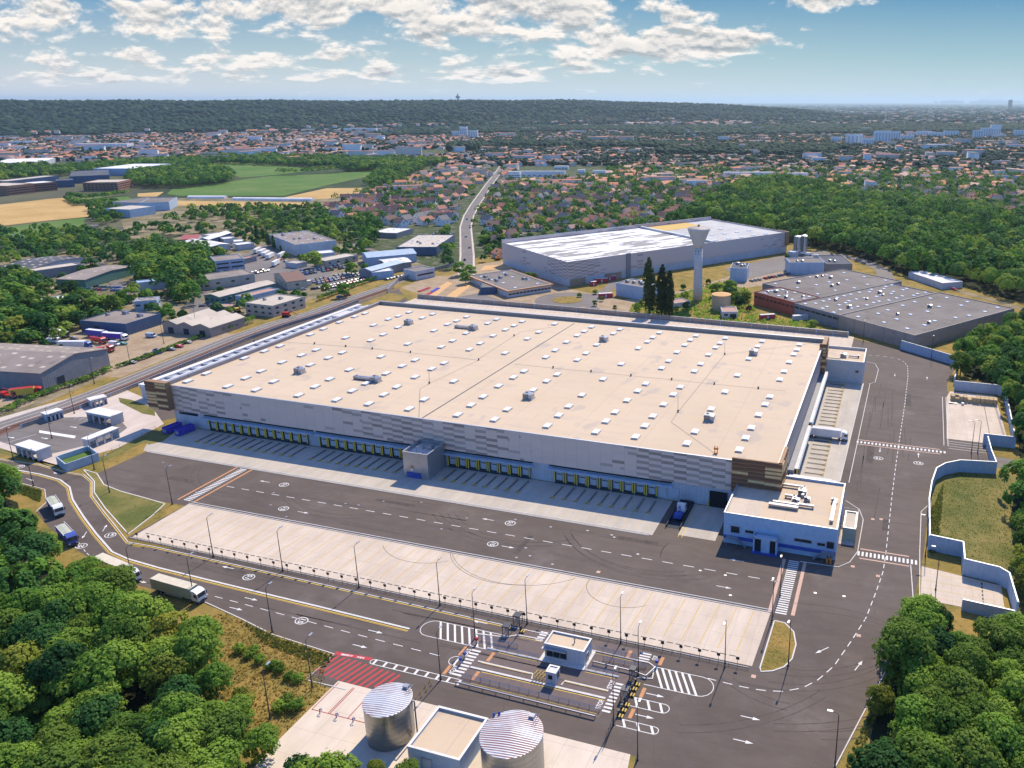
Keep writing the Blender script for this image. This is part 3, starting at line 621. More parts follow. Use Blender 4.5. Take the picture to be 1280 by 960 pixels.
for x, y, w, d in ((2, 215, 2, 7), (-5, 260, 2.5, 16), (-150, 186, 14, 1.6), (-95, 172, 1.6, 10), (-70, 188, 12, 1.5), (-120, 134.2, 9, 1.2), (-165, 141.5, 7, 1.4), (8, 320, 2, 14), (-225, 178, 10, 2), (-34, 112, 4, 2.5)): g.poly([(x, y), (x+w, y), (x+w, y+d), (x, y+d)], .030)
struct(g, 'asphalt_patch', 'asphalt_patch')
g = MB(); rt = random.Random(8)
for cx, cy, rad, a0, a1 in ((-20, 178, 30, 270, 350), (-22, 176, 33, 265, 345), (-14, 160, 22, 190, 275), (-16, 165, 34, 285, 350), (-60, 205, 30, 215, 300), (-58, 207, 33, 220, 305), (-200, 200, 24, 200, 290), (-100, 210, 32, 225, 310), (-103, 214, 37, 230, 300), (4, 250, 40, 160, 215), (-46, 170, 46, 285, 330), (-30, 190, 60, 283, 325), (0, 175, 20, 100, 200), (-160, 205, 30, 230, 300)):
    for o_ in (0, 2.0):
        pts = [(cx+(rad+o_)*math.cos(R(a)), cy+(rad+o_)*math.sin(R(a))) for a in range(a0, a1, 5)]; pts = [p for p in pts if 169 < p[1] < 191 or (p[0] > -20 and p[1] < 330) or p[1] < 143]
        if len(pts) > 2 and all(math.dist(p, q) < 8 for p, q in zip(pts, pts[1:])): g.ribbon(pts, .22, .0315)
for i in range(16): x = rt.uniform(-7, 10); y = rt.uniform(205, 330); L_ = rt.uniform(15, 45); g.ribbon([(x, y), (x+rt.uniform(-1, 1), y+L_)], .3, .0315)
for i in range(22): x = rt.uniform(-190, -60); y = rt.choice([rt.uniform(171, 190), rt.uniform(130, 133), rt.uniform(139, 143)]); g.ribbon([(x, y), (x+rt.uniform(15, 40), y+rt.uniform(-.6, .6))], .28, .0315)
struct(g, 'tyre_track', 'asphalt_patch')
# ------------------------------------------------------------------ distribution warehouse
WX0, WX1, WY0, WY1, WZ = -261.0, -28.6, 214.0, 345.0, 16.5
wh = thing('distribution_warehouse', 'huge low warehouse with beige roof and long row of front docks', 'warehouse', (-145, 214, 0))
mb = MB(); mb.box(WX0+.5, WY0+.5, 0, WX1-.5, WY1-.5, WZ-.8); mb.build('lower_wall', 'white_wall', wh)
mb = MB()  # upper cladding, slightly proud of the lower wall
mb.box(WX0, WY0, 6.4, WX1-6, WY0+.5, WZ); mb.build('front_cladding', 'cladding_front', wh)
mb = MB(); mb.box(WX1-.5, WY0+.5, 6.0, WX1, WY1, WZ); mb.build('side_cladding', 'cladding_side', wh); mb = MB(); mb.box(WX0, WY0+.5, 6, WX0+.5, WY1, WZ+1.3); mb.build('side_cladding', 'cladding_side', wh)
mb = MB(); mb.box(WX0+.5, WY1-.5, 0, WX1, WY1, WZ+1.6); mb.build('rear_parapet', 'taupe_wall', wh)
mb = MB(); mb.box(WX0-.1, WY1-.7, WZ+1.6, WX1+.1, WY1+.2, WZ+1.75); mb.box(WX0-.15, WY0-.1, WZ+1.3, WX0+.7, WY1-.7, WZ+1.45); mb.box(WX1-.45, WY0, WZ, WX1+.12, WY1-.7, WZ+.12); mb.box(WX0, WY0-.1, WZ, WX1, WY0+.45, WZ+.1)
mb.build('coping', 'light_metal', wh)
mb = MB(); mb.box(WX0+.5, WY0+.45, WZ-.8, WX1-.5, WY1-.5, WZ-.1); mb.build('roof', 'membrane_roof', wh)
# roof joint lines, lightning cable
mb = MB(); mb.ribbon([P(525, 524, WZ), P(718, 404, WZ)], .5, WZ-.07); mb.build('expansion_joint', 'dark_metal', wh)
mb = MB()
A = lambda x, y: (190+x/2.977, 370+y/2.977); B = lambda x, y: (600+x/2.909, 370+y/2.909)
for pts in ([A(993, 455), A(997, 345), A(1032, 325), A(1216, 238)], [B(0, 225), B(124, 145), B(150, 130), B(260, 113)], [B(858, 575), B(695, 458), B(720, 421), B(890, 212), B(1220, 170)], [A(380, 165), A(605, 178), A(820, 195), A(1216, 238)], [B(124, 247), B(404, 275), B(696, 304), B(852, 320), B(1110, 345)], [B(890, 212), B(890, 165)], [B(720, 421), B(720, 362)], [A(1032, 325), A(1030, 270)]):
    mb.ribbon([P(*p, WZ) for p in pts], .14, WZ-.06)
mb.build('roof_cable', 'dark_metal', wh)
SA = [(134,319),(203,290),(344,233),(419,207),(477,188),(283,338),(350,307),(407,281),(485,248),(557,222),(612,202),(389,351),(454,320),(590,145),(638,124),(698,99),(755,78),(793,66),(547,371),(608,339),(662,311),(735,276),(590,258),(657,232),(709,212),(721,157),(815,167),(861,145),(916,118),(825,110),(880,88),(917,76),(957,62),(1006,83),(1045,69),(953,180),(1050,130),(1100,107),(1134,94),(1171,79),(688,388),(746,355),(797,327),(872,290),(853,227),(980,240),(932,262),(808,403),(864,369),(912,340),(980,303),(1042,273),(1088,251),(1119,168),(1077,191),(1182,201),(1222,178),(1169,140),(1268,150),(1250,103),(958,422),(1014,387),(1124,319),(1226,265),(1138,444),(1188,408),(1232,376)]
SB = [(12,368),(68,329),(122,298),(161,275),(54,451),(100,414),(92,209),(48,146),(29,101),(61,86),(93,124),(124,109),(154,94),(173,157),(214,133),(272,103),(240,224),(274,199),(315,169),(354,145),(380,130),(406,114),(243,311),(281,287),(354,234),(386,210),(424,179),(485,138),(509,123),(245,474),(287,436),(323,403),(371,362),(448,304),(514,249),(422,496),(459,457),(492,424),(535,381),(574,347),(603,321),(576,192),(609,168),(629,152),(653,135),(661,264),(686,238),(716,206),(745,180),(765,162),(786,146),(566,514),(600,474),(629,439),(668,396),(703,360),(729,333),(780,275),(803,249),(831,215),(857,189),(873,173),(893,155),(753,538),(782,495),(841,413),(891,350),(936,290),(977,230),(1010,185),(1026,166),(943,561),(966,518),(987,481),(1013,434),(1037,396),(1054,368),(1090,306),(1106,276),(1124,242),(1140,214),(1152,197),(1162,178),(194,344)]
sk = [P(*A(x, y), WZ) for x, y in SA if A(x, y)[0] < 600.5] + [P(*B(x, y), WZ) for x, y in SB]
sk.sort(key=lambda p: p[1])
proto = MB(); proto.box(-1.15, -1.7, 0, 1.15, 1.7, .42); proto.mat(1).box(-1.0, -1.55, .42, 1.0, 1.55, .62)
p0 = proto.build('skylight', ['light_metal', 'skylight']); p0.parent = wh
for i, (x, y) in enumerate(sk[:100]):
    o = p0 if i == 0 else p0.copy()
    if i: COL.objects.link(o)
    o.location = (x-wh.location.x, y-wh.location.y, WZ-.1)
mb = MB()
for x, y in sk[100:]: mb.box(x-1.15, y-1.7, WZ-.1, x+1.15, y+1.7, WZ+.32); mb.mat(1).box(x-1, y-1.55, WZ+.32, x+1, y+1.55, WZ+.52); mb.mat(0)
tag(mb.build('skylight_field', ['light_metal', 'skylight'], wh), kind='stuff')
# little vents dotted over the joints
for p in [A(605, 178), A(721, 188), A(820, 197), A(962, 210), A(1032, 325), A(1216, 238), B(124, 145), B(266, 261), B(404, 275), B(549, 290), B(697, 304), B(852, 320), B(1012, 336), B(890, 212), B(720, 421), A(380, 170)]:
    x, y = P(*p, WZ); mb = MB(); mb.lathe(x, y, [(.28, WZ-.1), (.28, WZ+.5), (.42, WZ+.5), (.3, WZ+.7)], 8); mb.build('roof_vent', 'dark_metal', wh)
def rooftop_unit(parent, x, y, z, duct=False, s=1.0):
    mb = MB(); mb.box(x-1.9*s, y-1.6*s, z, x+1.9*s, y+1.6*s, z+.3); mb.box(x-1.7*s, y-1.4*s, z+.3, x+.2*s, y+1.4*s, z+2.3*s); u = mb.build('rooftop_unit', 'galv', parent)
    mb = MB(); mb.box(x+.25*s, y-1.2*s, z+.3, x+1.7*s, y+1.2*s, z+2.0*s); mb.add([(x+.25*s, y-1.2*s, z+2*s), (x+1.7*s, y-1.2*s, z+2*s), (x+1.7*s, y+.4*s, z+2.5*s), (x+.25*s, y+.4*s, z+2.5*s)], [(0, 1, 2, 3)]); mb.build('cowl', 'light_metal', u)
    mb = MB()
    for k in range(3): mb.box(x-1.73*s, y-1.43*s, z+.6+k*.5*s, x+.22*s, y-1.40*s, z+.85+k*.5*s)
    mb.lathe(x-.75*s, y+.2, [(.5*s, z+2.3*s), (.5*s, z+2.45*s)], 12); mb.build('louvre', 'dark_metal', u)
    if duct:
        mb = MB(); mb.box(x-9.5, y-.2, z+.5, x-1.9, y+.5, z+1.2); mb.box(x-9.5, y+.9, z+.5, x-1.9, y+1.6, z+1.2); mb.box(x-10.1, y-.4, z, x-9.5, y+1.8, z+1.4)
        for k in range(4): mb.box(x-8.5+k*2, y-.3, z, x-8.4+k*2, y+1.7, z+.5)
        mb.build('duct', 'galv', u)
for p, d in (((375, 466), 0), ((470, 477), 1), ((511, 405), 0), ((592, 412), 1), ((661, 498), 0), ((755, 426), 0), ((887, 525), 0), ((942, 443), 0)):
    x, y = P(*p, WZ); rooftop_unit(wh, x, y, WZ-.1, d)
mb = MB(); x, y = P(895, 566, WZ); mb.box(x-.6, y-.5, WZ-.1, x+.6, y+.5, WZ+.2); mb.box(x-.5, y-.1, WZ+.2, x-.3, y+.1, WZ+2.4); mb.box(x+.3, y-.1, WZ+.2, x+.5, y+.1, WZ+2.2); mb.box(x-.7, y-.2, WZ+1.1, x+.7, y+.2, WZ+1.7); mb.build('beacon_frame', 'orange_gloss', wh)
# latticed corner screens: frame + golden slats
def screen(x0, y0, x1, y1, z0, z1, face):
    base = MB(); ins = .15
    if face == 'y': base.box(x0, y0+ins, z0, x1, y1, z1)
    else: base.box(x0, y0, z0, x1-ins, y1, z1)
    s = base.build('slatted_screen', 'screen_brown', wh); f = MB(); gd = MB()
    r = random.Random(int(abs(x0)*7+abs(y0))); nrow = 9; L = (x1-x0) if face == 'y' else (y1-y0); nc = max(2, int(L/4.1))
    for i in range(nrow):
        za = z0+(z1-z0)*i/nrow; zb = za+(z1-z0)/nrow*.62
        for c in range(nc):
            u0 = L*c/nc; u1 = L*(c+1)/nc-.08; t = gd if (r.random() < .38 or (c == nc-1 and i % 2)) else f; zz = .45*(c % 2)
            if face == 'y': t.box(x0+u0, y0-.05, za+zz*.5, x0+u1, y0+.1, zb+zz*.5)
            else: t.box(x1-.1, y0+u0, za+zz*.5, x1+.06, y0+u1, zb+zz*.5)
    f.build('slat', 'rust', s)
    if gd.v: gd.build('gold_slat', 'screen_gold', s)
screen(-42.5, 213.2, -27.4, 214.0, 6.6, WZ+1.2, 'y'); screen(-28.6, 213.2, -27.4, 226, 6.6, WZ+1.2, 'x')
screen(-269.5, 211.5, -259.3, 213.9, 7.0, WZ+1.6, 'y'); screen(-28.6, 335, -26.6, 346.5, 6.6, WZ+2.4, 'x'); screen(-29.5, 334.2, -26.6, 335, 6.6, WZ+2.4, 'y')
# loading docks, front
def dock(x, y, face, sub=True):
    """dock of pitch 3.8 at a front wall (face y) or side wall (face x)"""
    def T(mb): return mb
    fr = (x, y, 0) if face == 'y' else (x, y, R(90))
    mb = MB(fr); mb.box(-1.55, -.6, 1.1, -1.25, .02, 4.6); mb.box(1.25, -.6, 1.1, 1.55, .02, 4.6); mb.box(-1.55, -.6, 4.3, 1.55, .02, 4.7); mb.box(-1.6, -.5, 0, 1.6, .02, 1.1); d = mb.build('loading_dock', 'dock_dark', wh)
    mb = MB(fr); mb.box(-1.25, -.12, 1.12, 1.25, -.04, 4.2)
    for k in range(4): mb.box(-1.2, -.15, 1.75+k*.62, 1.2, -.12, 1.79+k*.62)
    mb.build('door', 'dock_white', d)
    mb = MB(fr); mb.box(-.9, -.17, 3.2, .9, -.13, 3.5); mb.build('window', 'glass_dark', d)
    for s in (-1, 1):
        mb = MB(fr); mb.box(s*1.6-.16, -.78, .9, s*1.6+.16, -.6, 4.7); mb.build('yellow_strip', 'dock_yellow', d)
    mb = MB(fr); mb.box(-1.9, -1.5, 4.75, 1.9, .02, 4.9); mb.build('canopy', 'pale_blue_wall', d)
    return d
def row(x0, n, pitch): return [x0+i*pitch for i in range(n)]
FD = row(-241.8, 12, 3.78)+row(-191.6, 10, 3.78)+row(-139.0, 8, 3.9)+row(-99.5, 9, 3.95)
FD = [x for x in FD if not (-153.5 < x < -141)]
d0 = dock(FD[0], WY0+.4, 'y')
def dup_part(src, dx, dy):
    c = src.copy(); COL.objects.link(c); c.parent = src.parent; c.location = (src.location.x+dx, src.location.y+dy, src.location.z)
    for ch in src.children:
        e = ch.copy(); COL.objects.link(e); e.parent = c
    return c
for x in FD[1:]: dup_part(d0, x-FD[0], 0)
SD = [240+i*3.95 for i in range(9)]+[279.5+i*3.95 for i in range(15)]
s0 = dock(WX1+1.9, SD[0], 'x')
for y in SD[1:]: dup_part(s0, 0, y-SD[0])
mb = MB(); mb.box(WX1-.4, 236, 0, WX1+1.95, 338, 5.2); mb.build('side_dock_bay', 'grey_wall', wh)
mb = MB(); mb.box(WX1+2.0, 237, 5.2, WX1+3.2, 274.2, 5.5); mb.box(WX1+2.0, 277.4, 5.2, WX1+3.2, 338, 5.5); mb.build('side_canopy', 'white_roof', wh)
# band and beams over the front docks
for x0, x1 in ((-246, -195.5), (-195, -153), (-143, -108.5), (-103.5, -61)):
    mb = MB(); mb.box(x0, WY0-1.3, 5.0, x1, WY0+.5, 5.35); mb.build('dock_canopy', 'pale_blue_wall', wh)
    mb = MB(); mb.box(x0+.5, WY0-.1, 5.9, x1-.5, WY0+.5, 6.25); mb.build('clerestory_window', 'glass_dark', wh)
mb = MB(); mb.box(-258, WY0+.35, 5.0, -249, WY0+.52, 6.0); mb.build('window', 'glass_dark', wh)
for x in (-64.8, -60.6): mb = MB(); mb.box(x-1.5, WY0+.3, .9, x+1.5, WY0+.5, 4.2); mb.build('shutter_door', 'dock_white', wh)
mb = MB(); mb.box(-49.3, WY0-.1, 0, -43.8, WY0+.49, 5.2); mb.build('vehicle_entrance', 'pit', wh)
mb = MB(); mb.box(-43.75, WY0-.2, 0, -43.45, WY0+.49, 1.6); mb.box(-49.7, WY0-.2, 0, -49.35, WY0+.49, 1.6); mb.build('bollard', 'yellow_paint', wh)
# left side gallery beside the roof edge
mb = MB(); mb.box(-298, 232, 0, -261.1, 374, 5.6); mb.build('side_gallery', 'white_wall', wh)
mb = MB(); mb.box(-298.6, 231.6, 5.6, -296.0, 374.4, 6.6); mb.box(-291.6, 232, 5.6, -290.8, 374, 6.6); mb.box(-296, 231.6, 5.6, -291.6, 232.4, 6.6); mb.build('gallery_parapet', 'white_roof', wh); mb = MB(); mb.box(-290.8, 232, 5.6, -262, 374, 5.7); mb.build('gallery_roof', 'beige_roof', wh)
mb = MB(); 
for i in range(22): mb.box(-296, 236+i*6.3, 5.6, -291.6, 237.1+i*6.3, 6.4)
mb.build('gallery_beam', 'light_metal', wh)
mb = MB(); mb.box(-289, 340, 5.7, -278, 352, 9); mb.build('stair_box', 'plaster', wh)
# wheel guides on the apron (each pair bolted to the ground)
def wheel_guide(face):
    root = thing('wheel_guide', '', 'wheel guide'); mb = MB(); 
    mb.tube([(0, 0, .16), (0, -7.2, .16)], .07, 6); mb.tube([(.45, 0, .16), (.45, -7.2, .16)], .07, 6); mb.build('rail', 'dark_metal', root)
    for s in (0, 1):
        m2 = MB(); x = s*.45; k = -1 if s == 0 else 1
        m2.tube([(x, -7.2, .16), (x+k*.15, -8.0, .3), (x+k*.55, -8.5, .3)], .15, 6); m2.build('yellow_tip', 'yellow_paint', root)
    return Stamp(root, 'steel wheel guides in front of the %s docks' % ('front' if face == 'y' else 'side'))
wgf = wheel_guide('y')
for x in FD: wgf.put(x+1.68, WY0-1.6, .046, 0, 'pair of dark steel wheel guide rails with yellow tips in the shaded front dock strip')
wgs = wheel_guide('x')
for y in SD: wgs.put(WX1+4.4, y+1.7, .046, R(90), 'pair of steel wheel guide rails with yellow tips on the sunny side dock concrete', sc=(1, .75, 1))

# ------------------------------------------------------------------ technical tower block in the middle of the docks
def flat_block(name, label, cat, x0, y0, x1, y1, h, wall, roof, par=.9, cop='light_metal', t=.25):
    b = thing(name, label, cat, ((x0+x1)/2, y0, 0))
    mb = MB(); mb.box(x0, y0, 0, x1, y1, h-par); mb.box(x0, y0, h-par, x1, y0+t, h); mb.box(x0, y1-t, h-par, x1, y1, h); mb.box(x0, y0+t, h-par, x0+t, y1-t, h); mb.box(x1-t, y0+t, h-par, x1, y1-t, h); mb.build('wall', wall, b)
    mb = MB(); mb.box(x0+t, y0+t, h-par, x1-t, y1-t, h-par+.05); mb.build('roof', roof, b)
    mb = MB(); mb.box(x0-.08, y0-.08, h, x1+.08, y0+t+.05, h+.1); mb.box(x0-.08, y1-t-.05, h, x1+.08, y1+.08, h+.1); mb.box(x0-.08, y0+t+.05, h, x0+t+.05, y1-t-.05, h+.1); mb.box(x1-t-.05, y0+t+.05, h, x1+.08, y1-t-.05, h+.1); mb.build('coping', cop, b)
    return b
def opening(b, x0, x1, y, z0, z1, name='window', m='glass_dark', d=.06, face='y', frame=True):
    mb = MB()
    if face == 'y': mb.box(x0, y-d, z0, x1, y+.01, z1)
    else: mb.box(y-.01, x0, z0, y+d, x1, z1)
    w = mb.build(name, m, b)
    if frame:
        mb = MB(); q = .1
        if face == 'y':
            for a in ((x0-q, z1, x1+q, z1+q), (x0-q, z0-q, x1+q, z0), (x0-q, z0, x0, z1), (x1, z0, x1+q, z1)): mb.box(a[0], y-d-.05, a[1], a[2], y+.005, a[3])
        else:
            for a in ((x0-q, z1, x1+q, z1+q), (x0-q, z0-q, x1+q, z0), (x0-q, z0, x0, z1), (x1, z0, x1+q, z1)): mb.box(y-.005, a[0], a[1], y+d+.05, a[2], a[3])
        mb.build('frame', 'light_metal', w)
    return w
tb = flat_block('plant_block', 'grey metal-clad cube against the middle of the front docks', 'plant block', -151.0, 203.4, -141.6, 213.6, 9.0, 'steel', 'white_roof', 1.4)
opening(tb, -149.8, -144.6, 203.4, 0, 1.9, 'recess', 'blue_paint', .3, frame=False)
mb = MB(); mb.tube([(-148, 207, 7.6), (-148, 207, 9.4), (-147, 209, 9.4), (-147, 209, 8)], .16); mb.tube([(-145.4, 206.3, 7.6), (-145.4, 206.3, 8.6), (-143.5, 208.8, 9.2), (-143.5, 208.8, 7.8)], .16); mb.tube([(-149.5, 205, 8.2), (-146, 205, 8.2), (-145, 206.4, 8.2)], .14); mb.box(-147.5, 209.5, 7.6, -144, 211.5, 9.0); mb.build('pipework', 'galv', tb)
mb = MB(); mb.box(-148.2, 203.2, 2.6, -147.2, 203.38, 4.3); mb.mat(1).box(-148.2, 203.18, 3.4, -147.2, 203.2, 4.3); mb.build('hazard_sign', ['white_gel', 'orange_gloss'], tb)

# ------------------------------------------------------------------ office annex at the front right corner
ox0, ox1, oy0, oy1, oz = -40.7, -9.6, 195.2, 213.0, 9.4
of = flat_block('office_annex', 'low pale blue office block with beige flat roof at the warehouse corner', 'office', ox0, oy0, ox1, oy1+10, oz, 'office_wall', 'membrane_roof', .7)
mb = MB(); mb.box(ox0+.3, oy0+.3, oz-.64, -31, oy1-.5, oz-.6); mb.build('terrace_floor', 'lot_concrete', of)
for x0, x1, z0, z1 in ((-38.6, -36.2, 3.6, 5.6), (-34.5, -32.2, 4.2, 5.0), (-20.8, -16.2, 4.0, 4.9), (-14.6, -12.6, 3.8, 4.6), (-12.1, -10.2, 3.4, 5.4)): opening(of, x0, x1, oy0, z0, z1, 'window', 'glass_dark')
mb = MB(); mb.box(ox0+.1, oy0-.35, 1.6, ox1-.1, oy0-.003, 2.5); mb.build('plinth_band', 'blue_paint', of)
pt = MB(); pt.box(-31.8, oy0-2.6, .3, -31.4, oy0-.4, 4.6); pt.box(-25.6, oy0-2.6, .3, -25.2, oy0-.4, 4.6); pt.box(-31.8, oy0-2.6, 4.3, -25.2, oy0-.4, 4.6); pt.box(-29.6, oy0-2.5, .3, -27.2, oy0-.4, 4.3); pt.box(-31.8, oy0-2.6, 4.6, -25.2, oy0-2.4, 5.1); pt.box(-31.8, oy0-2.4, 4.6, -31.6, oy0-.4, 5.1); pt.box(-25.4, oy0-2.4, 4.6, -25.2, oy0-.4, 5.1)
po = pt.build('porch', 'office_wall', of)
mb = MB(); mb.box(-31.3, oy0-2.0, .3, -29.7, oy0-1.9, 4.1); mb.box(-27.1, oy0-2.0, .3, -25.7, oy0-1.9, 4.1); mb.build('door', 'glass_dark', po)
mb = MB(); mb.box(-32.2, oy0-3.4, 0, -24.8, oy0-.36, .28); mb.build('step', 'blue_paint', po)
for sx, dx in ((-39.6, 1), (-9.9, -1)):
    mb = MB(); a = sx; b_ = sx+dx*3.0; mb.box(min(a, b_), oy0-1.8, 2.3, max(a, b_), oy0-.4, 2.45)
    for i in range(8): mb.box(b_+dx*(i*.32), oy0-1.8, 2.1-i*.27, b_+dx*(i*.32+.32), oy0-.4, 2.18-i*.27)
    st = mb.build('stair', 'galv', of)
    mb = MB(); mb.tube([(a, oy0-1.8, 3.4), (b_, oy0-1.8, 3.4), (b_+dx*2.6, oy0-1.8, 1.1)], .05); mb.tube([(a, oy0-1.8, 2.9), (b_, oy0-1.8, 2.9), (b_+dx*2.6, oy0-1.8, .6)], .04)
    for i in range(4): mb.tube([(a+dx*i, oy0-1.8, .05 if i in (0, 3) else 2.4), (a+dx*i, oy0-1.8, 3.4)], .05)
    mb.build('handrail', 'galv', st)
zr = oz-.65
def ductrun(pts, w=.55):
    mb = MB()
    for a, b in zip(pts, pts[1:]):
        x0, x1 = min(a[0], b[0])-w/2, max(a[0], b[0])+w/2; y0, y1 = min(a[1], b[1])-w/2, max(a[1], b[1])+w/2; z0, z1 = min(a[2], b[2])-w/2, max(a[2], b[2])+w/2; mb.box(x0, y0, z0, x1, y1, z1)
    return mb
ZO = lambda x, y: P(860+x/8, 540+y/8, zr+.5)
for pts in ([ZO(880, 520), ZO(1165, 560), ZO(1150, 640)], [ZO(820, 720), ZO(1090, 770)], [ZO(860, 700), ZO(1100, 740)], [ZO(980, 640), ZO(1060, 650), ZO(1060, 700)], [P(998, 631, zr+.5), P(1016, 634, zr+.5)], [P(1043, 627, zr+.5), P(1040, 652, zr+.5)]):
    mb = ductrun([(*p, zr+.75) for p in pts], .6)
    for p in pts: mb.box(p[0]-.2, p[1]-.2, zr, p[0]+.2, p[1]+.2, zr+.5)
    mb.build('duct', 'galv', of)
for px, py, s in ((1003, 618, .7), (995, 628, .6), (1043, 628, .5), (1009, 626, .5)): x, y = P(px, py, zr); rooftop_unit(of, x, y, zr, False, s)
mb = MB(); mb.box(ox1+.1, 204, 0, ox1+4.2, 212, .15); mb.build('slab', 'pale_paving', of)
gen = flat_block('generator_housing', 'pale beige roofed equipment cabin with olive striped side beside the office annex', 'cabin', -8.6, 206.5, -5.2, 216.5, 4.0, 'tarp_green', 'beige_roof', .3)
mb = MB(); 
for i in range(4): mb.box(-8.75, 207.5+i*2.2, .3, -8.61, 208.9+i*2.2, 3.2)
mb.build('louvre', 'steel', gen)
mb = MB(); mb.tube([(-9.2, 206.2, 0), (-9.2, 206.2, 4.6), (-5, 206.2, 4.6), (-5, 217, 4.6), (-9.2, 217, 4.6)], .06); mb.build('guard_rail', 'galv', gen)
for x in (-11.6, -10.7):
    u = thing('utility_post', 'bright orange utility post, %s one of the pair at the office corner' % ('left' if x < -11 else 'right'), 'utility post', (x, 193.0, 0)); mb = MB(); mb.box(x-.25, 192.75, 0, x+.25, 193.25, 1.9); mb.box(x-.32, 192.68, 1.2, x+.32, 193.32, 1.7); mb.build('body', 'orange_gloss', u); mb = MB(); mb.cbox(x, 193, 1.9, .35, .35, .3); mb.build('cap', 'dark_metal', u)
# rear right annex
rb = flat_block('rear_annex', 'grey annex with plant on its roof at the far end of the side docks', 'annex', -28.0, 341.4, -10.6, 362.5, 10.0, 'plaster', 'membrane_roof', 1.2)
rooftop_unit(rb, -20, 350, 8.85, False, .8); mb = ductrun([(-17.5, 350.5, 9.6), (-13.5, 350.5, 9.6), (-13.5, 352.5, 9.6)], .6); mb.build('duct', 'galv', rb); mb = ductrun([(-27, 346, 9.3), (-21, 346, 9.3)], .4); mb.build('duct', 'galv', rb)
opening(rb, -14, -12.6, 341.4, 5, 6)
# ramp pit next to the entrance, with yellow lines
g = MB(); g.box(-58.6, 197.8, .0, -58.3, 213.9, .9); g.box(-54.4, 197.8, 0, -54.1, 213.9, .9); g.box(-58.3, 213.2, .0, -54.4, 213.6, 1.2); tag(g.build('ramp_wall', 'dock_dark'), 'low dark side walls of the ramp between dock doors and vehicle entrance', 'ramp wall')
g = MB(); g.poly([(-58.3, 198, ), (-54.4, 198), (-54.4, 213.2), (-58.3, 213.2)], .05); struct(g, 'ramp_floor', 'dock_dark')
g = MB(); g.ribbon([(-53.7, 194), (-53.7, 211)], .18, .056); g.ribbon([(-52.6, 194), (-52.6, 206)], .18, .056); struct(g, 'ramp_marking', 'yellow_paint')
# ------------------------------------------------------------------ vehicles
def wheel(root, x, y, r, w, name='wheel'):
    mb = MB(); n = 14; vs = []
    for k in range(n):
        a = k*2*math.pi/n
        for s in (-w/2, w/2): vs.append((x+r*math.cos(a), y+s, r+r*math.sin(a)))
    fs = [(2*k, 2*((k+1) % n), 2*((k+1) % n)+1, 2*k+1) for k in range(n)]+[tuple(2*k for k in range(n)), tuple(2*k+1 for k in range(n))[::-1]]
    mb.add(vs, fs); o = mb.build(name, 'rubber', root)
    mb = MB(); q = .55*r; mb.add([(x+q*math.cos(k*2*math.pi/8), y+s, r+q*math.sin(k*2*math.pi/8)) for s in (-w/2-.01, w/2+.01) for k in range(8)], [tuple(range(8)), tuple(range(8, 16))[::-1]]); mb.build('rim', 'light_metal', o)
    return o
def cab(root, x0, m, roofm=None, h=3.6):
    """tractor cab with its nose at x0+2.3, facing +x"""
    y = 1.22
    mb = MB(); prof = [(x0, .9), (x0+2.2, .9), (x0+2.28, 1.9), (x0+2.05, 3.0), (x0+1.5, h-.2), (x0+.9, h), (x0, h)]
    n = len(prof); mb.add([(a, -y, z) for a, z in prof]+[(a, y, z) for a, z in prof], [tuple(range(n)), tuple(range(n, 2*n))[::-1]]+[(i, n+i, n+(i+1) % n, (i+1) % n) for i in range(n)]); c = mb.build('cab', m, root)
    mb = MB(); mb.quad((x0+2.30, -1.1, 1.95), (x0+2.30, 1.1, 1.95), (x0+2.08, 1.05, 2.98), (x0+2.08, -1.05, 2.98)); mb.build('windscreen', 'glass_dark', c)
    for s in (-1, 1):
        mb = MB(); mb.box(x0+.9, s*(y+.015)-.01, 1.95, x0+1.95, s*(y+.015)+.01, 2.75); mb.build('side_window', 'glass_dark', c)
        mb = MB(); mb.box(x0+2.0, s*1.45-.12, 1.9, x0+2.12, s*1.45+.12, 2.7); mb.build('mirror', 'dark_metal', c)
        mb = MB(); mb.box(x0+2.24, s*.85-.2, 1.0, x0+2.31, s*.85+.2, 1.25); mb.build('headlight', 'white_gel', c)
    mb = MB(); mb.box(x0+.1, -1.2, .45, x0+2.35, 1.2, .9); mb.build('bumper', 'dark_metal', c)
    return c
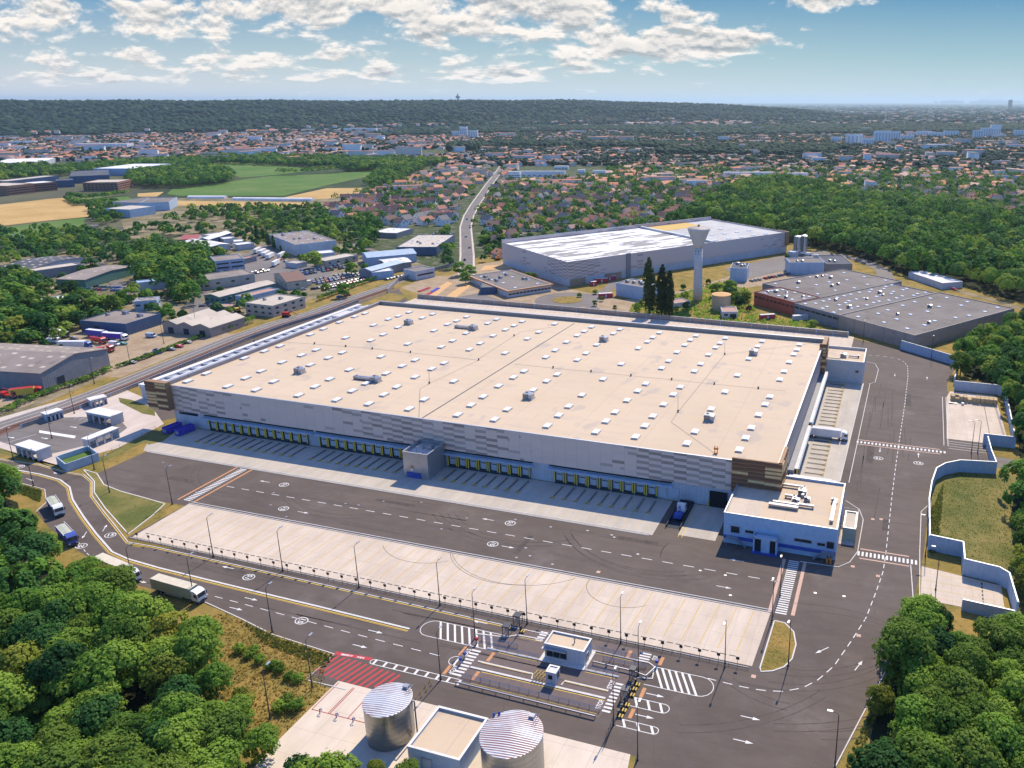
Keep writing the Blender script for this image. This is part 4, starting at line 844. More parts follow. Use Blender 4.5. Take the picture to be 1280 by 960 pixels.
def lorry(name, label, cat, x, y, rz, trailer='box', L=13.4, cabm='white_gel', tm='white_gel', top='cream_tarp', z=.05, group=None):
    r = thing(name, label, cat, (0, 0, 0), group); x0 = -L/2-1.6
    mb = MB(); mb.box(x0+.4, -.5, .85, x0+L+2.6, .5, 1.1); mb.build('chassis', 'dark_metal', r)
    if trailer == 'box':
        mb = MB(); mb.box(x0, -1.27, 1.15, x0+L, 1.27, 3.95); t = mb.build('trailer_box', tm, r)
        mb = MB(); mb.box(x0+.1, -1.2, 3.95, x0+L-.1, 1.2, 3.99); mb.build('trailer_roof', top, t)
        mb = MB(); mb.box(x0-.04, -1.2, 1.2, x0, -.03, 3.85); mb.box(x0-.04, .03, 1.2, x0, 1.2, 3.85); mb.build('rear_door', 'light_metal', t)
        for s in (-1, 1): mb = MB(); mb.box(x0+4.5, s*1.2-.02, .55, x0+L-3, s*1.2+.02, 1.1); mb.build('side_skirt', 'light_metal', t)
    elif trailer == 'tipper':
        mb = MB(); mb.box(x0, -1.25, 1.15, x0+L, 1.25, 1.3); mb.box(x0, -1.25, 1.3, x0+L, -1.15, 2.9); mb.box(x0, 1.15, 1.3, x0+L, 1.25, 2.9); mb.box(x0, -1.15, 1.3, x0+.1, 1.15, 2.9); mb.box(x0+L-.1, -1.15, 1.3, x0+L, 1.15, 2.9)
        for k in range(6): mb.box(x0+.6+k*(L-1.2)/5, -1.32, 1.2, x0+.72+k*(L-1.2)/5, -1.25, 2.9); mb.box(x0+.6+k*(L-1.2)/5, 1.25, 1.2, x0+.72+k*(L-1.2)/5, 1.32, 2.9)
        t = mb.build('tipper_body', tm, r)
        mb = MB(); mb.add([(x0+.1, -1.15, 2.78), (x0+L-.1, -1.15, 2.78), (x0+L-.1, 0, 2.95), (x0+.1, 0, 2.95), (x0+L-.1, 1.15, 2.78), (x0+.1, 1.15, 2.78)], [(0, 1, 2, 3), (3, 2, 4, 5)]); mb.build('tarpaulin', top, t)
        mb = MB(); mb.tube([(x0, -1.25, 2.93), (x0+L, -1.25, 2.93)], .07); mb.tube([(x0, 1.25, 2.93), (x0+L, 1.25, 2.93)], .07); mb.build('rim_rail', 'white_gel', t)
    elif trailer == 'tank':
        mb = MB(); mb.tube([(x0, 0, 2.2), (x0+.3, 0, 2.2), (x0+L-.3, 0, 2.2), (x0+L, 0, 2.2)], 1.05, 16); mb.build('tank', tm, r)
    elif trailer == 'bed':
        mb = MB(); mb.box(x0, -1.2, 1.1, x0+L, 1.2, 1.3); mb.box(x0+.4, -1.1, 1.3, x0+L*.55, 1.1, 2.2); mb.tube([(x0+L-.6, 0, 1.3), (x0+L-.6, 0, 3.4), (x0+L*.3, 0, 3.9)], .15); mb.build('flat_bed', tm, r)
    cab(r, x0+L+.35, cabm)
    for wx in ((x0+1.8, x0+3.1, x0+4.4) if L > 9 else (x0+1.3, x0+2.6))+(x0+L-.4, x0+L+1.6):
        for s in (-1, 1): wheel(r, wx, s*1.05, .5, .34)
    r.location = (x, y, z); r.rotation_euler = (0, 0, rz); return r
lorry('articulated_lorry', 'white articulated lorry backed against the middle of the side docks', 'lorry', -20.0, 277.0, 0, tm='white_gel', top='white_roof')
lorry('articulated_lorry', 'white articulated lorry at the side docks right behind the office annex, partly hidden by it', 'lorry', -19.6, 234.5, 0, tm='white_gel', top='white_roof')
x, y = P(62, 640); x2, y2 = P(57, 625)
def along(p, q, **k):
    a, b = Vector(P(*p)), Vector(P(*q)); c = (a+b)/2; return c.x, c.y, math.atan2(b.y-a.y, b.x-a.x)
xx, yy, aa = along((52, 640), (70, 668)); lorry('tipper_lorry', 'rear one of two parked tipper lorries on the curved road, white cab', 'lorry', xx-4.6, yy+5.8, aa, 'tipper', 8.6, 'white_gel', 'blue_paint', 'tarp_green')
xx, yy, aa = along((68, 672), (92, 700)); lorry('tipper_lorry', 'front one of two parked tipper lorries on the curved road, blue cab', 'lorry', xx-3.0, yy+3.6, aa, 'tipper', 8.6, 'blue_paint', 'blue_paint', 'tarp_green')
xx, yy, aa = along((186, 738), (248, 756)); lorry('curtain_lorry', 'long cream-topped lorry with white cab beside the trees on the lower road', 'lorry', xx+1.4, yy+.9, aa, 'box', 13.4, 'white_gel', 'tarp_green', 'cream_tarp')
xx, yy, aa = along((120, 716), (166, 736)); lorry('curtain_lorry', 'lorry with white and blue cab half hidden under foliage behind the cream-topped one', 'lorry', xx-.6, yy+2.0, aa, 'box', 13.4, 'white_gel', 'cream_tarp', 'cream_tarp')
x, y = P(857, 648); lorry('yard_tractor', 'short white and blue shunting vehicle standing on the ramp between dock doors and entrance', 'vehicle', -56.3, 205.5, -math.pi/2+math.pi, 'bed', 4.2, 'white_gel', 'blue_paint')
# estate yard lorries (dirt yard on the left)
ZY = lambda x, y: (x/5.333, 400+y/5.333)
for nm, lab, p, q, tr, L, cm, tm in (('articulated_lorry', 'long white trailer lorry parked on the dirt yard, nearest the grey ribbed shed', (415, 190), (600, 190), 'box', 13.4, 'blue_gloss', 'white_gel'),
                                 ('tank_lorry', 'red tank lorry in the middle of the dirt yard', (600, 145), (715, 165), 'tank', 8, 'red_gloss', 'red_gloss'),
                                 ('articulated_lorry', 'violet-sided lorry with white cab in front of the dark shed', (705, 130), (850, 140), 'box', 11, 'white_gel', 'violet_paint'),
                                 ('articulated_lorry', 'cream and violet lorry parked behind the red tank lorry', (595, 108), (720, 122), 'box', 11, 'white_gel', 'violet_paint'),
                                 ('recovery_truck', 'red flatbed recovery truck in front of the white trailer', (650, 210), (760, 215), 'bed', 6.5, 'red_gloss', 'red_gloss'),
                                 ('articulated_lorry', 'brown-sided lorry parked by the tree edge on the dirt yard', (335, 105), (455, 120), 'box', 11, 'dark_metal', 'rust'),
                                 ('recovery_truck', 'red truck on the small yard below the grey ribbed shed', (20, 510), (110, 520), 'bed', 6.5, 'red_gloss', 'red_gloss'),
                                 ('fairground_truck', 'yellow and red decorated truck beside the shed doors', (125, 515), (250, 500), 'box', 8.5, 'red_gloss', 'yellow_paint')):
    xx, yy, aa = along(ZY(*p), ZY(*q)); lorry(nm, lab, 'lorry', xx, yy, aa, tr, L, cm, tm, 'white_gel' if tm != 'yellow_paint' else 'red_gloss')
def car_proto(name, m, van=False):
    r = thing(name, '', 'van' if van else 'car')
    L, w, h = (5.4, 2.0, 2.3) if van else (4.3, 1.78, 1.45)
    if van: prof = [(-L/2, .35), (L/2, .35), (L/2+.0, 1.0), (L/2-.6, 1.3), (L/2-1.1, h), (-L/2, h)]
    else: prof = [(-L/2, .3), (L/2, .3), (L/2, .72), (L/2-1.0, .92), (L/2-1.75, h-.05), (-L/2+.75, h), (-L/2+.1, .98)]
    n = len(prof); mb = MB(); k = .9
    mb.add([(a, -w/2*(k if z > 1.1 else 1), z) for a, z in prof]+[(a, w/2*(k if z > 1.1 else 1), z) for a, z in prof], [tuple(range(n)), tuple(range(n, 2*n))[::-1]]+[(i, n+i, n+(i+1) % n, (i+1) % n) for i in range(n)])
    b = mb.build('body', m, r)
    mb = MB(); q = w/2*.86
    if van: mb.quad((L/2-.58, -q, 1.36), (L/2-.58, q, 1.36), (L/2-1.04, q, h-.12), (L/2-1.04, -q, h-.12))
    else: mb.quad((L/2-1.02, -q, .97), (L/2-1.02, q, .97), (L/2-1.70, q*.92, h-.1), (L/2-1.70, -q*.92, h-.1)); mb.quad((-L/2+.13, q, 1.02), (-L/2+.13, -q, 1.02), (-L/2+.68, -q*.92, h-.04), (-L/2+.68, q*.92, h-.04))
    mb.build('windscreen', 'glass_dark', b)
    for s in (-1, 1):
        mb = MB(); yv = s*(w/2*.95+.02)
        if van: mb.quad((L/2-1.9, s*(w/2*.92+.02), 1.35), (L/2-1.0, s*(w/2*.92+.02), 1.35), (L/2-1.2, s*(w/2*.9+.02), 1.95), (L/2-1.9, s*(w/2*.9+.02), 1.95))
        else: mb.quad((-L/2+.6, yv, .98), (L/2-1.3, yv, .98), (L/2-1.8, s*(w/2*.9+.02), h-.1), (-L/2+.9, s*(w/2*.9+.02), h-.1))
        mb.build('side_window', 'glass_dark', b)
        for wx in (-L/2+.8, L/2-.8): wheel(r, wx, s*(w/2-.1), .32, .22)
    return r
CARC = [('white', 'car_white'), ('silver', 'silver_gloss'), ('black', 'black_gloss'), ('dark blue', 'blue_gloss'), ('red', 'red_gloss'), ('green', 'green_gloss')]
CARS = {c: Stamp(car_proto('parked_car', m), '') for c, m in CARC}; VAN = {c: Stamp(car_proto('parked_van', m, True), '') for c, m in (('white', 'white_gel'), ('pale blue', 'pale_blue_wall'))}
cr = random.Random(11)
def car(px, py, ang, where, group, col=None, van=False, world=False, z=.06):
    x, y = (px, py) if world else P(px, py)
    if van: c = col or 'white'; o = VAN[c].put(x, y, z, ang, '%s van %s' % (c, where), 'van')
    else: c = col or cr.choices([q[0] for q in CARC], (5, 5, 4, 2, 2, .6))[0]; o = CARS[c].put(x, y, z, ang, '%s car %s' % (c, where), 'car')
    o['group'] = group; return o
for (a, b), c, lab in (((990, 240), 'black', 'leftmost by the hedge'), ((1042, 226), 'dark blue', 'second from left by the hedge'), ((1052, 210), 'black', 'just behind the dark blue one by the hedge'), ((1142, 202), 'silver', 'in the middle by the hedge'), ((1195, 182), 'red', 'with the red paint by the hedge'),
                       ((1252, 155), 'white', 'rightmost of the cars by the hedge'), ((290, 160), 'dark blue', 'by the tree edge, left of two pale vans'), ((495, 128), 'silver', 'alone behind the long white trailer'), ((820, 165), 'green', 'next to the violet lorry'), ((880, 290), 'silver', 'half hidden at the yard corner by the hedge')):
    car(*ZY(a, b), .2, 'on the dirt yard '+lab, 'cars on the dirt yard', c)
for (a, b), lab in (((350, 150), 'left one of two by the tree edge of the dirt yard'), ((365, 130), 'rear one of two by the tree edge of the dirt yard'), ((765, 170), 'beside the red recovery truck on the dirt yard'), ((1010, 115), 'next to the beige triple-gabled shed on the dirt yard')):
    car(*ZY(a, b), .15, lab, 'vans on the dirt yard', 'white' if a != 1010 else 'pale blue', True)
for x, y, w_ in ((1004, 318, 'left one of three near the twin silos'), (1011, 319.5, 'middle one of three near the twin silos'), (1021, 321.5, 'right one of three near the twin silos')): car(x, y, .3, w_, 'vans near the silos', 'white', True)
# ------------------------------------------------------------------ street lamps
lp = thing('street_lamp', '', 'street lamp'); mb = MB(); mb.tube([(0, 0, .3), (0, 0, 12)], .13, 8, .07); mb.build('pole', 'dark_metal', lp)
mb = MB(); mb.box(-.22, -.22, 0, .22, .22, .3); mb.lathe(0, 0, [(.17, .3), (.17, 1.6)], 8); mb.build('base', 'dark_metal', lp)
mb = MB(); mb.tube([(0, 0, 11.9), (0, .3, 12.15), (0, 1.3, 12.35)], .06, 6); mb.build('arm', 'dark_metal', lp)
mb = MB(); mb.box(-.2, 1.1, 12.28, .2, 2.1, 12.42); mb.build('lamp_head', 'light_metal', lp)
LS = Stamp(lp, 'tall street lamps round the yards and roads')
for (px, py), rz, lab in (((215.5, 630.5), 0, 'at the corner of the yard beside the far-left grass verge'), ((266.8, 696.5), 0, 'at the left end of the parking bays'), ((353.5, 714), 0, 'third in the row along the bay posts'), ((448.7, 734.8), 0, 'fourth in the row along the bay posts'),
                          ((550, 757), 0, 'along the bay posts, just left of the gate turnstiles'), ((659, 780), 0, 'along the bay posts, directly behind the gatehouse'), ((776, 804), 0, 'along the bay posts, right of the gatehouse'), ((906, 834), 180, 'along the bay posts, nearest the grass island'),
                          ((985.4, 832), 170, 'standing on the grass island at the road bend'), ((1043.5, 959), 90, 'at the bottom kerb of the right-hand bend near the trees'), ((340.5, 790.8), 0, 'beside the lower road kerb above the meadow'), ((390.5, 860.8), 0, 'at the corner of the red hatched fire lane'),
                          ((168, 737), 0, 'between the half-hidden lorry and the cream-topped lorry'), ((243, 750), 0, 'right at the nose of the cream-topped lorry'), ((137, 616), 20, 'at the tip of the grass verge, left of the truck yard'), ((118, 587), 20, 'beside the blue-grey open basin'), ((42, 608), 0, 'on the outside kerb near the left picture edge'),
                          ((594, 798), 0, 'at the hatched island beside the left gate turnstile'), ((551, 850), 0, 'at the end of the ladder-striped strip'), ((798, 844), 0, 'at the right end of the gate railings'), ((767, 906), 0, 'beside the yellow and black barrier gates'),
                          ((797, 950), 0, 'on the green wedge right of the tanks'), ((1169.5, 737.5), 90, 'in the lower right concrete bay'), ((1156.7, 695), 90, 'at the kerb just above the lower right bay'), ((1214, 567), 90, 'beside the fence at the mouth of the upper right bay'), ((1222, 566), 90, 'right beside its twin at the mouth of the upper right bay'),
                          ((1164, 449), 180, 'before the straight back wall of the right road'), ((1079, 428), 180, 'just behind the rear annex'), ((338, 880+20), 0, 'among the crowns at the left of the tank yard'), ((965, 775), 180, 'at the yard crossing beside the grass island'), ((975, 745), 180, 'beside the right crossing pad')):
    x, y = P(px, py); LS.put(x, y, .02, R(rz), 'thin dark street lamp '+lab)
# lamps along the left road and the back
for i, (px, py) in enumerate(((17, 575), (65, 548), (93, 517), (118, 480), (163, 456), (205, 430), (246, 412), (290, 396))):
    x, y = P(px, py); LS.put(x, y, .02, R(-90), 'street lamp beside the railway road, number %s from the left picture edge' % ['one', 'two', 'three', 'four', 'five', 'six', 'seven', 'eight'][i])
# ------------------------------------------------------------------ bay number posts
bp = thing('bay_post', 'thin black post with a small square plate along the truck parking edge', 'bay post'); mb = MB(); mb.tube([(0, 0, 0), (0, 0, 2.3)], .05, 6); mb.build('post', 'dark_metal', bp)
mb = MB(); mb.box(-.38, -.04, 1.9, .38, .04, 2.6); mb.build('plate', 'black_paint', bp); BS = Stamp(bp, 'bay posts along the truck parking')
for i in range(41): BS.put(-199.2+i*4.32, 145.6, .13, 0)
# fence along the lot
def fence(name, label, pts, h=1.2, step=3.0, m='dark_metal', rails=(.4, .8, 1.2), r=.035):
    mb = MB(); f = thing(name, label, 'fence', (pts[0][0], pts[0][1], 0))
    for z in rails: mb.tube([(x, y, z*h/rails[-1]) for x, y in pts], r, 4)
    mb.build('rail', m, f); mb = MB()
    for a, b in zip(pts, pts[1:]):
        L = math.dist(a, b); n = max(1, int(L/step))
        for i in range(n+1): t = i/n; x, y = a[0]+(b[0]-a[0])*t, a[1]+(b[1]-a[1])*t; mb.tube([(x, y, 0), (x, y, h)], r*1.2, 4)
    tag(mb.build('upright', m, f), kind='stuff'); return f
fence('railing', 'low dark rail with thin uprights all along the lower edge of the truck parking', [(-203, 146.1), (-24, 145.6)], .9, 4.32)
fence('mesh_fence', 'thin wire fence between the paved forecourt and the left edge of the dock apron', PP([(120, 576), (150, 560), (195, 537)]), 1.6, 3)
# ------------------------------------------------------------------ gate complex
gh = flat_block('gatehouse', 'small white gatehouse with flat roof and blue window front between the weighing lanes', 'gatehouse', -68.2, 135.6, -58.7, 140.2, 3.9, 'white_wall', 'membrane_roof', .35)
for i in range(3): opening(gh, -67.7+i*1.65, -66.2+i*1.65, 135.6, .9, 3.0, 'window', 'glass_dark')
opening(gh, 137, 138, -58.7, .1, 2.3, 'door', 'glass_dark', face='x')
mb = MB(); mb.box(-69.2, 134.4, .02, -58.0, 141, .22); mb.build('platform', 'kerb', gh)
mb = MB(); mb.box(-68.6, 134.8, 2.95, -62.8, 135.5, 3.1); mb.build('awning', 'light_metal', gh)
mb = MB(); mb.lathe(-62, 138.2, [(.12, 3.6), (.12, 4.5), (.3, 4.6)], 8); mb.build('aerial', 'dark_metal', gh)
bo = flat_block('booth', 'tiny white square kiosk on the lane island in front of the gatehouse', 'booth', -64.5, 128.3, -62.2, 130.5, 3.1, 'white_wall', 'white_roof', .15)
opening(bo, -64.0, -63.0, 128.3, 1.4, 2.4, 'window', 'glass_dark', frame=False); opening(bo, 129, 130, -62.2, 1.2, 2.4, 'window', 'glass_dark', face='x', frame=False)
g = MB(); g.ribbon([(-82.6, 127.9), (-50.8, 127.9)], .5, .2, .0); g.ribbon([(-82.2, 134.6), (-50.4, 134.8)], .5, .2, 0); g.ribbon([(-82, 130.1), (-68.6, 130.1), (-68, 128.6)], .35, .16, 0); g.ribbon([(-61.2, 128.8), (-61, 130.2), (-51, 130.2)], .35, .16, 0)
g.ribbon([(-87.1, 138.4), (-80.2, 139.3), (-77.6, 140.9), (-71.3, 141.1)], .3, .16, 0); g.ribbon([(-59.2, 141.2), (-48.5, 141.0), (-45.5, 141.1), (-43.9, 140.2), (-43.2, 136.5), (-46.4, 135.8)], .3, .16, 0); struct(g, 'lane_kerb', 'kerb')
g = MB(); g.ribbon([(-79.5, 127.35), (-50.8, 127.4)], .2, Z1+.004); g.ribbon([(-79, 134.1), (-69.4, 134.1)], .2, Z1+.004); g.ribbon([(-58, 134.2), (-51, 134.2)], .2, Z1+.004); g.ribbon([(-81, 129.8), (-69, 129.8)], .12, .17); g.ribbon([(-61, 129.9), (-51, 129.9)], .12, .17); g.ribbon([(-80, 123.6), (-51, 123.4)], .18, Z1+.004); g.ribbon([(-77, 140.5), (-71.4, 140.5)], .14, Z1+.004); g.ribbon([(-58, 140.6), (-49, 140.5)], .14, Z1+.004); struct(g, 'lane_marking', 'yellow_paint')
for pts, lab in (([(-82.8, 124.6), (-50.6, 124.2)], 'nearest to the tanks with long grey parallel rails'), ([(-82.4, 135.2), (-69.4, 135.0)], 'left of the gatehouse platform on the kerb'), ([(-84.9, 136.9), (-75.6, 136.9)], 'short piece left of the gatehouse by the red box'), ([(-58.2, 135.2), (-50.6, 135.2)], 'right of the gatehouse platform on the kerb'), ([(-55.5, 138.9), (-45.6, 139.2)], 'along the narrow island right of the gatehouse'), ([(-59.2, 141.6), (-48.5, 141.5)], 'behind and right of the gatehouse')):
    fence('guard_railing', 'pale steel guard railing '+lab, pts, 1.1, 2.2, 'galv', (.3, .6, .9, 1.15), .05)
for pts, lab in (([(-82.8, 122.2), (-50.8, 122.0)], 'on the tank side of the lanes'), ([(-57.2, 137.0), (-47.9, 136.8), (-44.6, 136.2), (-43.4, 139.5)], 'bending round the narrow island right of the gatehouse')):
    b = thing('crash_barrier', 'galvanised crash barrier '+lab, 'crash barrier', (pts[0][0], pts[0][1], 0)); mb = MB()
    for a, c in zip(pts, pts[1:]): mb.ribbon([a, c], .16, .85, .5)
    mb.build('beam', 'galv', b); mb = MB()
    for a, c in zip(pts, pts[1:]):
        n = max(1, int(math.dist(a, c)/3))
        for i in range(n+1): mb.cbox(a[0]+(c[0]-a[0])*i/n, a[1]+(c[1]-a[1])*i/n, 0, .12, .12, .8)
    mb.build('post', 'dark_metal', b)
def turnstile(x, y, label, s=1):
    t = thing('turnstile', label, 'turnstile', (x, y, 0)); mb = MB()
    for a, b in ((-.8, -.8), (.8, -.8), (.8, .8), (-.8, .8)): mb.cbox(x+a*s, y+b*s, 0, .14, .14, 2.4)
    mb.box(x-.9*s, y-.9*s, 2.3, x+.9*s, y+.9*s, 2.6); mb.build('frame', 'dark_metal', t); mb = MB()
    for k in range(6): mb.tube([(x-.7*s, y, .3+k*.35), (x+.7*s, y, .3+k*.35)], .04, 4); mb.tube([(x, y-.7*s, .3+k*.35), (x, y+.7*s, .3+k*.35)], .04, 4)
    mb.tube([(x, y, 0), (x, y, 2.3)], .08); mb.build('rotor', 'galv', t); return t
turnstile(-80.2, 140.6, 'dark full-height turnstile standing on the left hatched island tip'); turnstile(-79.6, 144.9, 'dark full-height turnstile against the kerb, behind the hatched island one'); turnstile(-47.3, 135.6, 'dark turnstile at the end of the crash barrier right of the lanes', .8); turnstile(-46.9, 129.3, 'dark turnstile in the middle of the barrier line, among yellow and black panels', .9)
yb = thing('barrier_gate', '', 'barrier gate'); mb = MB(); mb.cbox(0, 0, 0, .5, .5, 1.3); mb.tube([(-.1, 0, 1.1), (-.1, -2.2, 1.1)], .07, 6); mb.build('post', 'dark_metal', yb)
mb = MB(); mb.box(.25, -.8, .1, 1.1, .1, .42); mb.mat(1).box(.5, -.82, .11, .85, .12, .43); mb.build('hazard_block', ['yellow_paint', 'black_paint'], yb); YS = Stamp(yb, 'yellow and black barrier gates across the exit lanes')
for x, y, w_ in ((-46.6, 124.4, 'nearest the crash barrier on the tank side'), (-46.5, 126.1, 'second from the tank side'), (-46.4, 127.7, 'third from the tank side, before the middle turnstile'), (-46.3, 130.7, 'just behind the middle turnstile'), (-46.4, 132.5, 'second behind the middle turnstile'), (-46.2, 134.0, 'farthest along, next to the barrier end')): YS.put(x, y, .03, 0, 'yellow and black striped barrier gate '+w_)
YS.put(-77.6, 142.6, .03, 0, 'yellow barrier gate beside the two left turnstiles')
wg = thing('weigh_frame', 'yellow tubular frame on the lane island left of the tiny kiosk', 'frame', (-66, 129, 0)); mb = MB()
for k in range(4): mb.tube([(-67.6+k*.75, 128.4, .1), (-67.6+k*.75, 128.4, 1.4), (-67.2+k*.75, 130.2, 1.4), (-67.2+k*.75, 130.2, .1)], .08, 6)
mb.tube([(-67.8, 128.4, 1.0), (-65.0, 128.4, 1.0)], .07); mb.build('hoop', 'yellow_paint', wg)
fence('gate_fence', 'tall dark mesh fence running from the barrier gates to the tank yard edge', [(-46.7, 122), (-46.4, 116.2)], 2.2, 1.0, 'dark_metal', (.1, .7, 1.4, 2.1))
for px, py, m, lab in ((596, 805, 'red_gloss', 'small red box beside the left crossing of the gate'), (581, 823, 'blue_paint', 'small blue box on the rear oval island of the gate'), (576, 830, 'blue_paint', 'small blue and white box on the front tip of the oval gate island'), (821, 833, 'blue_paint', 'small blue box by the right kerb bend of the gate')):
    x, y = P(px, py); b = thing('card_reader', lab, 'card reader', (x, y, 0)); mb = MB(); mb.cbox(x, y, 0, .3, .3, 1.0); mb.build('pedestal', 'light_metal', b); mb = MB(); mb.cbox(x, y, 1.0, .6, .5, .7); mb.build('box', m, b)
for px, py in ((519, 851),): pass
ct = Stamp(thing('zigzag_post', 'short yellow post in the double row at the fire lane end', 'post'), 'short yellow posts by the fire lane'); mb = MB(); mb.lathe(0, 0, [(.1, 0), (.1, .7), (.04, .8)], 8); mb.build('post', 'yellow_paint', ct.root)
for i in range(7): ct.put(-88.6+(i % 2)*.9, 115.9+i*.9, .03)
# hydrant hooks at the tank yard
hk = thing('hydrant', '', 'hydrant'); mb = MB(); mb.tube([(0, 0, 0), (0, 0, 1.0), (.3, 0, 1.2), (.5, 0, 1.0)], .11, 8); mb.build('pipe', 'blue_paint', hk); mb = MB(); mb.cbox(.5, 0, .85, .25, .25, .2); mb.build('coupling', 'light_metal', hk); HS = Stamp(hk, 'suction hydrants in the tank yard')
for x, w_ in ((-104.9, 'leftmost of the three'), (-100.9, 'middle one of the three'), (-96.9, 'rightmost of the three, nearest the tank')): HS.put(x, 106.6, .05, 0, 'blue bent suction hydrant on the red line, '+w_)
# ------------------------------------------------------------------ sprinkler tanks and pump house
def tank(x, y, r, h, label):
    t = thing('water_tank', label, 'tank', (x, y, 0)); mb = MB(); prof = [(r, .05)]
    for k in range(1, 8): prof += [(r+.012, h*k/7-.04), (r+.02, h*k/7), (r, h*k/7+.02)] if k < 7 else [(r, h)]
    mb.lathe(x, y, prof, 64); mb.build('shell', 'galvanised_tank', t, smooth=False)
    mb = MB(); mb.lathe(x, y, [(r+.12, h-.12), (r+.14, h+.02), (r+.05, h+.06), (.05, h+r*.1)], 64); mb.build('roof', 'tank_roof', t)
    mb = MB(); mb.box(x+r*.25, y+r*.72, h+.1, x+r*.25+1.1, y+r*.72+.9, h+.75); mb.build('hatch', 'galv', t)
    mb = MB(); 
    for a in (0, .5): mb.tube([(x+r*.25+1.5+a, y+r*.55, h), (x+r*.25+1.5+a, y+r*.55, h+1.1), (x+r*.25+1.5+a, y+r*.85, h+1.1), (x+r*.25+1.5+a, y+r*.85, h)], .05, 4)
    mb.build('guard_rail', 'galv', t); return t
t1 = tank(-87.7, 106.3, 4.55, 8.2, 'smaller galvanised round tank with streaked ribbed lid, at left of the tank yard')
mb = MB(); mb.tube([(-83.7, 107.6, 7.8), (-82.6, 107.6, 7.9), (-82.6, 107.6, .6), (-80.4, 107.6, .5)], .14, 8); mb.build('pipe', 'dark_metal', t1); mb = MB(); mb.tube([(-82.6, 107.4, .5), (-80.3, 107.0, .5)], .13, 8); mb.build('red_pipe', 'dark_red', t1)
tank(-60.6, 105.6, 5.7, 8.4, 'larger galvanised round tank with rust-striped lid, at right of the pump house')
pu = flat_block('pump_house', 'square pump house with pinkish flat roof and white rim between the two round tanks', 'pump house', -80.0, 100.9, -69.0, 111.6, 4.2, 'office_wall', 'membrane_roof', .5, 'white_roof', .35)
opening(pu, -77, -75, 100.9, .1, 2.5, 'door', 'dock_white'); 
for x, y in ((-65.7, 108.4), (-64.9, 109.0)): mb = MB(); mb.lathe(x, y, [(.25, 8.3), (.25, 9.0), (.1, 9.2)], 10); mb.build('breather', 'blue_paint', bpy.data.objects['water_tank.001'])
# ------------------------------------------------------------------ blue-grey concrete walls on the right
def wall_run(label, pts, h=4.3, t=.3, m='retaining', name='retaining_wall', every=5.5, z0=0):
    w = thing(name, label, 'wall', (pts[0][0], pts[0][1], 0)); mb = MB()
    for a, b in zip(pts, pts[1:]): mb.ribbon([a, b], t, h, z0)
    mb.build('panel', m, w); mb = MB()
    for a, b in zip(pts, pts[1:]): mb.ribbon([a, b], t+.06, h+.1, h)
    mb.build('coping', 'light_metal', w); mb = MB(); k = 0
    for a, b in zip(pts, pts[1:]):
        n = max(1, round(math.dist(a, b)/every)); ang = math.atan2(b[1]-a[1], b[0]-a[0])
        for i in range(n+1):
            x, y = a[0]+(b[0]-a[0])*i/n, a[1]+(b[1]-a[1])*i/n; q = MB((x, y, ang)); q.box(-.18, -.28, z0, .18, .28, h-.02); mb.v += q.v; c = len(mb.v)-8; mb.f += [tuple(c+j for j in f) for f in q.f]; mb.m += q.m
    mb.build('pilaster', 'office_wall', w); return w
wall_run('straight blue-grey wall closing the back of the right-hand road', [(5, 399.7), (30.5, 380.2)], 4.6)
wall_run('short wall stub joining the back wall to the upper right bay', [(30.6, 379.4), (30.4, 372), (28.6, 357), (28, 353)], 3.5)
wall_run('blue wall round three sides of the upper right concrete bay behind the block pile', [(27.8, 345.0), (44.9, 345.0), (47.3, 342.5), (45.4, 288.4), (35.0, 288.2)], 4.4)
wall_run('curved blue wall with dark pilasters between the right-hand road and the sloping lawn', [(36.0, 286), (36.2, 274), (36.9, 264.3), (25.5, 262.3), (20.7, 258.4), (17.7, 253.6), (16, 243), (15.0, 231), (14.7, 208.4)], 4.4)
wall_run('stepped blue wall round the lower right concrete bay, lawn behind it', [(14.8, 208.3), (23.3, 207.2), (23.2, 198.4), (31.5, 197.0), (33.6, 195), (34.2, 182.5)], 4.8)
wall_run('white-topped blue wall beside the tree crowns at the foot of the lower right bay', [(22, 182.0), (33.4, 180.9)], 3.2)
# block pile
bpile = thing('block_pile', 'long pile of sandy stone blocks stacked against the wall of the upper right bay', 'block pile', (34, 331, 0)); mb = MB(); r_ = random.Random(5)
for i in range(11):
    for j in range(2):
        for k in range(3 if r_.random() < .8 else 2): x = 25.6+i*1.65+r_.random()*.15; y = 330.6+j*1.9; mb.box(x, y, k*.85+.05, x+1.5, y+1.7, k*.85+.85)
mb.build('block', 'sand_block', bpile)
dbr = thing('pallet_stack', 'few grey boards and a box lying in front of the sandy block pile', 'debris', (27, 328, 0)); mb = MB(); mb.cbox(26.5, 328.4, .05, 3.2, 1.2, .3); mb.cbox(25.6, 328.0, .35, 1.6, .7, .2); mb.cbox(30.2, 327.8, .05, 1, 1, .9); mb.build('board', 'light_metal', dbr)
fence('wire_fence', 'thin grey fence lining the right side of the upper right bay', [(42.6, 333), (42.9, 299), (43, 292)], 1.8, 3, 'galv')
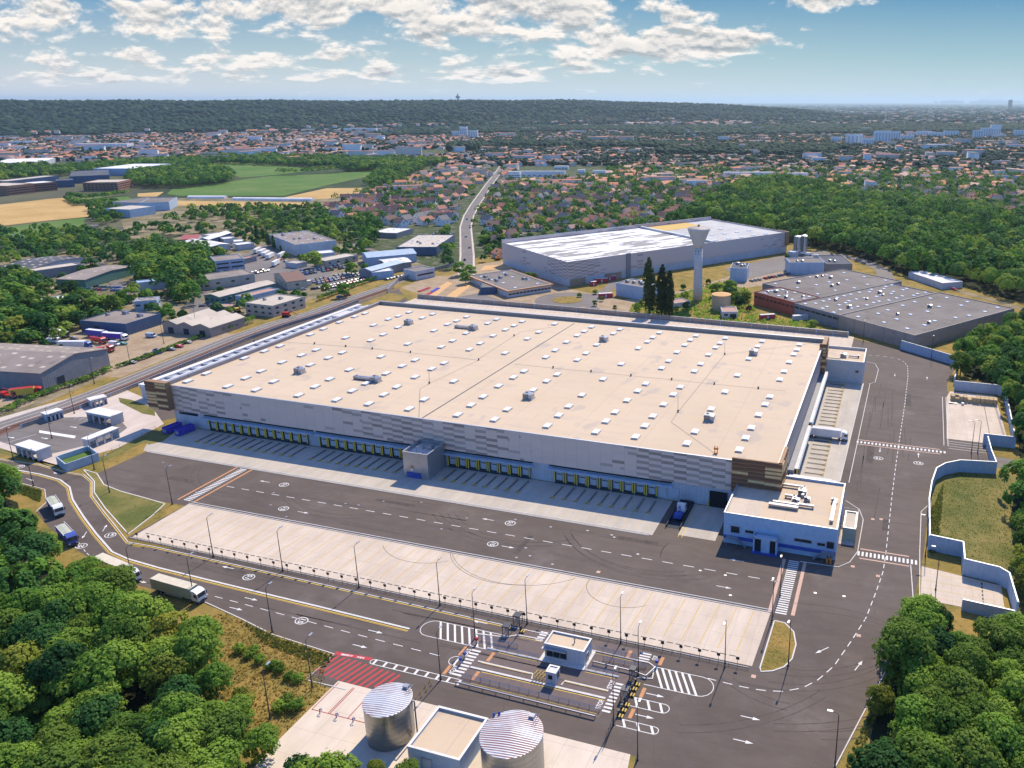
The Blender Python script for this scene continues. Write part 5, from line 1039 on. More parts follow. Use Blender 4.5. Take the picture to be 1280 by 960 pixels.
# ------------------------------------------------------------------ left forecourt
g = MB(); g.poly(PP([(-40, 530), (0, 522), (60, 505), (110, 492), (150, 484), (182, 498), (205, 530), (148, 560), (62, 583), (40, 572), (0, 560), (-40, 560)]), .03); struct(g, 'forecourt_paving', 'pale_paving')
g = MB(); g.poly(PP([(-40, 552), (0, 540), (78, 522), (110, 521), (152, 527), (159, 535), (140, 549), (62, 568), (40, 565), (0, 552)]), .045); struct(g, 'car_park', 'old_asphalt')
g = MB(); g.poly(PP([(49, 538), (95, 545), (93, 548), (49, 541)]), .06)
for i in range(8): a = P(92+i*7, 523.6+i*1.0); g.ribbon([a, (a[0]+.3, a[1]+3.0)], .15, .055)
for i in range(7): a = P(110+i*5.2, 551-i*2.2); g.ribbon([a, (a[0]-.6, a[1]+3.0)], .15, .055)
g.ribbon(PP([(0, 556), (45, 543)]), .15, .055)
for p, r_ in (((92, 534), 0), ((56, 548), 0), ((14, 547), 0)): x, y = P(*p); g.poly([(x-1.8, y-.15), (x+.4, y-.15), (x+.4, y-.5), (x+1.8, y), (x+.4, y+.5), (x+.4, y+.15), (x-1.8, y+.15)], .056)
struct(g, 'car_park_marking', 'white_paint')
g = MB(); g.poly(PP([(-60, 560), (0, 566), (60, 580), (95, 588), (62, 583), (40, 572), (0, 561), (-60, 556)]), .035); g.poly(PP([(120, 572), (150, 560), (178, 548), (190, 540), (205, 545), (168, 558), (128, 578)]), .034); struct(g, 'grass_strip', 'lawn')
g = MB(); g.poly(PP([(176, 549), (196, 536), (218, 541), (203, 552), (186, 556)]), .05); struct(g, 'shaded_lawn', 'lawn')
g = MB(); g.poly(PP([(148, 497), (165, 500), (193, 510), (194, 520), (178, 517), (150, 503)]), .05); struct(g, 'green_bank', 'lawn')
def shelter(label, a, b, depth, h=3.6, name='shelter'):
    a, b = Vector(P(*a)), Vector(P(*b)); ang = math.atan2(b.y-a.y, b.x-a.x); L = (b-a).length; s = thing(name, label, 'shelter', (a.x, a.y, 0)); fr = (a.x, a.y, ang)
    mb = MB(fr); mb.box(-.2, -.2, h, L+.2, depth+.2, h+.35); mb.build('roof', 'white_roof', s)
    mb = MB(fr); mb.box(0, 0, 0, .3, depth, h); mb.box(L-.3, 0, 0, L, depth, h); mb.box(.3, depth-.2, 0, L*.4, depth, h); n = 3
    for i in range(1, n+1): x = L*i/(n+1); mb.box(x-.35, 0, 0, x+.35, .25, h)
    mb.box(.3, 0, h-.8, L-.3, .2, h); mb.build('wall', 'shelter', s); return s
shelter('long open shelter with white roof on the right side of the forecourt car park', (113, 562), (150, 547), 3.2); shelter('open-fronted shelter with white roof at the lower left corner of the forecourt car park', (22, 569), (48, 577), 4.5, 3.8); shelter('open shelter with white roof at the back of the forecourt car park', (110, 527), (140, 533), 5, 3.8); shelter('closed dark container-like shelter beside the railway at the back left of the forecourt', (60, 528), (80, 522), 4, 3.0, 'bin_shelter')
shelter('small grey open shelter near the railway, above the back shelter', (115, 510), (135, 505), 4, 3)
bs = thing('open_basin', 'blue-grey open rectangular basin with green floor by the road left of the yard', 'basin', (*P(84, 590), 0)); A_, B_, C_, D_ = [Vector(P(*p)) for p in ((84, 590), (124, 576), (112, 567), (84, 580))]
D_ = A_+(C_-B_); mb = MB()
for a, b in ((A_, B_), (B_, C_), (C_, D_), (D_, A_)): mb.ribbon([a, b], .35, 3.0, 0)
mb.build('wall', 'retaining', bs); mb = MB(); mb.poly([tuple(A_), tuple(B_), tuple(C_), tuple(D_)], 1.2); mb.build('floor', 'leaf_lime' if False else 'green_crop', bs)
def skip(label, x, y, ang):
    s = thing('roll_off_container', label, 'container', (x, y, 0)); fr = (x, y, ang); mb = MB(fr); mb.box(-3.2, -1.25, .25, 3.2, -1.15, 2.6); mb.box(-3.2, 1.15, .25, 3.2, 1.25, 2.6); mb.box(-3.2, -1.15, .25, -3.1, 1.15, 2.6); mb.box(3.1, -1.15, .25, 3.2, 1.15, 2.6); mb.box(-3.1, -1.15, .25, 3.1, 1.15, .4); mb.box(-3.1, -1.15, 2.0, 3.1, 1.15, 2.1)
    for k in range(7): mb.box(-3.0+k*.97, -1.35, .3, -2.85+k*.97, -1.25, 2.5); mb.box(-3.0+k*.97, 1.25, .3, -2.85+k*.97, 1.35, 2.5)
    mb.build('body', 'violet_paint', s); mb = MB(fr); mb.box(-3.3, -.8, .9, -3.2, .8, 1.9); mb.build('ram', 'light_metal', s)
x, y = P(212, 540); skip('left one of two violet-blue containers in the shade left of the docks', x+.5, y+1, R(84)); x, y = P(225, 542); skip('right one of two violet-blue containers in the shade left of the docks', x+1.5, y+1, R(84))
# ------------------------------------------------------------------ railway and road along the left side
g = MB(); road = PP([(-120, 592), (-60, 556), (0, 531), (75, 507), (146, 480), (200, 458), (240, 442), (290, 422), (340, 405), (391, 390), (429, 376), (480, 359), (520, 343), (550, 334), (583, 330)]); g.ribbon(road, 7.5, .04); struct(g, 'railway_road', 'old_asphalt')
g = MB(); g.ribbon(offset(road, -.2), .18, .05); g.ribbon(offset(road, 3.4), .18, .05); g.ribbon(offset(road, -3.4), .18, .05); struct(g, 'railway_road_marking', 'white_paint')
g = MB(); rail = [(-318.6, 120), (-318.6, 200), (-321, 262), (-325, 370), (-327, 478)]; rail = offset(road[:-3], 7.2); g.ribbon(rail, 6.4, .06); struct(g, 'track_bed', 'rail_bed')
tr = thing('railway_track', 'brownish railway track running beside the road left of the warehouse', 'railway track', (rail[0][0], rail[0][1], 0)); mb = MB(); mb.ribbon(offset(rail, .75), .12, .32, .06); mb.ribbon(offset(rail, -.75), .12, .32, .06); mb.build('rail', 'rust', tr)
wall_run('long low dark retaining wall between the railway and the warehouse side', offset(rail, 4.2)[2:-1], 1.6, .3, 'taupe_wall', 'low_wall', 12)
g = MB(); g.poly(offset(rail, 4.4)[4:] + [(-261, 380), (-261, 232), (-270, 215)], .02); struct(g, 'side_track', 'asphalt')
g = MB(); g.poly(PP([(440, 384), (485, 366), (510, 369), (486, 386)]), .03); struct(g, 'grass_corner', 'dry_grass')
wall_run('grey wall with bright dots behind the rear loading apron', [(-289, 420), (-180, 419.2), (-30, 414.5), (-22, 414.2)], 2.6, .35, 'taupe_wall', 'rear_wall', 9)
# ------------------------------------------------------------------ generic outlying buildings
BN = [0]
def bldg(name, label, a, b, c=None, depth=None, h=6, wall='white_wall', roof='grey_roof', kind='flat', rise=2.0, along='x', wins=0, wz=None, sky=0, door=None, units=0, parapet=.5, cat=None, world=False, z=0., wl=2.2, rows=1, shed_sky='skylight'):
    """a,b: ends of the wall base nearest the camera, c: a point on the far side (or depth in metres)"""
    A_, B_ = (Vector(a), Vector(b)) if world else (Vector(P(*a)), Vector(P(*b)))
    ang = math.atan2(B_.y-A_.y, B_.x-A_.x); L = (B_-A_).length; n = Vector((-math.sin(ang), math.cos(ang)))
    if c is not None: C_ = Vector(c) if world else Vector(P(*c)); depth = (C_-B_).dot(n)
    if depth is None: depth = 15
    if depth < 0:
        A_, B_ = B_, A_; ang = math.atan2(B_.y-A_.y, B_.x-A_.x); depth = -depth
    W_ = depth; fr = (A_.x, A_.y, ang); t = thing(name, label, cat or name.split('_')[-1], (A_.x, A_.y, 0)); q = .35
    if kind == 'flat':
        mb = MB(fr); mb.box(0, 0, z, L, W_, h-parapet); mb.box(0, 0, h-parapet, L, q, h); mb.box(0, W_-q, h-parapet, L, W_, h); mb.box(0, q, h-parapet, q, W_-q, h); mb.box(L-q, q, h-parapet, L, W_-q, h); mb.build('wall', wall, t)
        mb = MB(fr); mb.box(q, q, h-parapet, L-q, W_-q, h-parapet+.06); mb.build('roof', roof, t)
    else:
        mb = MB(fr); mb.gable_wall(0, 0, L, W_, z, h, rise, along); mb.build('wall', wall, t)
        mb = MB(fr); mb.gable(0, 0, L, W_, h, rise, along); mb.build('roof', roof, t)
    r_ = random.Random(BN[0]*31+5); BN[0] += 1
    if wins:
        for rw in range(rows):
            zz = (wz or h*.55)+rw*3.0
            for i in range(wins):
                x = L*(i+.5)/wins; ww = min(wl/2, L/wins*.42); mb = MB(fr); mb.box(x-ww, -.08, zz-.55, x+ww, .01, zz+.55); mb.build('window', 'glass_dark', t)
            ns = max(1, int(W_/ (L/wins+.01))) if W_ > 6 else 0
            for i in range(min(ns, 12)):
                y = W_*(i+.5)/ns; ww = min(wl/2, W_/ns*.42); mb = MB(fr); mb.box(L-.01, y-ww, zz-.55, L+.08, y+ww, zz+.55); mb.build('window', 'glass_dark', t)
    if door:
        for d in door: mb = MB(fr); mb.box(L*d-1.8, -.1, 0, L*d+1.8, .01, min(4, h*.65)); mb.build('door', 'dock_dark', t)
    if sky:
        nx = max(1, int(math.sqrt(sky*L/W_))); ny = max(1, sky//nx); p0 = None
        for i in range(nx):
            for j in range(ny):
                x = L*(i+.5)/nx+r_.uniform(-1, 1)*L/nx*.2; y = W_*(j+.5)/ny+r_.uniform(-1, 1)*W_/ny*.15
                if kind == 'flat': mb = MB(fr); mb.box(x-1, y-.8, h-parapet+.06, x+1, y+.8, h-parapet+.45); o = mb.build('roof_light', shed_sky, t)
                else:
                    f_ = (lambda yy: rise*(1-abs(yy-W_/2)/(W_/2))) if along == 'x' else None
                    if along == 'x': za, zb = h+f_(max(0, y-.8))+.27, h+f_(min(W_, y+.8))+.27; pts = [(x-1.2, y-.8, za), (x+1.2, y-.8, za), (x+1.2, y+.8, zb), (x-1.2, y+.8, zb)]
                    else: f2 = lambda xx: rise*(1-abs(xx-L/2)/(L/2)); pts = [(x-.8, y-1.2, h+f2(x-.8)+.27), (x+.8, y-1.2, h+f2(x+.8)+.27), (x+.8, y+1.2, h+f2(x+.8)+.27), (x-.8, y+1.2, h+f2(x-.8)+.27)]
                    mb = MB(fr); mb.quad(*[(a_, b_, c_+.03) for a_, b_, c_ in pts]); mb.build('roof_light', 'beige_roof', t)
    for k in range(units):
        x, y = r_.uniform(.15, .85)*L, r_.uniform(.2, .8)*W_; s = r_.uniform(.4, .8); xx = A_.x+x*math.cos(ang)-y*math.sin(ang); yy = A_.y+x*math.sin(ang)+y*math.cos(ang); rooftop_unit(t, xx, yy, h-parapet+.06, False, s)
    return t
Q1 = lambda x, y: (x/5.818, 300+y/5.818)           # upper left survey sheet
Q2 = lambda x, y: (200+x/5.818, 280+y/5.818)       # estate survey sheet
Q3 = lambda x, y: (400+x/5.818, 260+y/5.818)
Q4 = lambda x, y: (600+x/5.333, 260+y/5.333)
Q5 = lambda x, y: (740+x/5.818, 300+y/5.818)
Q6 = lambda x, y: (920+x/3.556, 280+y/3.556)
Q7 = lambda x, y: (x/5.333, 190+y/5.333)
# ground of the estate
g = MB(); g.poly(PP([(-150, 560), (-60, 540), (0, 527), (60, 502), (120, 476), (200, 445), (330, 396), (450, 353), (500, 338), (583, 336), (583, 318), (440, 300), (330, 286), (260, 290), (150, 310), (-150, 330)]), .015); struct(g, 'estate_ground', 'rough_ground')
g = MB(); g.poly(PP([(78, 430), (100, 412), (150, 415), (205, 404), (310, 420), (230, 440), (150, 472), (120, 470), (100, 440)]), .03); g.poly(PP([(-80, 530), (0, 500), (10, 480), (60, 488), (40, 505), (-60, 540)]), .03); struct(g, 'dirt_yard', 'dirt_yard')
g = MB(); g.poly(PP([(262, 342), (330, 305), (345, 310), (362, 330), (420, 332), (410, 350), (330, 372), (262, 362)]), .03); g.poly(PP([(236, 392), (246, 376), (300, 378), (300, 392)]), .03); g.poly(PP([(395, 350), (470, 335), (480, 345), (410, 366)]), .03); g.poly(PP([(440, 300), (480, 295), (500, 310), (490, 325), (440, 318)]), .03); struct(g, 'estate_yard', 'old_asphalt')
g = MB(); g.ribbon(PP([(250, 392), (240, 380), (262, 360), (240, 350)]), 6, .04); g.ribbon(PP([(150, 366), (145, 345), (125, 330), (105, 318), (108, 300), (112, 288), (120, 280)]), 6, .04); g.ribbon(PP([(165, 378), (150, 362)]), 6, .041); struct(g, 'estate_road', 'old_asphalt')
bldg('ribbed_shed', 'big grey ribbed shed with brown gabled roof and pale roof lights beside the railway road', (55.5, 489.5), (138, 457), depth=66, h=8.2, wall='grey_wall', roof='brown_roof', kind='gable', rise=3.2, along='y', sky=44, door=(.25,))
sd = bpy.data.objects['ribbed_shed']
bldg('dark_shed', 'dark blue-black shed with brown flat roof on the dirt yard', Q1(595, 668), Q1(930, 695), Q1(1170, 612), h=6.5, wall='dark_blue_wall', roof='brown_roof', door=(.35,), units=3)
for i, (p, q, c) in enumerate(((Q2(28, 790), Q2(140, 800), Q2(330, 700)), (Q2(140, 800), Q2(250, 812), Q2(440, 712)), (Q2(250, 812), Q2(375, 826), Q2(590, 740)))):
    bldg('gabled_workshop', 'beige-roofed workshop, %s of three joined gables at the edge of the dirt yard' % ['left', 'middle', 'right'][i], p, q, c, h=5.2, wall='taupe_wall', roof='beige_roof', kind='gable', rise=1.8, along='y', door=(.5,))
bldg('two_storey_workshop', 'pinkish brown two-storey flat-roofed building close to the railway road', Q2(628, 655), Q2(830, 680), Q2(1075, 610), h=7, wall='beige_wall', roof='beige_roof', wins=4, rows=2, wz=2.2, units=2)
bldg('red_roofed_house', 'cream building with steep dark red and brown gabled roof in the middle of the estate', Q2(835, 420), Q2(930, 482), Q2(1045, 445), h=5.5, wall='beige_wall', roof='tile_brown', kind='gable', rise=3.2, along='y', wins=4)
bldg('long_green_shed', 'long pale green shed with light gabled roof in front of the grey-roofed beige hall', Q2(330, 575), Q2(440, 590), Q2(800, 480), h=5, wall='green_wall', roof='beige_roof', kind='gable', rise=1.3, along='y', wins=3)
bldg('beige_hall', 'beige hall with flat brown-grey roof left of the tall white office of the estate', Q2(372, 478), Q2(695, 430), depth=22, h=6.8, wall='beige_wall', roof='brown_roof', wins=3); bldg('beige_lean_to', 'small beige annex with green panel joined to the left of the brown-grey roofed hall', Q2(278, 485), Q2(370, 478), depth=16, h=5, wall='beige_wall', roof='grey_roof', wins=2)
bldg('estate_office', 'two-storey white-blue office with two dark window bands', Q2(410, 348), Q2(620, 325), depth=22, h=8, wall='pale_blue_wall', roof='brown_roof', wins=2, rows=2, wz=2.5, wl=30)
bldg('pink_roofed_store', 'low store with pinkish flat roof between the long green shed and two-storey building', Q2(552, 570), Q2(625, 582), Q2(870, 520), h=4.5, wall='pale_blue_wall', roof='tile_pink')
bldg('small_store', 'small blue store with pink roof left of the pinkish brown two-storey building', Q2(388, 640), Q2(520, 640), depth=9, h=3.2, wall='dark_blue_wall', roof='tile_pink')
bldg('blue_workshop', 'workshop with brown flat roof, beige roof lights and bright white-blue side walls', Q1(985, 518), Q1(1150, 505), Q1(1275, 470), h=6, wall='pale_blue_wall', roof='brown_roof', sky=8, shed_sky='beige_roof', wins=3)
bldg('blue_roofed_annex', 'narrow annex with a blue roof behind the brown-roofed workshop', Q1(1010, 375), Q1(1220, 350), depth=8, h=6, wall='pale_blue_wall', roof='pale_blue_wall')
bldg('green_red_shed', 'shed with beige and reddish roof and green lower wall among trees at the left', Q1(420, 350), Q1(630, 355), Q1(660, 240), h=6, wall='green_wall', roof='brown_roof', kind='gable', rise=1.5, along='x', sky=6)
bldg('grey_long_shed', 'long pale grey shed directly behind the green-walled shed', Q1(270, 290), Q1(600, 240), depth=14, h=6.5, wall='grey_wall', roof='beige_roof')
bldg('sawtooth_hall', 'dark-roofed hall with white roof lights near the left picture edge', Q1(0, 260), Q1(260, 270), Q1(480, 180), h=6, wall='white_wall', roof='dark_roof', kind='gable', rise=1.8, along='x', sky=30)
bldg('left_edge_shed', 'pale shed at the very left edge beside the dark-roofed hall', Q1(-120, 370), Q1(50, 340), depth=20, h=5, wall='white_wall', roof='beige_roof')
bldg('white_shed', 'low pale shed with white roof peeking between crowns left of the dirt yard', Q1(340, 490), Q1(540, 455), depth=10, h=4, wall='white_wall', roof='white_roof')
bldg('red_roofed_hall', 'hall with a bright red roof behind the dense crowns of the estate', Q2(160, 165), Q2(280, 158), depth=26, h=6, wall='white_wall', roof='red_wall', kind='gable', rise=1.6)
bldg('white_roofed_hall', 'white-roofed hall right beside the bright red-roofed one', Q2(285, 165), Q2(360, 165), depth=38, h=6, wall='dark_blue_wall', roof='white_roof', kind='gable', rise=1.6, along='y', sky=8)
bldg('white_roofed_hall', 'stepped white-roofed hall behind the two-storey white-blue estate office', Q2(385, 210), Q2(515, 190), depth=46, h=5, wall='white_wall', roof='white_roof', kind='gable', rise=1.2, along='y', sky=8)
for i, (a, b, l_) in enumerate(((Q2(370, 125), Q2(505, 105), 'farthest, at the back end of the depot row'), (Q2(470, 150), Q2(555, 140), 'second from the back of the depot row'), (Q2(540, 170), Q2(610, 165), 'third from the back of the depot row'), (Q2(570, 195), Q2(690, 180), 'nearest of the depot row, wide and low'))):
    bldg('depot_unit', 'white flat depot unit, '+l_, a, b, depth=12, h=5, wall='white_wall', roof='white_roof')
bldg('large_white_depot', 'large depot with tall pale side wall, patched brown roof and a dark roof well', Q2(1000, 240), Q2(1290, 205), depth=70, h=10, wall='white_wall', roof='brown_roof', sky=20, units=4)
bldg('white_side_hall', 'low hall with clean white roof in front of the large patched-roof depot', Q2(1145, 262), Q2(1275, 250), depth=14, h=5, wall='pale_blue_wall', roof='white_roof'); bldg('cream_hall', 'cream hall with yellowish flat roof, just right of the round crown by the depot', Q3(45, 432), Q3(280, 385), depth=14, h=5, wall='beige_wall', roof='beige_roof', wins=4)
bldg('white_hut', 'small white hut with flat roof left of the round crown by the depot', Q2(915, 315), Q2(1000, 325), depth=9, h=4, wall='white_wall', roof='beige_roof')
bldg('trailer_shed', 'grey-sided shed with pink roof edge right of the two-storey white-blue office', Q2(620, 290), Q2(705, 270), depth=7, h=4, wall='grey_wall', roof='tile_pink')
bldg('white_box_store', 'little white flat store right of the steep red-roofed building', Q2(1045, 450), Q2(1105, 445), depth=6, h=3.2, wall='white_wall', roof='white_roof')
# retail sheds left of the long road
bldg('workshop_hall', 'wide hall with pale flat roof and many roof lights left of the long road', Q3(560, 345), Q3(850, 345), depth=62, h=7, wall='dark_blue_wall', roof='beige_roof', sky=24, units=3)
for k in range(3):
    pass
bldg('white_garage', 'low garage with bright white roof left of the monitor-roofed hall', Q3(380, 215), Q3(560, 222), depth=30, h=5, wall='grey_wall', roof='white_roof', sky=4)
bldg('blue_roofed_hall', 'long hall with blue-grey gabled roof and a row of pale roof lights', Q3(350, 425), Q3(705, 392), depth=24, h=6.5, wall='pale_blue_wall', roof='pale_blue_wall', kind='gable', rise=1.8, sky=14)
bldg('white_patched_hall', 'hall with white patched roof in front of the blue-grey gabled hall', Q3(485, 470), Q3(668, 450), depth=20, h=6, wall='grey_wall', roof='white_roof', kind='gable', rise=1.0, sky=8)
bldg('grey_twin_hall', 'grey hall with dull gabled roof at the left end of the blue-grey gabled hall', Q3(290, 510), Q3(380, 520), depth=32, h=6, wall='grey_wall', roof='pale_blue_wall', kind='gable', rise=1.5, along='y')
bldg('grey_twin_hall', 'pale hall with light flat roof facing the railway road behind parked cars', Q3(385, 525), Q3(540, 508), depth=14, h=5.5, wall='pale_blue_wall', roof='white_roof', sky=3)
mw = bldg('modern_office', 'white two-tier office with dark band beside the railway road wall', Q3(700, 528), Q3(838, 500), depth=14, h=6.5, wall='white_wall', roof='grey_roof', wins=1, wl=40, wz=3.4)
wall_run('grey wall curving from the white two-tier office to the construction site', PP([(485, 366), (498, 352), (540, 340), (560, 334), (570, 330)]), 2.6, .3, 'taupe_wall', 'curved_wall', 8)
# low brown office with orange fascia
lb = bldg('low_office', 'low spreading office with brown-grey roof and orange fascia by the roundabout', Q4(190, 598), Q4(475, 552), depth=58, h=4.6, wall='plaster', roof='grey_roof', wins=12, wz=2, units=7, sky=8)
A_, B_ = Vector(P(*Q4(190, 598))), Vector(P(*Q4(475, 552))); fr = (A_.x, A_.y, math.atan2(B_.y-A_.y, B_.x-A_.x)); L = (B_-A_).length
mb = MB(fr); mb.box(-1.2, -1.2, 3.9, L+1.2, -.4, 4.7); mb.box(L+.4, -.4, 3.9, L+1.2, 58, 4.7); mb.box(-1.2, -.4, 3.9, -.4, 58, 4.7); mb.build('fascia', 'orange_pad', lb)
bldg('blue_side_office', 'blue-walled low wing left of the orange-edged office', Q4(5, 575), Q4(105, 572), depth=24, h=4.5, wall='dark_blue_wall', roof='grey_roof')
# second warehouse behind
A_ = Vector(P(709.7, 358.4)); B_ = Vector(P(983, 315.5)); C_ = Vector(P(631.5, 326)); ang = math.atan2(B_.y-A_.y, B_.x-A_.x); L = (B_-A_).length; n = Vector((-math.sin(ang), math.cos(ang))); D = 96.0; fr = (A_.x, A_.y, ang); BWH = 17.0
bw = thing('second_warehouse', 'second large pale warehouse under construction behind the main one, white roof sheets half laid', 'warehouse', (A_.x, A_.y, 0))
mb = MB(fr); mb.box(0, 0, 0, L, D, BWH-1.6); mb.build('lower_wall', 'white_wall', bw)
t = NT('cladding_far'); ca, sa = math.cos(ang), math.sin(ang); h_ = t.M('ADD', t.M('MULTIPLY', t.x, ca), t.M('MULTIPLY', t.y, sa)); h2 = t.M('ADD', t.M('MULTIPLY', t.x, -sa), t.M('MULTIPLY', t.y, ca)); u0 = A_.x*ca+A_.y*sa; v0 = -A_.x*sa+A_.y*ca
fx = t.M('SUBTRACT', h_, u0); fy = t.M('SUBTRACT', h2, v0); hh = t.M('ADD', fx, t.M('MULTIPLY', fy, 1.0)); c1 = t.M('FLOOR', t.M('DIVIDE', hh, 5.2)); r1 = t.M('FLOOR', t.M('DIVIDE', t.z, 1.1)); w_ = t.white(c1, r1); acc = None
for x_, s_, a_ in ((0, 15, 1.0), (12, 14, .9), (205, 14, .9), (222, 10, .9), (245, 8, .5), (290, 10, .6), (60, 6, .5)):
    q_ = t.M('MULTIPLY', t.M('EXPONENT', t.M('MULTIPLY', t.M('POWER', t.M('DIVIDE', t.M('SUBTRACT', hh, x_), s_), 2.0), -1.0)), a_); acc = q_ if acc is None else t.M('ADD', acc, q_)
d_ = t.M('MULTIPLY', t.M('GREATER_THAN', t.M('SUBTRACT', acc, w_), .02), t.M('LESS_THAN', t.M('FLOORED_MODULO', t.M('ADD', c1, r1), 2.0), .5)); c_ = t.mix(t.M('MULTIPLY', d_, t.M('ADD', .4, t.M('MULTIPLY', t.white(r1, c1), .5))), (.62, .50, .44), (.30, .23, .20)); t.done(c_, .6, .3)
mb = MB(fr); mb.box(-.3, -.3, 5.6, L+.3, 0, BWH); mb.box(-.3, 0, 5.0, 0, D, BWH); mb.box(L, 0, 5.0, L+.3, D, BWH); mb.box(-.3, D-.3, 5, L+.3, D, BWH+1.4); mb.build('cladding', 'cladding_far', bw)
t = NT('patched_white_roof'); rr_ = t.M('ADD', t.M('MULTIPLY', t.x, -sa), t.M('MULTIPLY', t.y, ca)); ss = t.M('ADD', t.M('MULTIPLY', t.x, ca), t.M('MULTIPLY', t.y, sa))
cb = t.N.new('ShaderNodeCombineXYZ'); t.L.new(t.M('MULTIPLY', ss, .03), cb.inputs[0]); t.L.new(t.M('MULTIPLY', rr_, .16), cb.inputs[1]); nn = t.noise(1.0, 4, .6, vec=cb.outputs[0]); c_ = t.mix(t.rng(nn, .50, .53), (.80, .78, .76), (.27, .25, .23)); t.done(c_, .7, .3)
mb = MB(fr); mb.box(0, 0, BWH-1.6, L*.62, D-.4, BWH-1.0); mb.build('roof', 'patched_white_roof', bw)
mb = MB(fr); mb.box(L*.62, 0, BWH-1.6, L, D-.4, BWH-1.05); mb.build('finished_roof', 'pale_roof', bw)
mb = MB(fr); mb.box(L*.62, D-26, BWH-1.0, L-30, D-1, BWH-.9); mb.build('yellow_membrane', 'faded_yellow', bw)
mb = MB(fr); mb.box(L*.615, 0, BWH-1.0, L*.625, D-1, BWH+.6); mb.box(-.3, D, BWH+1.4, L+.3, D+.5, BWH+1.9); mb.build('fire_wall', 'light_metal', bw)
for i in range(14): x_ = L*.66+(i % 5)*L*.065; y_ = 8+(i//5)*20; mb = MB(fr); mb.box(x_-1.6, y_-1.2, BWH-1.0, x_+1.6, y_+1.2, BWH-.5); mb.build('skylight', 'skylight', bw)
mb = MB(fr); mb.box(L-3, -1.2, 6, L+1.4, -.32, BWH+.4); mb.box(L+.32, -.3, 6, L+1.4, 12, BWH+.4); mb.build('slatted_screen', 'screen_brown', bw)
mb = MB(fr)
for a, b in ((2, 14), (30, 44)): mb.box(a, -.4, 0, b, -.02, 4.8)
mb.build('open_bay', 'dirt_yard', bw)
mb = MB(fr); mb.box(48, -1.0, 0, 51.5, -.32, BWH+.5); mb.build('pipe_shaft', 'grey_wall', bw)
for i in range(24):
    mb = MB(fr); mb.box(4+i*L*.62/24, D+.1, BWH-.2, 4.5+i*L*.62/24, D+.7, BWH+2.2); 
    if i < 1: mb.build('roof_post', 'light_metal', bw)
# grounds round the second warehouse
g = MB(); g.poly(PP([(560, 345), (600, 330), (640, 325), (715, 362), (780, 375), (870, 360), (985, 318), (1040, 325), (1060, 345), (1000, 350), (930, 360), (900, 395), (780, 400), (690, 385), (560, 372), (520, 366), (500, 360), (540, 345)]), .02); struct(g, 'works_ground', 'dirt_yard')
g = MB(); g.poly(PP([(905, 336), (985, 318), (1030, 313), (1060, 325), (1050, 334), (1000, 334), (930, 350)]), .06); g.poly(PP([(570, 372), (600, 366), (640, 380), (690, 386), (740, 384), (740, 392), (640, 390), (560, 382)]), .03); struct(g, 'works_road', 'old_asphalt')
g = MB(); cx_, cy_ = P(709, 375); ring = [(cx_+15*math.cos(i*math.pi/12), cy_+15*math.sin(i*math.pi/12)) for i in range(24)]; g.ribbon(ring, 11, .045, closed=True); g.ribbon(PP([(736, 372), (760, 362), (770, 352)]), 8, .044); g.ribbon(PP([(735, 380), (752, 395)]), 7, .0445); struct(g, 'roundabout', 'old_asphalt')
g = MB(); g.prism([(cx_+9.4*math.cos(i*math.pi/10), cy_+9.4*math.sin(i*math.pi/10)) for i in range(20)], 0, .2); struct(g, 'roundabout_green', 'dry_grass')
g = MB(); g.poly(PP([(785, 395), (790, 380), (830, 372), (900, 352), (935, 362), (945, 392), (1000, 405), (1050, 428), (960, 420)]), .028); struct(g, 'garden_lawn', 'dry_grass')
bldg('blue_process_building', 'blue-walled process building with pipes beside the tall poplars', Q5(175, 405), Q5(375, 440), Q5(475, 402), h=8.5, wall='pale_blue_wall', roof='brown_roof', units=4)
bldg('blue_cube_building', 'plain blue cube building behind the water tower', Q5(1002, 300), Q5(1125, 305), Q5(1115, 262), h=9.5, wall='pale_blue_wall', roof='dark_roof', units=3)
bldg('tank_side_hut', 'small pink-roofed masonry hut beside the beige round tank', Q5(945, 572), Q5(1060, 572), depth=12, h=4.2, wall='plaster', roof='tile_pink', door=(.7,), wins=2)
bldg('site_hut', 'flat pinkish hut roof between poplars and water tower foot', Q5(600, 495), Q5(715, 480), depth=10, h=3, wall='plaster', roof='tile_pink')
bx, by = P(*Q5(925, 520)); bt = thing('round_store_tank', 'beige round tank with orange lid at the foot of the water tower', 'tank', (bx, by, 0)); mb = MB(); mb.lathe(bx, by+5, [(5.6, 0), (5.6, 9.2)], 32); mb.build('shell', 'tank_beige', bt); mb = MB(); mb.lathe(bx, by+5, [(5.9, 9.2), (5.9, 9.5), (.1, 10.2)], 32); mb.build('lid', 'tank_orange', bt)
wx, wy = P(872, 376); wt = thing('water_tower', 'tall white concrete water tower with funnel-shaped head', 'water tower', (wx, wy, 0)); mb = MB(); mb.lathe(wx, wy, [(3.0, 0), (2.75, 10), (2.6, 22), (2.6, 33.5)], 40); mb.build('shaft', 'tower_concrete', wt, True)
mb = MB(); mb.lathe(wx, wy, [(2.62, 33.5), (3.4, 36), (6.6, 44.4), (6.9, 45), (6.9, 45.6)], 40); mb.build('funnel_head', 'tower_concrete', wt, True); mb = MB(); mb.lathe(wx, wy, [(6.8, 45.6), (6.0, 46.1), (1.0, 46.9)], 40); mb.build('lid', 'taupe_wall', wt); mb = MB(); mb.lathe(wx, wy, [(.7, 46.8), (.7, 48), (.2, 48.2)], 12); mb.build('lantern', 'grey_wall', wt)
for i in range(8): a = i*math.pi/4+.3; mb = MB((wx+2.6*math.cos(a), wy+2.6*math.sin(a), a)); mb.box(-.05, -.25, 31.5, .06, .25, 32.1); mb.box(-.05, -.25, 29.8, .06, .25, 30.4); mb.build('vent_hole', 'pit', wt)
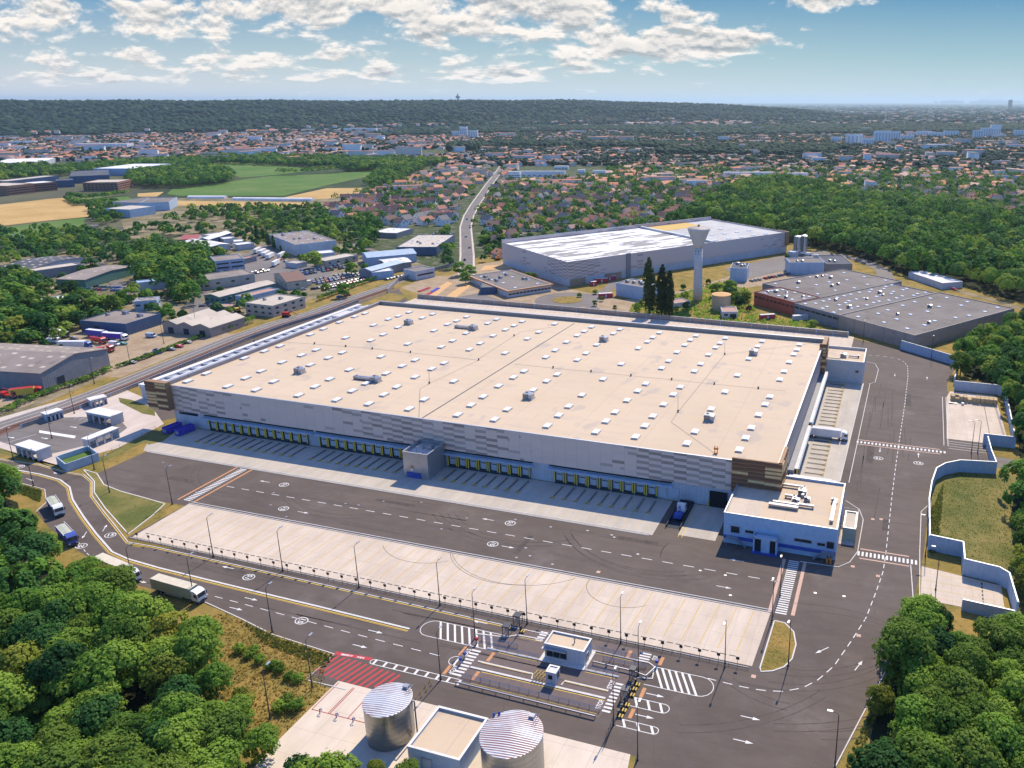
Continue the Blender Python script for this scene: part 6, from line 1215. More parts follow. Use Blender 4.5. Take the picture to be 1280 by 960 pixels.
# grey industrial complex
I1 = bldg('industrial_hall', 'large grey-roofed hall with taupe wall at the right, nearest its complex', P(1048.7, 393.4, 8), P(1143.9, 419.1, 8), P(1278.5, 387.4, 8), world=True, h=8, wall='taupe_wall', roof='grey_roof', sky=22, units=3)
A1 = Vector(P(1048.7, 393.4, 8)); B1 = Vector(P(1143.9, 419.1, 8)); C1 = Vector(P(1278.5, 387.4, 8)); an1 = math.atan2(B1.y-A1.y, B1.x-A1.x); L1 = (B1-A1).length; n1 = Vector((-math.sin(an1), math.cos(an1))); u1 = Vector((math.cos(an1), math.sin(an1))); D1 = (C1-B1).dot(n1); r0 = (Vector(P(993, 378.4, 8))-A1).dot(u1); r1 = (Vector(P(942, 365, 8))-A1).dot(u1); r2 = (Vector(P(925, 358, 8))-A1).dot(u1)
bldg('industrial_hall', 'wide dark grey hall with long dark window band, middle of the complex', tuple(A1+u1*r0), tuple(A1-u1*.3), tuple(A1+n1*(D1*.97)), h=7.9, wall='grey_wall', roof='grey_roof', sky=40, units=5, wins=8, wz=5.5, wl=5, world=True)
bldg('red_office_wing', 'brick-red two-storey office wing at the left end of the grey industrial complex', tuple(A1+u1*r1), tuple(A1+u1*(r0-.4)), tuple(A1+u1*(r0-.4)+n1*22), h=8.3, wall='red_wall', roof='grey_roof', units=6, sky=10, wins=10, wz=5.2, rows=1, world=True)
bldg('industrial_hall', 'lower grey hall behind the brick-red wing at the far left of the complex', tuple(A1+u1*r2+n1*22.5), tuple(A1+u1*(r0-.4)+n1*22.5), tuple(A1+u1*(r0-.4)+n1*100), h=7.5, wall='grey_wall', roof='grey_roof', sky=16, units=6, world=True)
bldg('pale_blue_plant_room', 'pale blue raised plant building with ducts behind the grey complex', Q6(235, 225), Q6(390, 225), depth=18, h=9, wall='pale_blue_wall', roof='grey_roof', units=2)
bldg('dark_corner_building', 'dark brick building at the back corner of the complex by the forest road', Q6(400, 222), Q6(515, 222), depth=34, h=7.5, wall='taupe_wall', roof='dark_roof', units=2)
bldg('white_low_store', 'low white flat store between the grey complex and forest', Q6(765, 240), Q6(915, 292), depth=16, h=4.5, wall='white_wall', roof='white_roof')
for i, (px, py, w_) in enumerate(((996, 318, 'left'), (1004, 317, 'right'))):
    x, y = P(px, py); s_ = thing('silo', '%s one of two tall grey silos by the forest edge' % w_, 'silo', (x, y, 0)); mb = MB(); mb.lathe(x, y, [(3.0, 0), (3.0, 15), (.4, 15.8)], 24); mb.build('shell', 'steel', s_); mb = MB(); mb.box(x-.3, y-3.25, 0, x+.3, y-3.02, 15); mb.build('ladder', 'dark_metal', s_)
bldg('silo_cabin', 'white cabin at the foot of the twin silos', (984, 322), (993, 323), depth=8, h=5, wall='white_wall', roof='white_roof')
# porches, kiosks and containers round the works
for i, (px, py, m_, l_) in enumerate(((752, 353, 'red_gloss', 'front one of the red and white cabins by the unfinished corner bay'), (762, 350, 'magenta', 'rear one of the red and white cabins by the unfinished corner bay'), (742, 357, 'red_gloss', 'small square red cabin left of the red and white ones'), (757, 372, 'magenta', 'dark red cabin beside the blue process building'), (959, 399, 'magenta', 'reddish container on the bare ground by the window-band hall'), (1000, 400, 'shelter', 'grey container at the foot of the window-band hall'))):
    x, y = P(px, py); c_ = thing('site_cabin', l_, 'cabin', (x, y, 0)); mb = MB((x, y, .55)); mb.box(-4.5 if i != 2 else -2, -1.3, .1, 4.5 if i != 2 else 2, 1.3, 2.9); mb.build('body', m_, c_); mb = MB((x, y, .55)); mb.box(-4.4 if i != 2 else -1.9, -1.2, 2.9, 4.4 if i != 2 else 1.9, 1.2, 3.0); mb.build('roof', 'white_roof', c_); mb = MB((x, y, .55)); mb.box(-.5, -1.36, .2, .5, -1.3, 2.3); mb.build('door', 'dock_white', c_)
ex = thing('excavator', 'orange excavator on the construction ground at the end of the long straight road', 'excavator', (*P(622, 325), 0)); x, y = P(622, 325)
mb = MB((x, y, .5)); mb.box(-2, -1.4, .1, 2, -.8, 1); mb.box(-2, .8, .1, 2, 1.4, 1); mb.build('track', 'rubber', ex); mb = MB((x, y, .5)); mb.box(-1.8, -1.2, 1.1, 1.4, 1.2, 2.4); mb.box(-.2, -1.2, 2.4, 1.2, 0, 3.6); mb.build('cab', 'orange_gloss', ex); mb = MB((x, y, .5)); mb.tube([(1.2, .5, 2), (3.5, .5, 6.5), (6.5, .5, 5.2), (6.8, .5, 2.2)], .3, 6); mb.cbox(6.8, .5, 1.2, 1, 1, 1); mb.build('boom', 'orange_gloss', ex)
ex2 = thing('excavator', 'yellow excavator between the triple-gabled workshop and the pinkish brown building', 'excavator', (*P(297, 390), 0)); x, y = P(297, 390); mb = MB((x, y, 2.6)); mb.box(-2, -1.4, .1, 2, 1.4, 1); mb.build('track', 'rubber', ex2); mb = MB((x, y, 2.6)); mb.box(-1.8, -1.2, 1.1, 1.4, 1.2, 2.6); mb.build('cab', 'yellow_paint', ex2); mb = MB((x, y, 2.6)); mb.tube([(1.2, 0, 2), (3.0, 0, 6), (6, 0, 5), (6.5, 0, 2)], .3, 6); mb.build('boom', 'yellow_paint', ex2)
ex3 = thing('excavator', 'red excavator lying beside the railway road below the pinkish brown building', 'excavator', (*P(358, 398), 0)); x, y = P(358, 396); mb = MB((x, y, .2)); mb.box(-2, -1.4, .1, 2, 1.4, 1); mb.build('track', 'rubber', ex3); mb = MB((x, y, .2)); mb.box(-1.8, -1.2, 1.1, 1.6, 1.2, 2.8); mb.build('cab', 'red_gloss', ex3); mb = MB((x, y, .2)); mb.tube([(1.2, 0, 2), (4.0, 0, 3.6), (7, 0, 1.4)], .3, 6); mb.build('boom', 'red_gloss', ex3)
g = MB(); g.poly(PP([(606, 332), (640, 331), (640, 335), (600, 338)]), .04); g.poly(PP([(530, 369), (560, 352), (566, 354), (545, 370)]), .04); g.poly(PP([(555, 372), (580, 355), (590, 356), (570, 372)]), .04); struct(g, 'orange_earth', 'tank_orange')
for k, (a, b) in enumerate((((515, 368), (545, 357)), ((525, 372), (540, 366)), ((536, 368), (552, 358)))):
    xx, yy, aa = along(a, b); c_ = thing('pipe_stack', ['red and white bundle of pipes on the construction ground behind the rear wall, long one', 'short red stack on the construction ground by the rear wall', 'dark violet stack beside the long red bundle'][k], 'pipe stack', (xx, yy, 0)); mb = MB((xx, yy, aa))
    for j in range(5): mb.tube([(-6, j*.5-1, .35), (6, j*.5-1, .35)], .22, 6)
    mb.build('pipe', ['red_gloss', 'magenta', 'violet_paint'][k], c_)
# far buildings left
for nm, lab, a, b, d, h, w_, r_, wn, rows in (('brick_office', 'large brown brick-striped office block beside the wheat field, left one', Q7(60, 292), Q7(235, 272), 50, 13, 'brick', 'beige_roof', 9, 3), ('brick_office', 'brown striped office wing joined to the right of the left brick block', Q7(240, 268), Q7(385, 255), 30, 12, 'brick', 'white_roof', 7, 3),
                                         ('brick_office', 'brown office block with white corner frames, right one by the wheat field', Q7(560, 262), Q7(790, 258), 46, 12, 'brick', 'beige_roof', 9, 3), ('black_hall', 'black hall between the two brown offices', Q7(385, 238), Q7(500, 232), 34, 10, 'dark_blue_wall', 'dark_roof', 0, 1),
                                         ('long_dark_hall', 'long hall with dark striped roof behind the right brown office', Q7(470, 212), Q7(735, 200), 120, 11, 'dark_blue_wall', 'dark_roof', 0, 1), ('blue_hall', 'big blue-grey hall with pale roof behind the long dark-striped hall', Q7(630, 158), Q7(890, 158), 110, 12, 'pale_blue_wall', 'white_roof', 0, 1),
                                         ('dark_hall', 'dark hall with light roof at left edge behind the left brown office', Q7(-40, 245), Q7(60, 246), 90, 11, 'dark_blue_wall', 'beige_roof', 0, 1), ('white_hall', 'very wide white hall far back at the left picture edge', Q7(-60, 108), Q7(285, 98), 140, 9, 'white_wall', 'white_roof', 0, 1),
                                         ('school_block', 'white school-like block with grey flat roof below the hedge, front one', Q7(872, 440), Q7(1040, 415), 34, 9, 'pale_blue_wall', 'beige_roof', 0, 1), ('school_block', 'white block with grey flat roof, rear right one', Q7(940, 398), Q7(1135, 390), 50, 10, 'pale_blue_wall', 'grey_roof', 0, 1), ('school_block', 'grey-roofed low block, rear left one beside round crowns', Q7(760, 385), Q7(920, 390), 50, 9, 'white_wall', 'grey_roof', 0, 1),
                                         ('left_blue_shed', 'small blue shed among crowns at the left picture edge', Q7(40, 610), Q7(150, 600), 16, 5, 'pale_blue_wall', 'grey_roof', 0, 1), ('red_brown_house', 'long low reddish-roofed building between crowns above the left estate', Q7(670, 655), Q7(850, 660), 12, 4, 'white_wall', 'tile_pink', 5, 1)):
    bldg(nm, lab, a, b, depth=d, h=h, wall=w_, roof=r_, wins=wn, rows=rows, wz=2.6, wl=3.5)
for nm, a, b, lab in (('polytunnel', (233.5, 248.5), (280, 248.5), 'shorter white polytunnel between the fields'), ('polytunnel', (289.5, 250.5), (389, 251.5), 'very long white polytunnel between the fields')):
    A_, B_ = Vector(P(*a)), Vector(P(*b)); t = thing(nm, lab, 'polytunnel', (A_.x, A_.y, 0)); fr = (A_.x, A_.y, math.atan2(B_.y-A_.y, B_.x-A_.x)); L = (B_-A_).length; mb = MB(fr); n = 8; mb.add([(xx, 5-5*math.cos(math.pi*k/n), 3.6*math.sin(math.pi*k/n)) for xx in (0, L) for k in range(n+1)], [(k, n+1+k, n+2+k, k+1) for k in range(n)]+[tuple(range(n+1))[::-1], tuple(range(n+1, 2*n+2))]); mb.build('cover', 'white_roof', t)
# apartment slabs and towers of the far town
for i, (x0, x1, yb, yt, d, lab) in enumerate(((1058, 1078, 183, 166, 16, 'dark-shadowed slab, leftmost of the distant right-hand group'), (1079, 1092, 184, 172, 14, 'low slab right beside the leftmost distant one'), (1093, 1113, 180, 162, 18, 'stepped tower second in the distant right-hand group'), (1113, 1125, 178, 163, 14, 'pale block behind the stepped tower'), (1125, 1142, 177, 168, 14, 'small pale slab in the middle distance gap'), (1146, 1164, 172, 163, 14, 'wide white slab, left one of the white pair'),
                                              (1164, 1180, 173, 165, 14, 'low slab between the white pair'), (1180, 1198, 172, 163, 14, 'wide white slab, right one of the white pair'), (1217, 1228, 175, 162, 14, 'twin tower left part near the right picture edge'), (1226, 1237, 173, 159, 14, 'twin tower right part near the right picture edge'), (1238, 1250, 173, 155, 14, 'tallest white tower near the right picture edge'), (1268, 1282, 172, 162, 14, 'last pale slab at the right picture edge'),
                                              (575, 584, 172, 157, 14, 'slim left tower in the centre distance'), (586, 597, 174, 162, 16, 'brown-white tower right of the slim centre ones'), (565, 575, 172, 163, 14, 'low tower left of the slim centre ones'), (636, 650, 226, 213, 14, 'white cube left end of the long white slabs'), (651, 706, 221, 213, 12, 'very long white slab in the central town'), (693, 710, 212, 207, 14, 'white block behind the very long slab'), (722, 731, 220, 211, 12, 'narrow blue-white block right of the very long slab'),
                                              (741, 757, 221, 212, 12, 'white slab block in the middle of the town'), (905, 968, 224, 214, 14, 'long pale slab in the right-hand town'), (985, 1010, 226, 215, 14, 'blue-white slab right of the long pale one'), (920, 935, 243, 232, 12, 'white house block before the forest edge'), (345, 425, 178, 174, 30, 'long white complex far left in the town'), (95, 160, 188, 180, 26, 'bluish white hospital-like block at the far left'), (10, 40, 182, 177, 24, 'pale low block at the left edge of the far town'),
                                              (160, 175, 180, 175, 20, 'small pale block in the left far town'), (430, 470, 166, 160, 24, 'white row of flats left of centre far away'), (1040, 1052, 180, 170, 14, 'pale tower left of the dark slab'), (1105, 1130, 188, 184, 20, 'low white roofed hall before the distant towers'), (1160, 1185, 186, 180, 30, 'low wide school with cream wall in the distant right town'), (855, 870, 172, 167, 24, 'white block far behind the water tower'))):
    A_ = P(x0, yb); B_ = P(x1, yb); dist = math.hypot(*A_); h = max(5, (yb-yt)*math.hypot(dist, 120)/1010*.85); k_ = (120.0-h)/120.0
    bldg('apartment_block', 'pale distant apartment block: '+lab, A_, B_, depth=d, h=h, wall='wall_white', roof='beige_roof', wins=max(4, int(math.dist(A_, B_)/9)), rows=max(1, min(10, int(h/3.1)-1)), wz=2.2, wl=4, world=True, cat='apartment block')
# distant hill tower
x, y = P(574, 148); v = Vector((x, y)).normalized()*5300; mst = thing('hill_tower', 'slender telecom tower with wide head on the wooded ridge', 'tower', (v.x, v.y, 118)); mb = MB(); mb.lathe(v.x, v.y, [(5, 118), (4, 140), (13, 143), (13, 152), (5, 155), (2, 168)], 14); mb.build('shaft', 'grey_wall', mst)
x, y = P(1262, 140); 
for i, (ox, w, h) in enumerate(((0, 30, 110),)):
    v = Vector(P(1262+ox, 136)); t = thing('distant_skyscraper', 'single dark skyscraper on the right horizon', 'skyscraper', (v.x, v.y, 0)); mb = MB(); mb.cbox(v.x, v.y, 0, 60, 60, 150); mb.build('tower', 'dark_metal', t)
t = MB()
sr = random.Random(9)
for i in range(60): v = Vector(P(1168+sr.random()*130, 129.6)); t.cbox(v.x, v.y, 0, sr.uniform(150, 500), 200, sr.uniform(100, 190))
for i in range(9): v = Vector(P(1225+i*3.5, 129.5)); t.cbox(v.x, v.y, 0, 90, 90, sr.uniform(200, 330))
tag(t.build('distant_city_skyline', 'grey_wall'), 'hazy blue far-off city skyline on the right horizon', 'skyline', kind='stuff')
# ------------------------------------------------------------------ fields and far ground
def sheet(name, polys, m, z):
    g = MB()
    for p in polys: g.poly(PP(p), z)
    struct(g, name, m)
sheet('wheat_field', [[(-160, 262), (0, 256), (60, 249), (84, 247), (95, 254), (112, 259), (140, 256), (130, 262), (112, 271), (60, 276), (0, 283), (-160, 296)], [(215, 251), (383, 253.5), (386, 258), (300, 259), (218, 257)], [(355, 247), (408, 235.5), (453, 235), (448, 243), (405, 249), (380, 249)], [(172, 242), (205, 240), (196, 246), (172, 246)]], 'wheat', .25)
sheet('green_field', [[(-160, 300), (0, 285), (106, 272), (104, 288), (60, 300), (0, 302)], [(208, 243), (215, 236.5), (262, 231), (300, 225), (345, 219.5), (420, 217), (470, 212.5), (478, 217), (408, 232), (355, 245), (225, 245)], [(228, 206), (285, 202.5), (350, 207), (400, 212), (345, 219), (300, 222.5), (292, 218), (270, 211), (240, 208)], [(80, 247), (160, 246), (165, 249), (150, 252), (100, 252)]], 'green_crop', .27)
sheet('scrub', [[(150, 250), (205, 248), (470, 247), (470, 262), (300, 262), (160, 262)], [(205, 262), (330, 262), (330, 285), (160, 300), (150, 275)]], 'rough_ground', .2)
sheet('allotment', [[(165, 280), (330, 272), (325, 288), (175, 296)]], 'rough_ground', .23)
sheet('town_ground', [[(400, 270), (455, 240), (520, 222), (480, 205), (-200, 205), (-200, 168), (640, 164), (1500, 164), (1500, 268), (1290, 320), (985, 232), (880, 262), (835, 290), (640, 300), (560, 340), (430, 300)]], 'garden_ground', .1)
FOREST_R = [(838, 288), (880, 264), (905, 243), (985, 229), (1080, 255), (1180, 262), (1300, 285), (1460, 300), (1460, 420), (1290, 382), (1235, 367), (1180, 354), (1165, 350), (1130, 344), (1108, 333), (1065, 319), (1022, 311), (985, 303), (960, 298), (880, 280)]
FOREST_R2 = [(1205, 470), (1196, 448), (1222, 432), (1290, 398), (1500, 440), (1500, 640), (1275, 575), (1272, 545), (1262, 505), (1236, 478)]
FOREST_R3 = [(1272, 600), (1400, 600), (1400, 800), (1292, 770), (1270, 700), (1262, 650)]
FOREST_BR = [(1118, 835), (1140, 800), (1158, 795), (1210, 812), (1262, 800), (1300, 795), (1500, 900), (1500, 1250), (1000, 1250), (1075, 985), (1092, 905)]
FOREST_L = [(-140, 605), (-20, 612), (22, 628), (32, 668), (62, 712), (110, 750), (170, 775), (215, 795), (262, 835), (268, 900), (300, 950), (330, 985), (395, 1000), (420, 1040), (560, 1060), (560, 1180), (-420, 1180), (-420, 605)]
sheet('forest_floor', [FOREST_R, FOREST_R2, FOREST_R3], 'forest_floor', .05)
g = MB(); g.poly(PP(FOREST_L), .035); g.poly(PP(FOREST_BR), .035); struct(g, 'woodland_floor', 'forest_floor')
g = MB(); main = PP([(583, 345), (584, 320), (583, 300), (582, 284), (586, 270), (594, 256), (603, 243), (612, 230), (622, 217), (628, 208)]); g.ribbon(main, 8.5, .35); g.ribbon(PP([(652, 304), (651, 285)]), 7, .35); g.ribbon(PP([(150, 366), (130, 335)]), 5, .36); struct(g, 'long_road', 'old_asphalt')
g = MB(); g.ribbon(offset(main, 5.2), 1.6, .37); g.ribbon(offset(main, -5.2), 1.6, .37); struct(g, 'pavement', 'pale_paving')
g = MB(); g.ribbon(PP([(1010, 318), (1050, 319), (1079, 326), (1103, 337), (1109, 350)]), 11, .09); struct(g, 'forest_road', 'old_asphalt')
g = MB(); g.ribbon(PP([(1150, 354), (1190, 362), (1240, 375), (1300, 392)]), 6, .1); struct(g, 'rear_path', 'rough_ground')
# ------------------------------------------------------------------ hills on the horizon
def hills():
    nx, ny = 200, 70; rs = np.random.RandomState(4)
    az = np.linspace(-60, 1100, nx)   # measured bearing columns
    dist = 3300+np.linspace(0, 1, ny)**1.15*3600
    topy = np.interp(az, [-200, 0, 90, 180, 250, 350, 440, 520, 600, 650, 700, 745, 770, 800, 840, 900, 1000, 1100], [129.2, 128.8, 129.6, 128.5, 129.3, 128.3, 129.4, 128.6, 128.2, 128.6, 127.3, 128.6, 129.9, 130.8, 131.6, 133.5, 141, 152])
    foot = np.interp(az, [-200, 0, 300, 600, 760, 860], [3300, 3250, 3400, 3700, 4300, 4700])
    V = []; h2 = rs.rand(nx, ny)
    # smooth lumps
    def lump(n, a):
        g_ = rs.rand(n, n); xi = np.linspace(0, n-1.001, nx); yi = np.linspace(0, n-1.001, ny); x0 = xi.astype(int); y0 = yi.astype(int); fx = (xi-x0)[:, None]; fy = (yi-y0)[None]
        fx = fx*fx*(3-2*fx); fy = fy*fy*(3-2*fy)
        return a*((g_[x0][:, y0]*(1-fy)+g_[x0][:, y0+1]*fy)*(1-fx)+(g_[x0+1][:, y0]*(1-fy)+g_[x0+1][:, y0+1]*fy)*fx)
    L_ = lump(9, 1)+lump(22, .5)+lump(45, .22); L_ -= L_.mean()
    for i in range(nx):
        d = Vector((P(az[i], 200))).normalized()
        for j in range(ny):
            t = (dist[j]-foot[i])/2000.0; D_ = dist[j]; s = min(1, max(0, t)); s = s*s*(3-2*s)
            H = max(2, 120+(127-topy[i])*5400/1027.0)
            z = max(-6, H*s+L_[i, j]*44*s*(1-s)*3+L_[i, j]*3*s+h2[i, j]*5*s) if s > 0 else -6
            if t > 1.15: z -= (t-1.15)*70
            V.append((d.x*D_, d.y*D_, z))
    F = [(i*ny+j, (i+1)*ny+j, (i+1)*ny+j+1, i*ny+j+1) for i in range(nx-1) for j in range(ny-1)]
    mb = MB(); mb.v = V; mb.f = F; mb.m = [0]*len(F); o = struct(mb, 'hills', 'wooded_hill'); o.data.polygons.foreach_set('use_smooth', [True]*len(F))
    return np.array(V).reshape(nx, ny, 3)
HV = hills()
# ------------------------------------------------------------------ trees
def blob_tree(name, seed, h, r, nl, leaf, leafm, lobes=9, trunk=True, squash=.8, shape='round', per=None, dark=None):
    """leafy tree: clumps of small leaf faces spread over and inside a few uneven lobes"""
    rs = np.random.RandomState(seed); root = thing(name, '', 'tree')
    C_ = []; 
    for i in range(lobes):
        if shape == 'poplar': z = h*(.12+.84*i/(lobes-1)); a = rs.rand()*6.28; rr = r*(.75 if i < lobes*.6 else .75*(1-(i-lobes*.6)/(lobes*.42)))+.3; C_.append((math.cos(a)*r*.15, math.sin(a)*r*.15, z, rr, 1.6))
        else:
            a = i*2.4+rs.rand(); q = math.sqrt((i+.3)/lobes)*r*.72; z = h*(.78-.34*(q/r)**1.5)+rs.uniform(-.05, .06)*h; C_.append((math.cos(a)*q, math.sin(a)*q, z, r*rs.uniform(.34, .5), squash))
    vs = []; fs = []; n = nl
    if shape != 'poplar':
        for i in range(6): a = i*1.05+rs.rand()*.4; C_.append((math.cos(a)*r*.58, math.sin(a)*r*.58, h*rs.uniform(.26, .40), r*rs.uniform(.34, .46), .9))
    w = np.array([c[3]**2 for c in C_]); w /= w.sum(); ci = rs.choice(len(C_), n, p=w)
    d = rs.normal(size=(n, 3)); d /= np.linalg.norm(d, axis=1)[:, None]; d[:, 2] = np.where(d[:, 2] < -.35, -d[:, 2]*.6, d[:, 2])
    rad = 1-np.abs(rs.normal(size=n))*.2+rs.uniform(-.05, .12, n)+(rs.rand(n) < .1)*rs.uniform(0, .35, n)
    cen = np.array([c[:3] for c in C_])[ci]; rr = np.array([c[3] for c in C_])[ci]; sq = np.array([c[4] for c in C_])[ci]
    p = cen+d*(rad*rr)[:, None]*np.stack([np.ones(n), np.ones(n), sq], 1)
    # sub-clumping: pull leaves towards sparse clump centres for light and dark knots
    kc = p[rs.choice(n, max(6, n//26))]; 
    idx = np.argmin(((p[:, None, :]-kc[None, :, :])**2).sum(2), 1) if n <= 2600 else np.concatenate([np.argmin(((p[a:a+800, None, :]-kc[None])**2).sum(2), 1) for a in range(0, n, 800)])
    p = p+(kc[idx]-p)*.30
    nrm = d+rs.normal(size=(n, 3))*.30+np.array([0, 0, .25]); nrm /= np.linalg.norm(nrm, axis=1)[:, None]
    t1 = np.cross(nrm, rs.normal(size=(n, 3))); t1 /= np.linalg.norm(t1, axis=1)[:, None]; t2 = np.cross(nrm, t1); s = leaf*rs.uniform(.6, 1.3, n)[:, None]
    v = np.stack([p+t1*s, p+t2*s*.8+nrm*s*.2, p-t1*s, p-t2*s*.8+nrm*s*.2], 1).reshape(-1, 3)
    me = bpy.data.meshes.new('crown'); me.vertices.add(4*n); me.vertices.foreach_set('co', v.ravel()); me.loops.add(4*n); me.loops.foreach_set('vertex_index', np.arange(4*n)); me.polygons.add(n); me.polygons.foreach_set('loop_start', np.arange(0, 4*n, 4)); me.polygons.foreach_set('loop_total', np.full(n, 4)); me.materials.append(MATS[leafm]); me.update(calc_edges=True)
    o = bpy.data.objects.new('crown', me); COL.objects.link(o); o.parent = root
    mb = MB(); mb.tube([(0, 0, 0), (.1, 0, h*.3), (0, .1, h*.7)], h*.024, 7, h*.01)
    for k in range(4): a = k*1.6+seed; mb.tube([(0, 0, h*(.3+.08*k)), (math.cos(a)*r*.35, math.sin(a)*r*.35, h*.55), (math.cos(a)*r*.6, math.sin(a)*r*.6, h*.70)], h*.010, 5, h*.004)
    mb.build('trunk', 'trunk', root); return root
TREES = {}
def kind(k, *a, **kw): TREES[k] = Stamp(blob_tree(*a, **kw), '')
for i in range(4): kind('fine%d' % i, 'broadleaf_tree', 10+i, 12+i, 5.6, 9500, .27, 'leaf_mid', 9+i*3)
for i in range(2): kind('finedark%d' % i, 'broadleaf_tree', 20+i, 13, 5.4, 7500, .30, 'leaf_dark', 12)
kind('finelime0', 'broadleaf_tree', 30, 12, 5.2, 6500, .28, 'leaf_lime', 11)
for i in range(3): kind('mid%d' % i, 'broadleaf_tree', 40+i, 13, 5.6, 1500, .62, 'leaf_mid', 9)
for i in range(2): kind('middark%d' % i, 'broadleaf_tree', 50+i, 13, 5.6, 1500, .62, 'leaf_dark', 9)
kind('midlime0', 'broadleaf_tree', 60, 11, 5, 1500, .55, 'leaf_lime', 8)
kind('poplar', 'poplar_tree', 70, 22, 3.0, 4200, .42, 'leaf_poplar', 12, shape='poplar')
kind('cypress', 'cypress_tree', 71, 13, 1.9, 900, .45, 'leaf_dark', 9, shape='poplar')
kind('bush', 'bush', 72, 2.6, 2.0, 900, .22, 'leaf_mid', 6); kind('drybush', 'bush', 73, 2.2, 1.9, 900, .2, 'leaf_lime', 6)
kind('purple', 'purple_shrub', 74, 4, 2.2, 700, .25, 'leaf_purple', 6)
TN = [0]
CAND = []
def tree(k, x, y, sc, label, group, rz=None, r_=random.Random(77)):
    TN[0] += 1; s = sc*r_.uniform(.92, 1.08)
    o = TREES[k].put(x, y, 0, r_.uniform(0, 6.28) if rz is None else rz, label, 'bush' if 'bush' in k else ('shrub' if k == 'purple' else 'tree'), sc=(s, s, s*r_.uniform(.9, 1.12))); o['group'] = group; return o
def scatter(poly, spacing, seed, jitter=.35):
    pts = PP(poly); xs = [p[0] for p in pts]; ys = [p[1] for p in pts]; rs = np.random.RandomState(seed)
    gx = np.arange(min(xs), max(xs), spacing); gy = np.arange(min(ys), max(ys), spacing*.87)
    X, Y = np.meshgrid(gx, gy); X = X+(np.arange(len(gy)) % 2)[:, None]*spacing/2; X = X+rs.uniform(-jitter, jitter, X.shape)*spacing; Y = Y+rs.uniform(-jitter, jitter, Y.shape)*spacing
    X, Y = X.ravel(), Y.ravel(); m = inpoly(X, Y, pts); return X[m], Y[m], rs
def seen(X, Y, x0=-70, x1=1350, y0=0, y1=1060):
    px, py, w = proj(X, Y, 8.0); return (px > x0) & (px < x1) & (py < y1) & (w > 20)
# left foreground wood
X, Y, rs = scatter(FOREST_L, 7.6, 1); m = seen(X, Y, -60, 1300, 0, 1075); X, Y = X[m], Y[m]; NL = 0
for x, y in zip(X, Y):
    k = rs.choice(['fine0', 'fine1', 'fine2', 'fine3', 'finedark0', 'finedark1', 'finelime0'], p=[.2, .2, .17, .15, .13, .1, .05]); lab = {'f': 'mid-green broadleaf tree', 'd': 'dark green broadleaf tree', 'l': 'yellow-green broadleaf tree'}['d' if 'dark' in k else 'l' if 'lime' in k else 'f']
    px, py, _ = proj(np.array([x]), np.array([y]), 0.); where = 'in the bottom-left wood beside the tank yard and meadow' if px[0] > 230 else ('in the bottom-left wood below the lorries on the curved road' if py[0] < 760 else 'deep in the bottom-left wood')
    CAND.append((math.hypot(x, y), k, x, y, rs.choice([rs.uniform(.55, .8), rs.uniform(.8, 1.12)], p=[.35, .65]), lab+' '+where, 'trees of the bottom-left wood', 'left'))
# tree edge in front of the yard and isolated ones by the tanks
for px, py, k, s, lab in ((272, 872, 'fine3', .6, 'mid-green tree jutting out over the left side of the dry meadow'), (296, 915, 'fine0', .62, 'mid-green tree at the lower left side of the dry meadow'), (330, 950, 'fine2', .6, 'mid-green tree where the meadow narrows near the bottom edge'), (176, 778, 'fine1', .62, 'mid-green tree right below the cream-topped lorry, left one'), (206, 789, 'fine2', .62, 'mid-green tree right below the cream-topped lorry, right one'), (8, 632, 'fine3', .9, 'tall tree at the left edge beside the tipper lorries'), (30, 668, 'fine0', .8, 'tree just left of the tipper lorries'), (60, 706, 'fine1', .75, 'tree just behind the rear of the half-hidden lorry'), (108, 730, 'fine0', .72, 'mid-green tree hiding the trailer of the rear lorry on the lower road'), (132, 742, 'finelime0', .7, 'yellow-green tree in front of the half-hidden lorry'), (395, 985, 'fine1', .5, 'loose-crowned small tree overlapping the lower left of the tank yard'), (430, 990, 'finelime0', .5, 'yellow-green small tree at the foot of the left tank'), (470, 975, 'finelime0', .42, 'yellow-green small tree directly before the pump house and left tank'), (510, 978, 'fine0', .42, 'small tree covering the pump house corner')):
    x, y = P(px, py); tree(k, x, y, s, lab, 'small trees at the tank yard')
X, Y, rs = scatter(FOREST_BR, 7.2, 2); m = seen(X, Y, 900, 1370, 0, 1100); X, Y = X[m], Y[m]
for x, y in zip(X, Y):
    k = rs.choice(['fine0', 'fine1', 'fine2', 'fine3', 'finedark0', 'finedark1', 'finelime0'], p=[.2, .2, .15, .15, .15, .1, .05]); lab = 'dark green' if 'dark' in k else 'yellow-green' if 'lime' in k else 'mid-green'
    CAND.append((math.hypot(x, y), k, x, y, rs.choice([rs.uniform(.5, .75), rs.uniform(.75, 1.1)], p=[.35, .65]), lab+' broadleaf tree in the bottom-right wood beside the road bend', 'trees of the bottom-right wood', 'br'))
for poly, sd_, nm, sp in ((FOREST_R2, 3, 'wood behind the upper right bay', 8.0), (FOREST_R3, 4, 'tree strip right of the sloping lawn', 7.0)):
    X, Y, rs = scatter(poly, sp, sd_); m = seen(X, Y); X, Y = X[m], Y[m]
    for x, y in zip(X, Y):
        k = rs.choice(['fine0', 'fine2', 'mid1', 'finedark1', 'finedark0', 'finelime0'], p=[.3, .2, .15, .15, .12, .08]); lab = 'dark green' if 'dark' in k else 'yellow-green' if 'lime' in k else 'mid-green'
        CAND.append((math.hypot(x, y), k, x, y, rs.uniform(.75, 1.05), lab+' broadleaf tree in the '+nm, 'trees of the '+nm, 'r'))
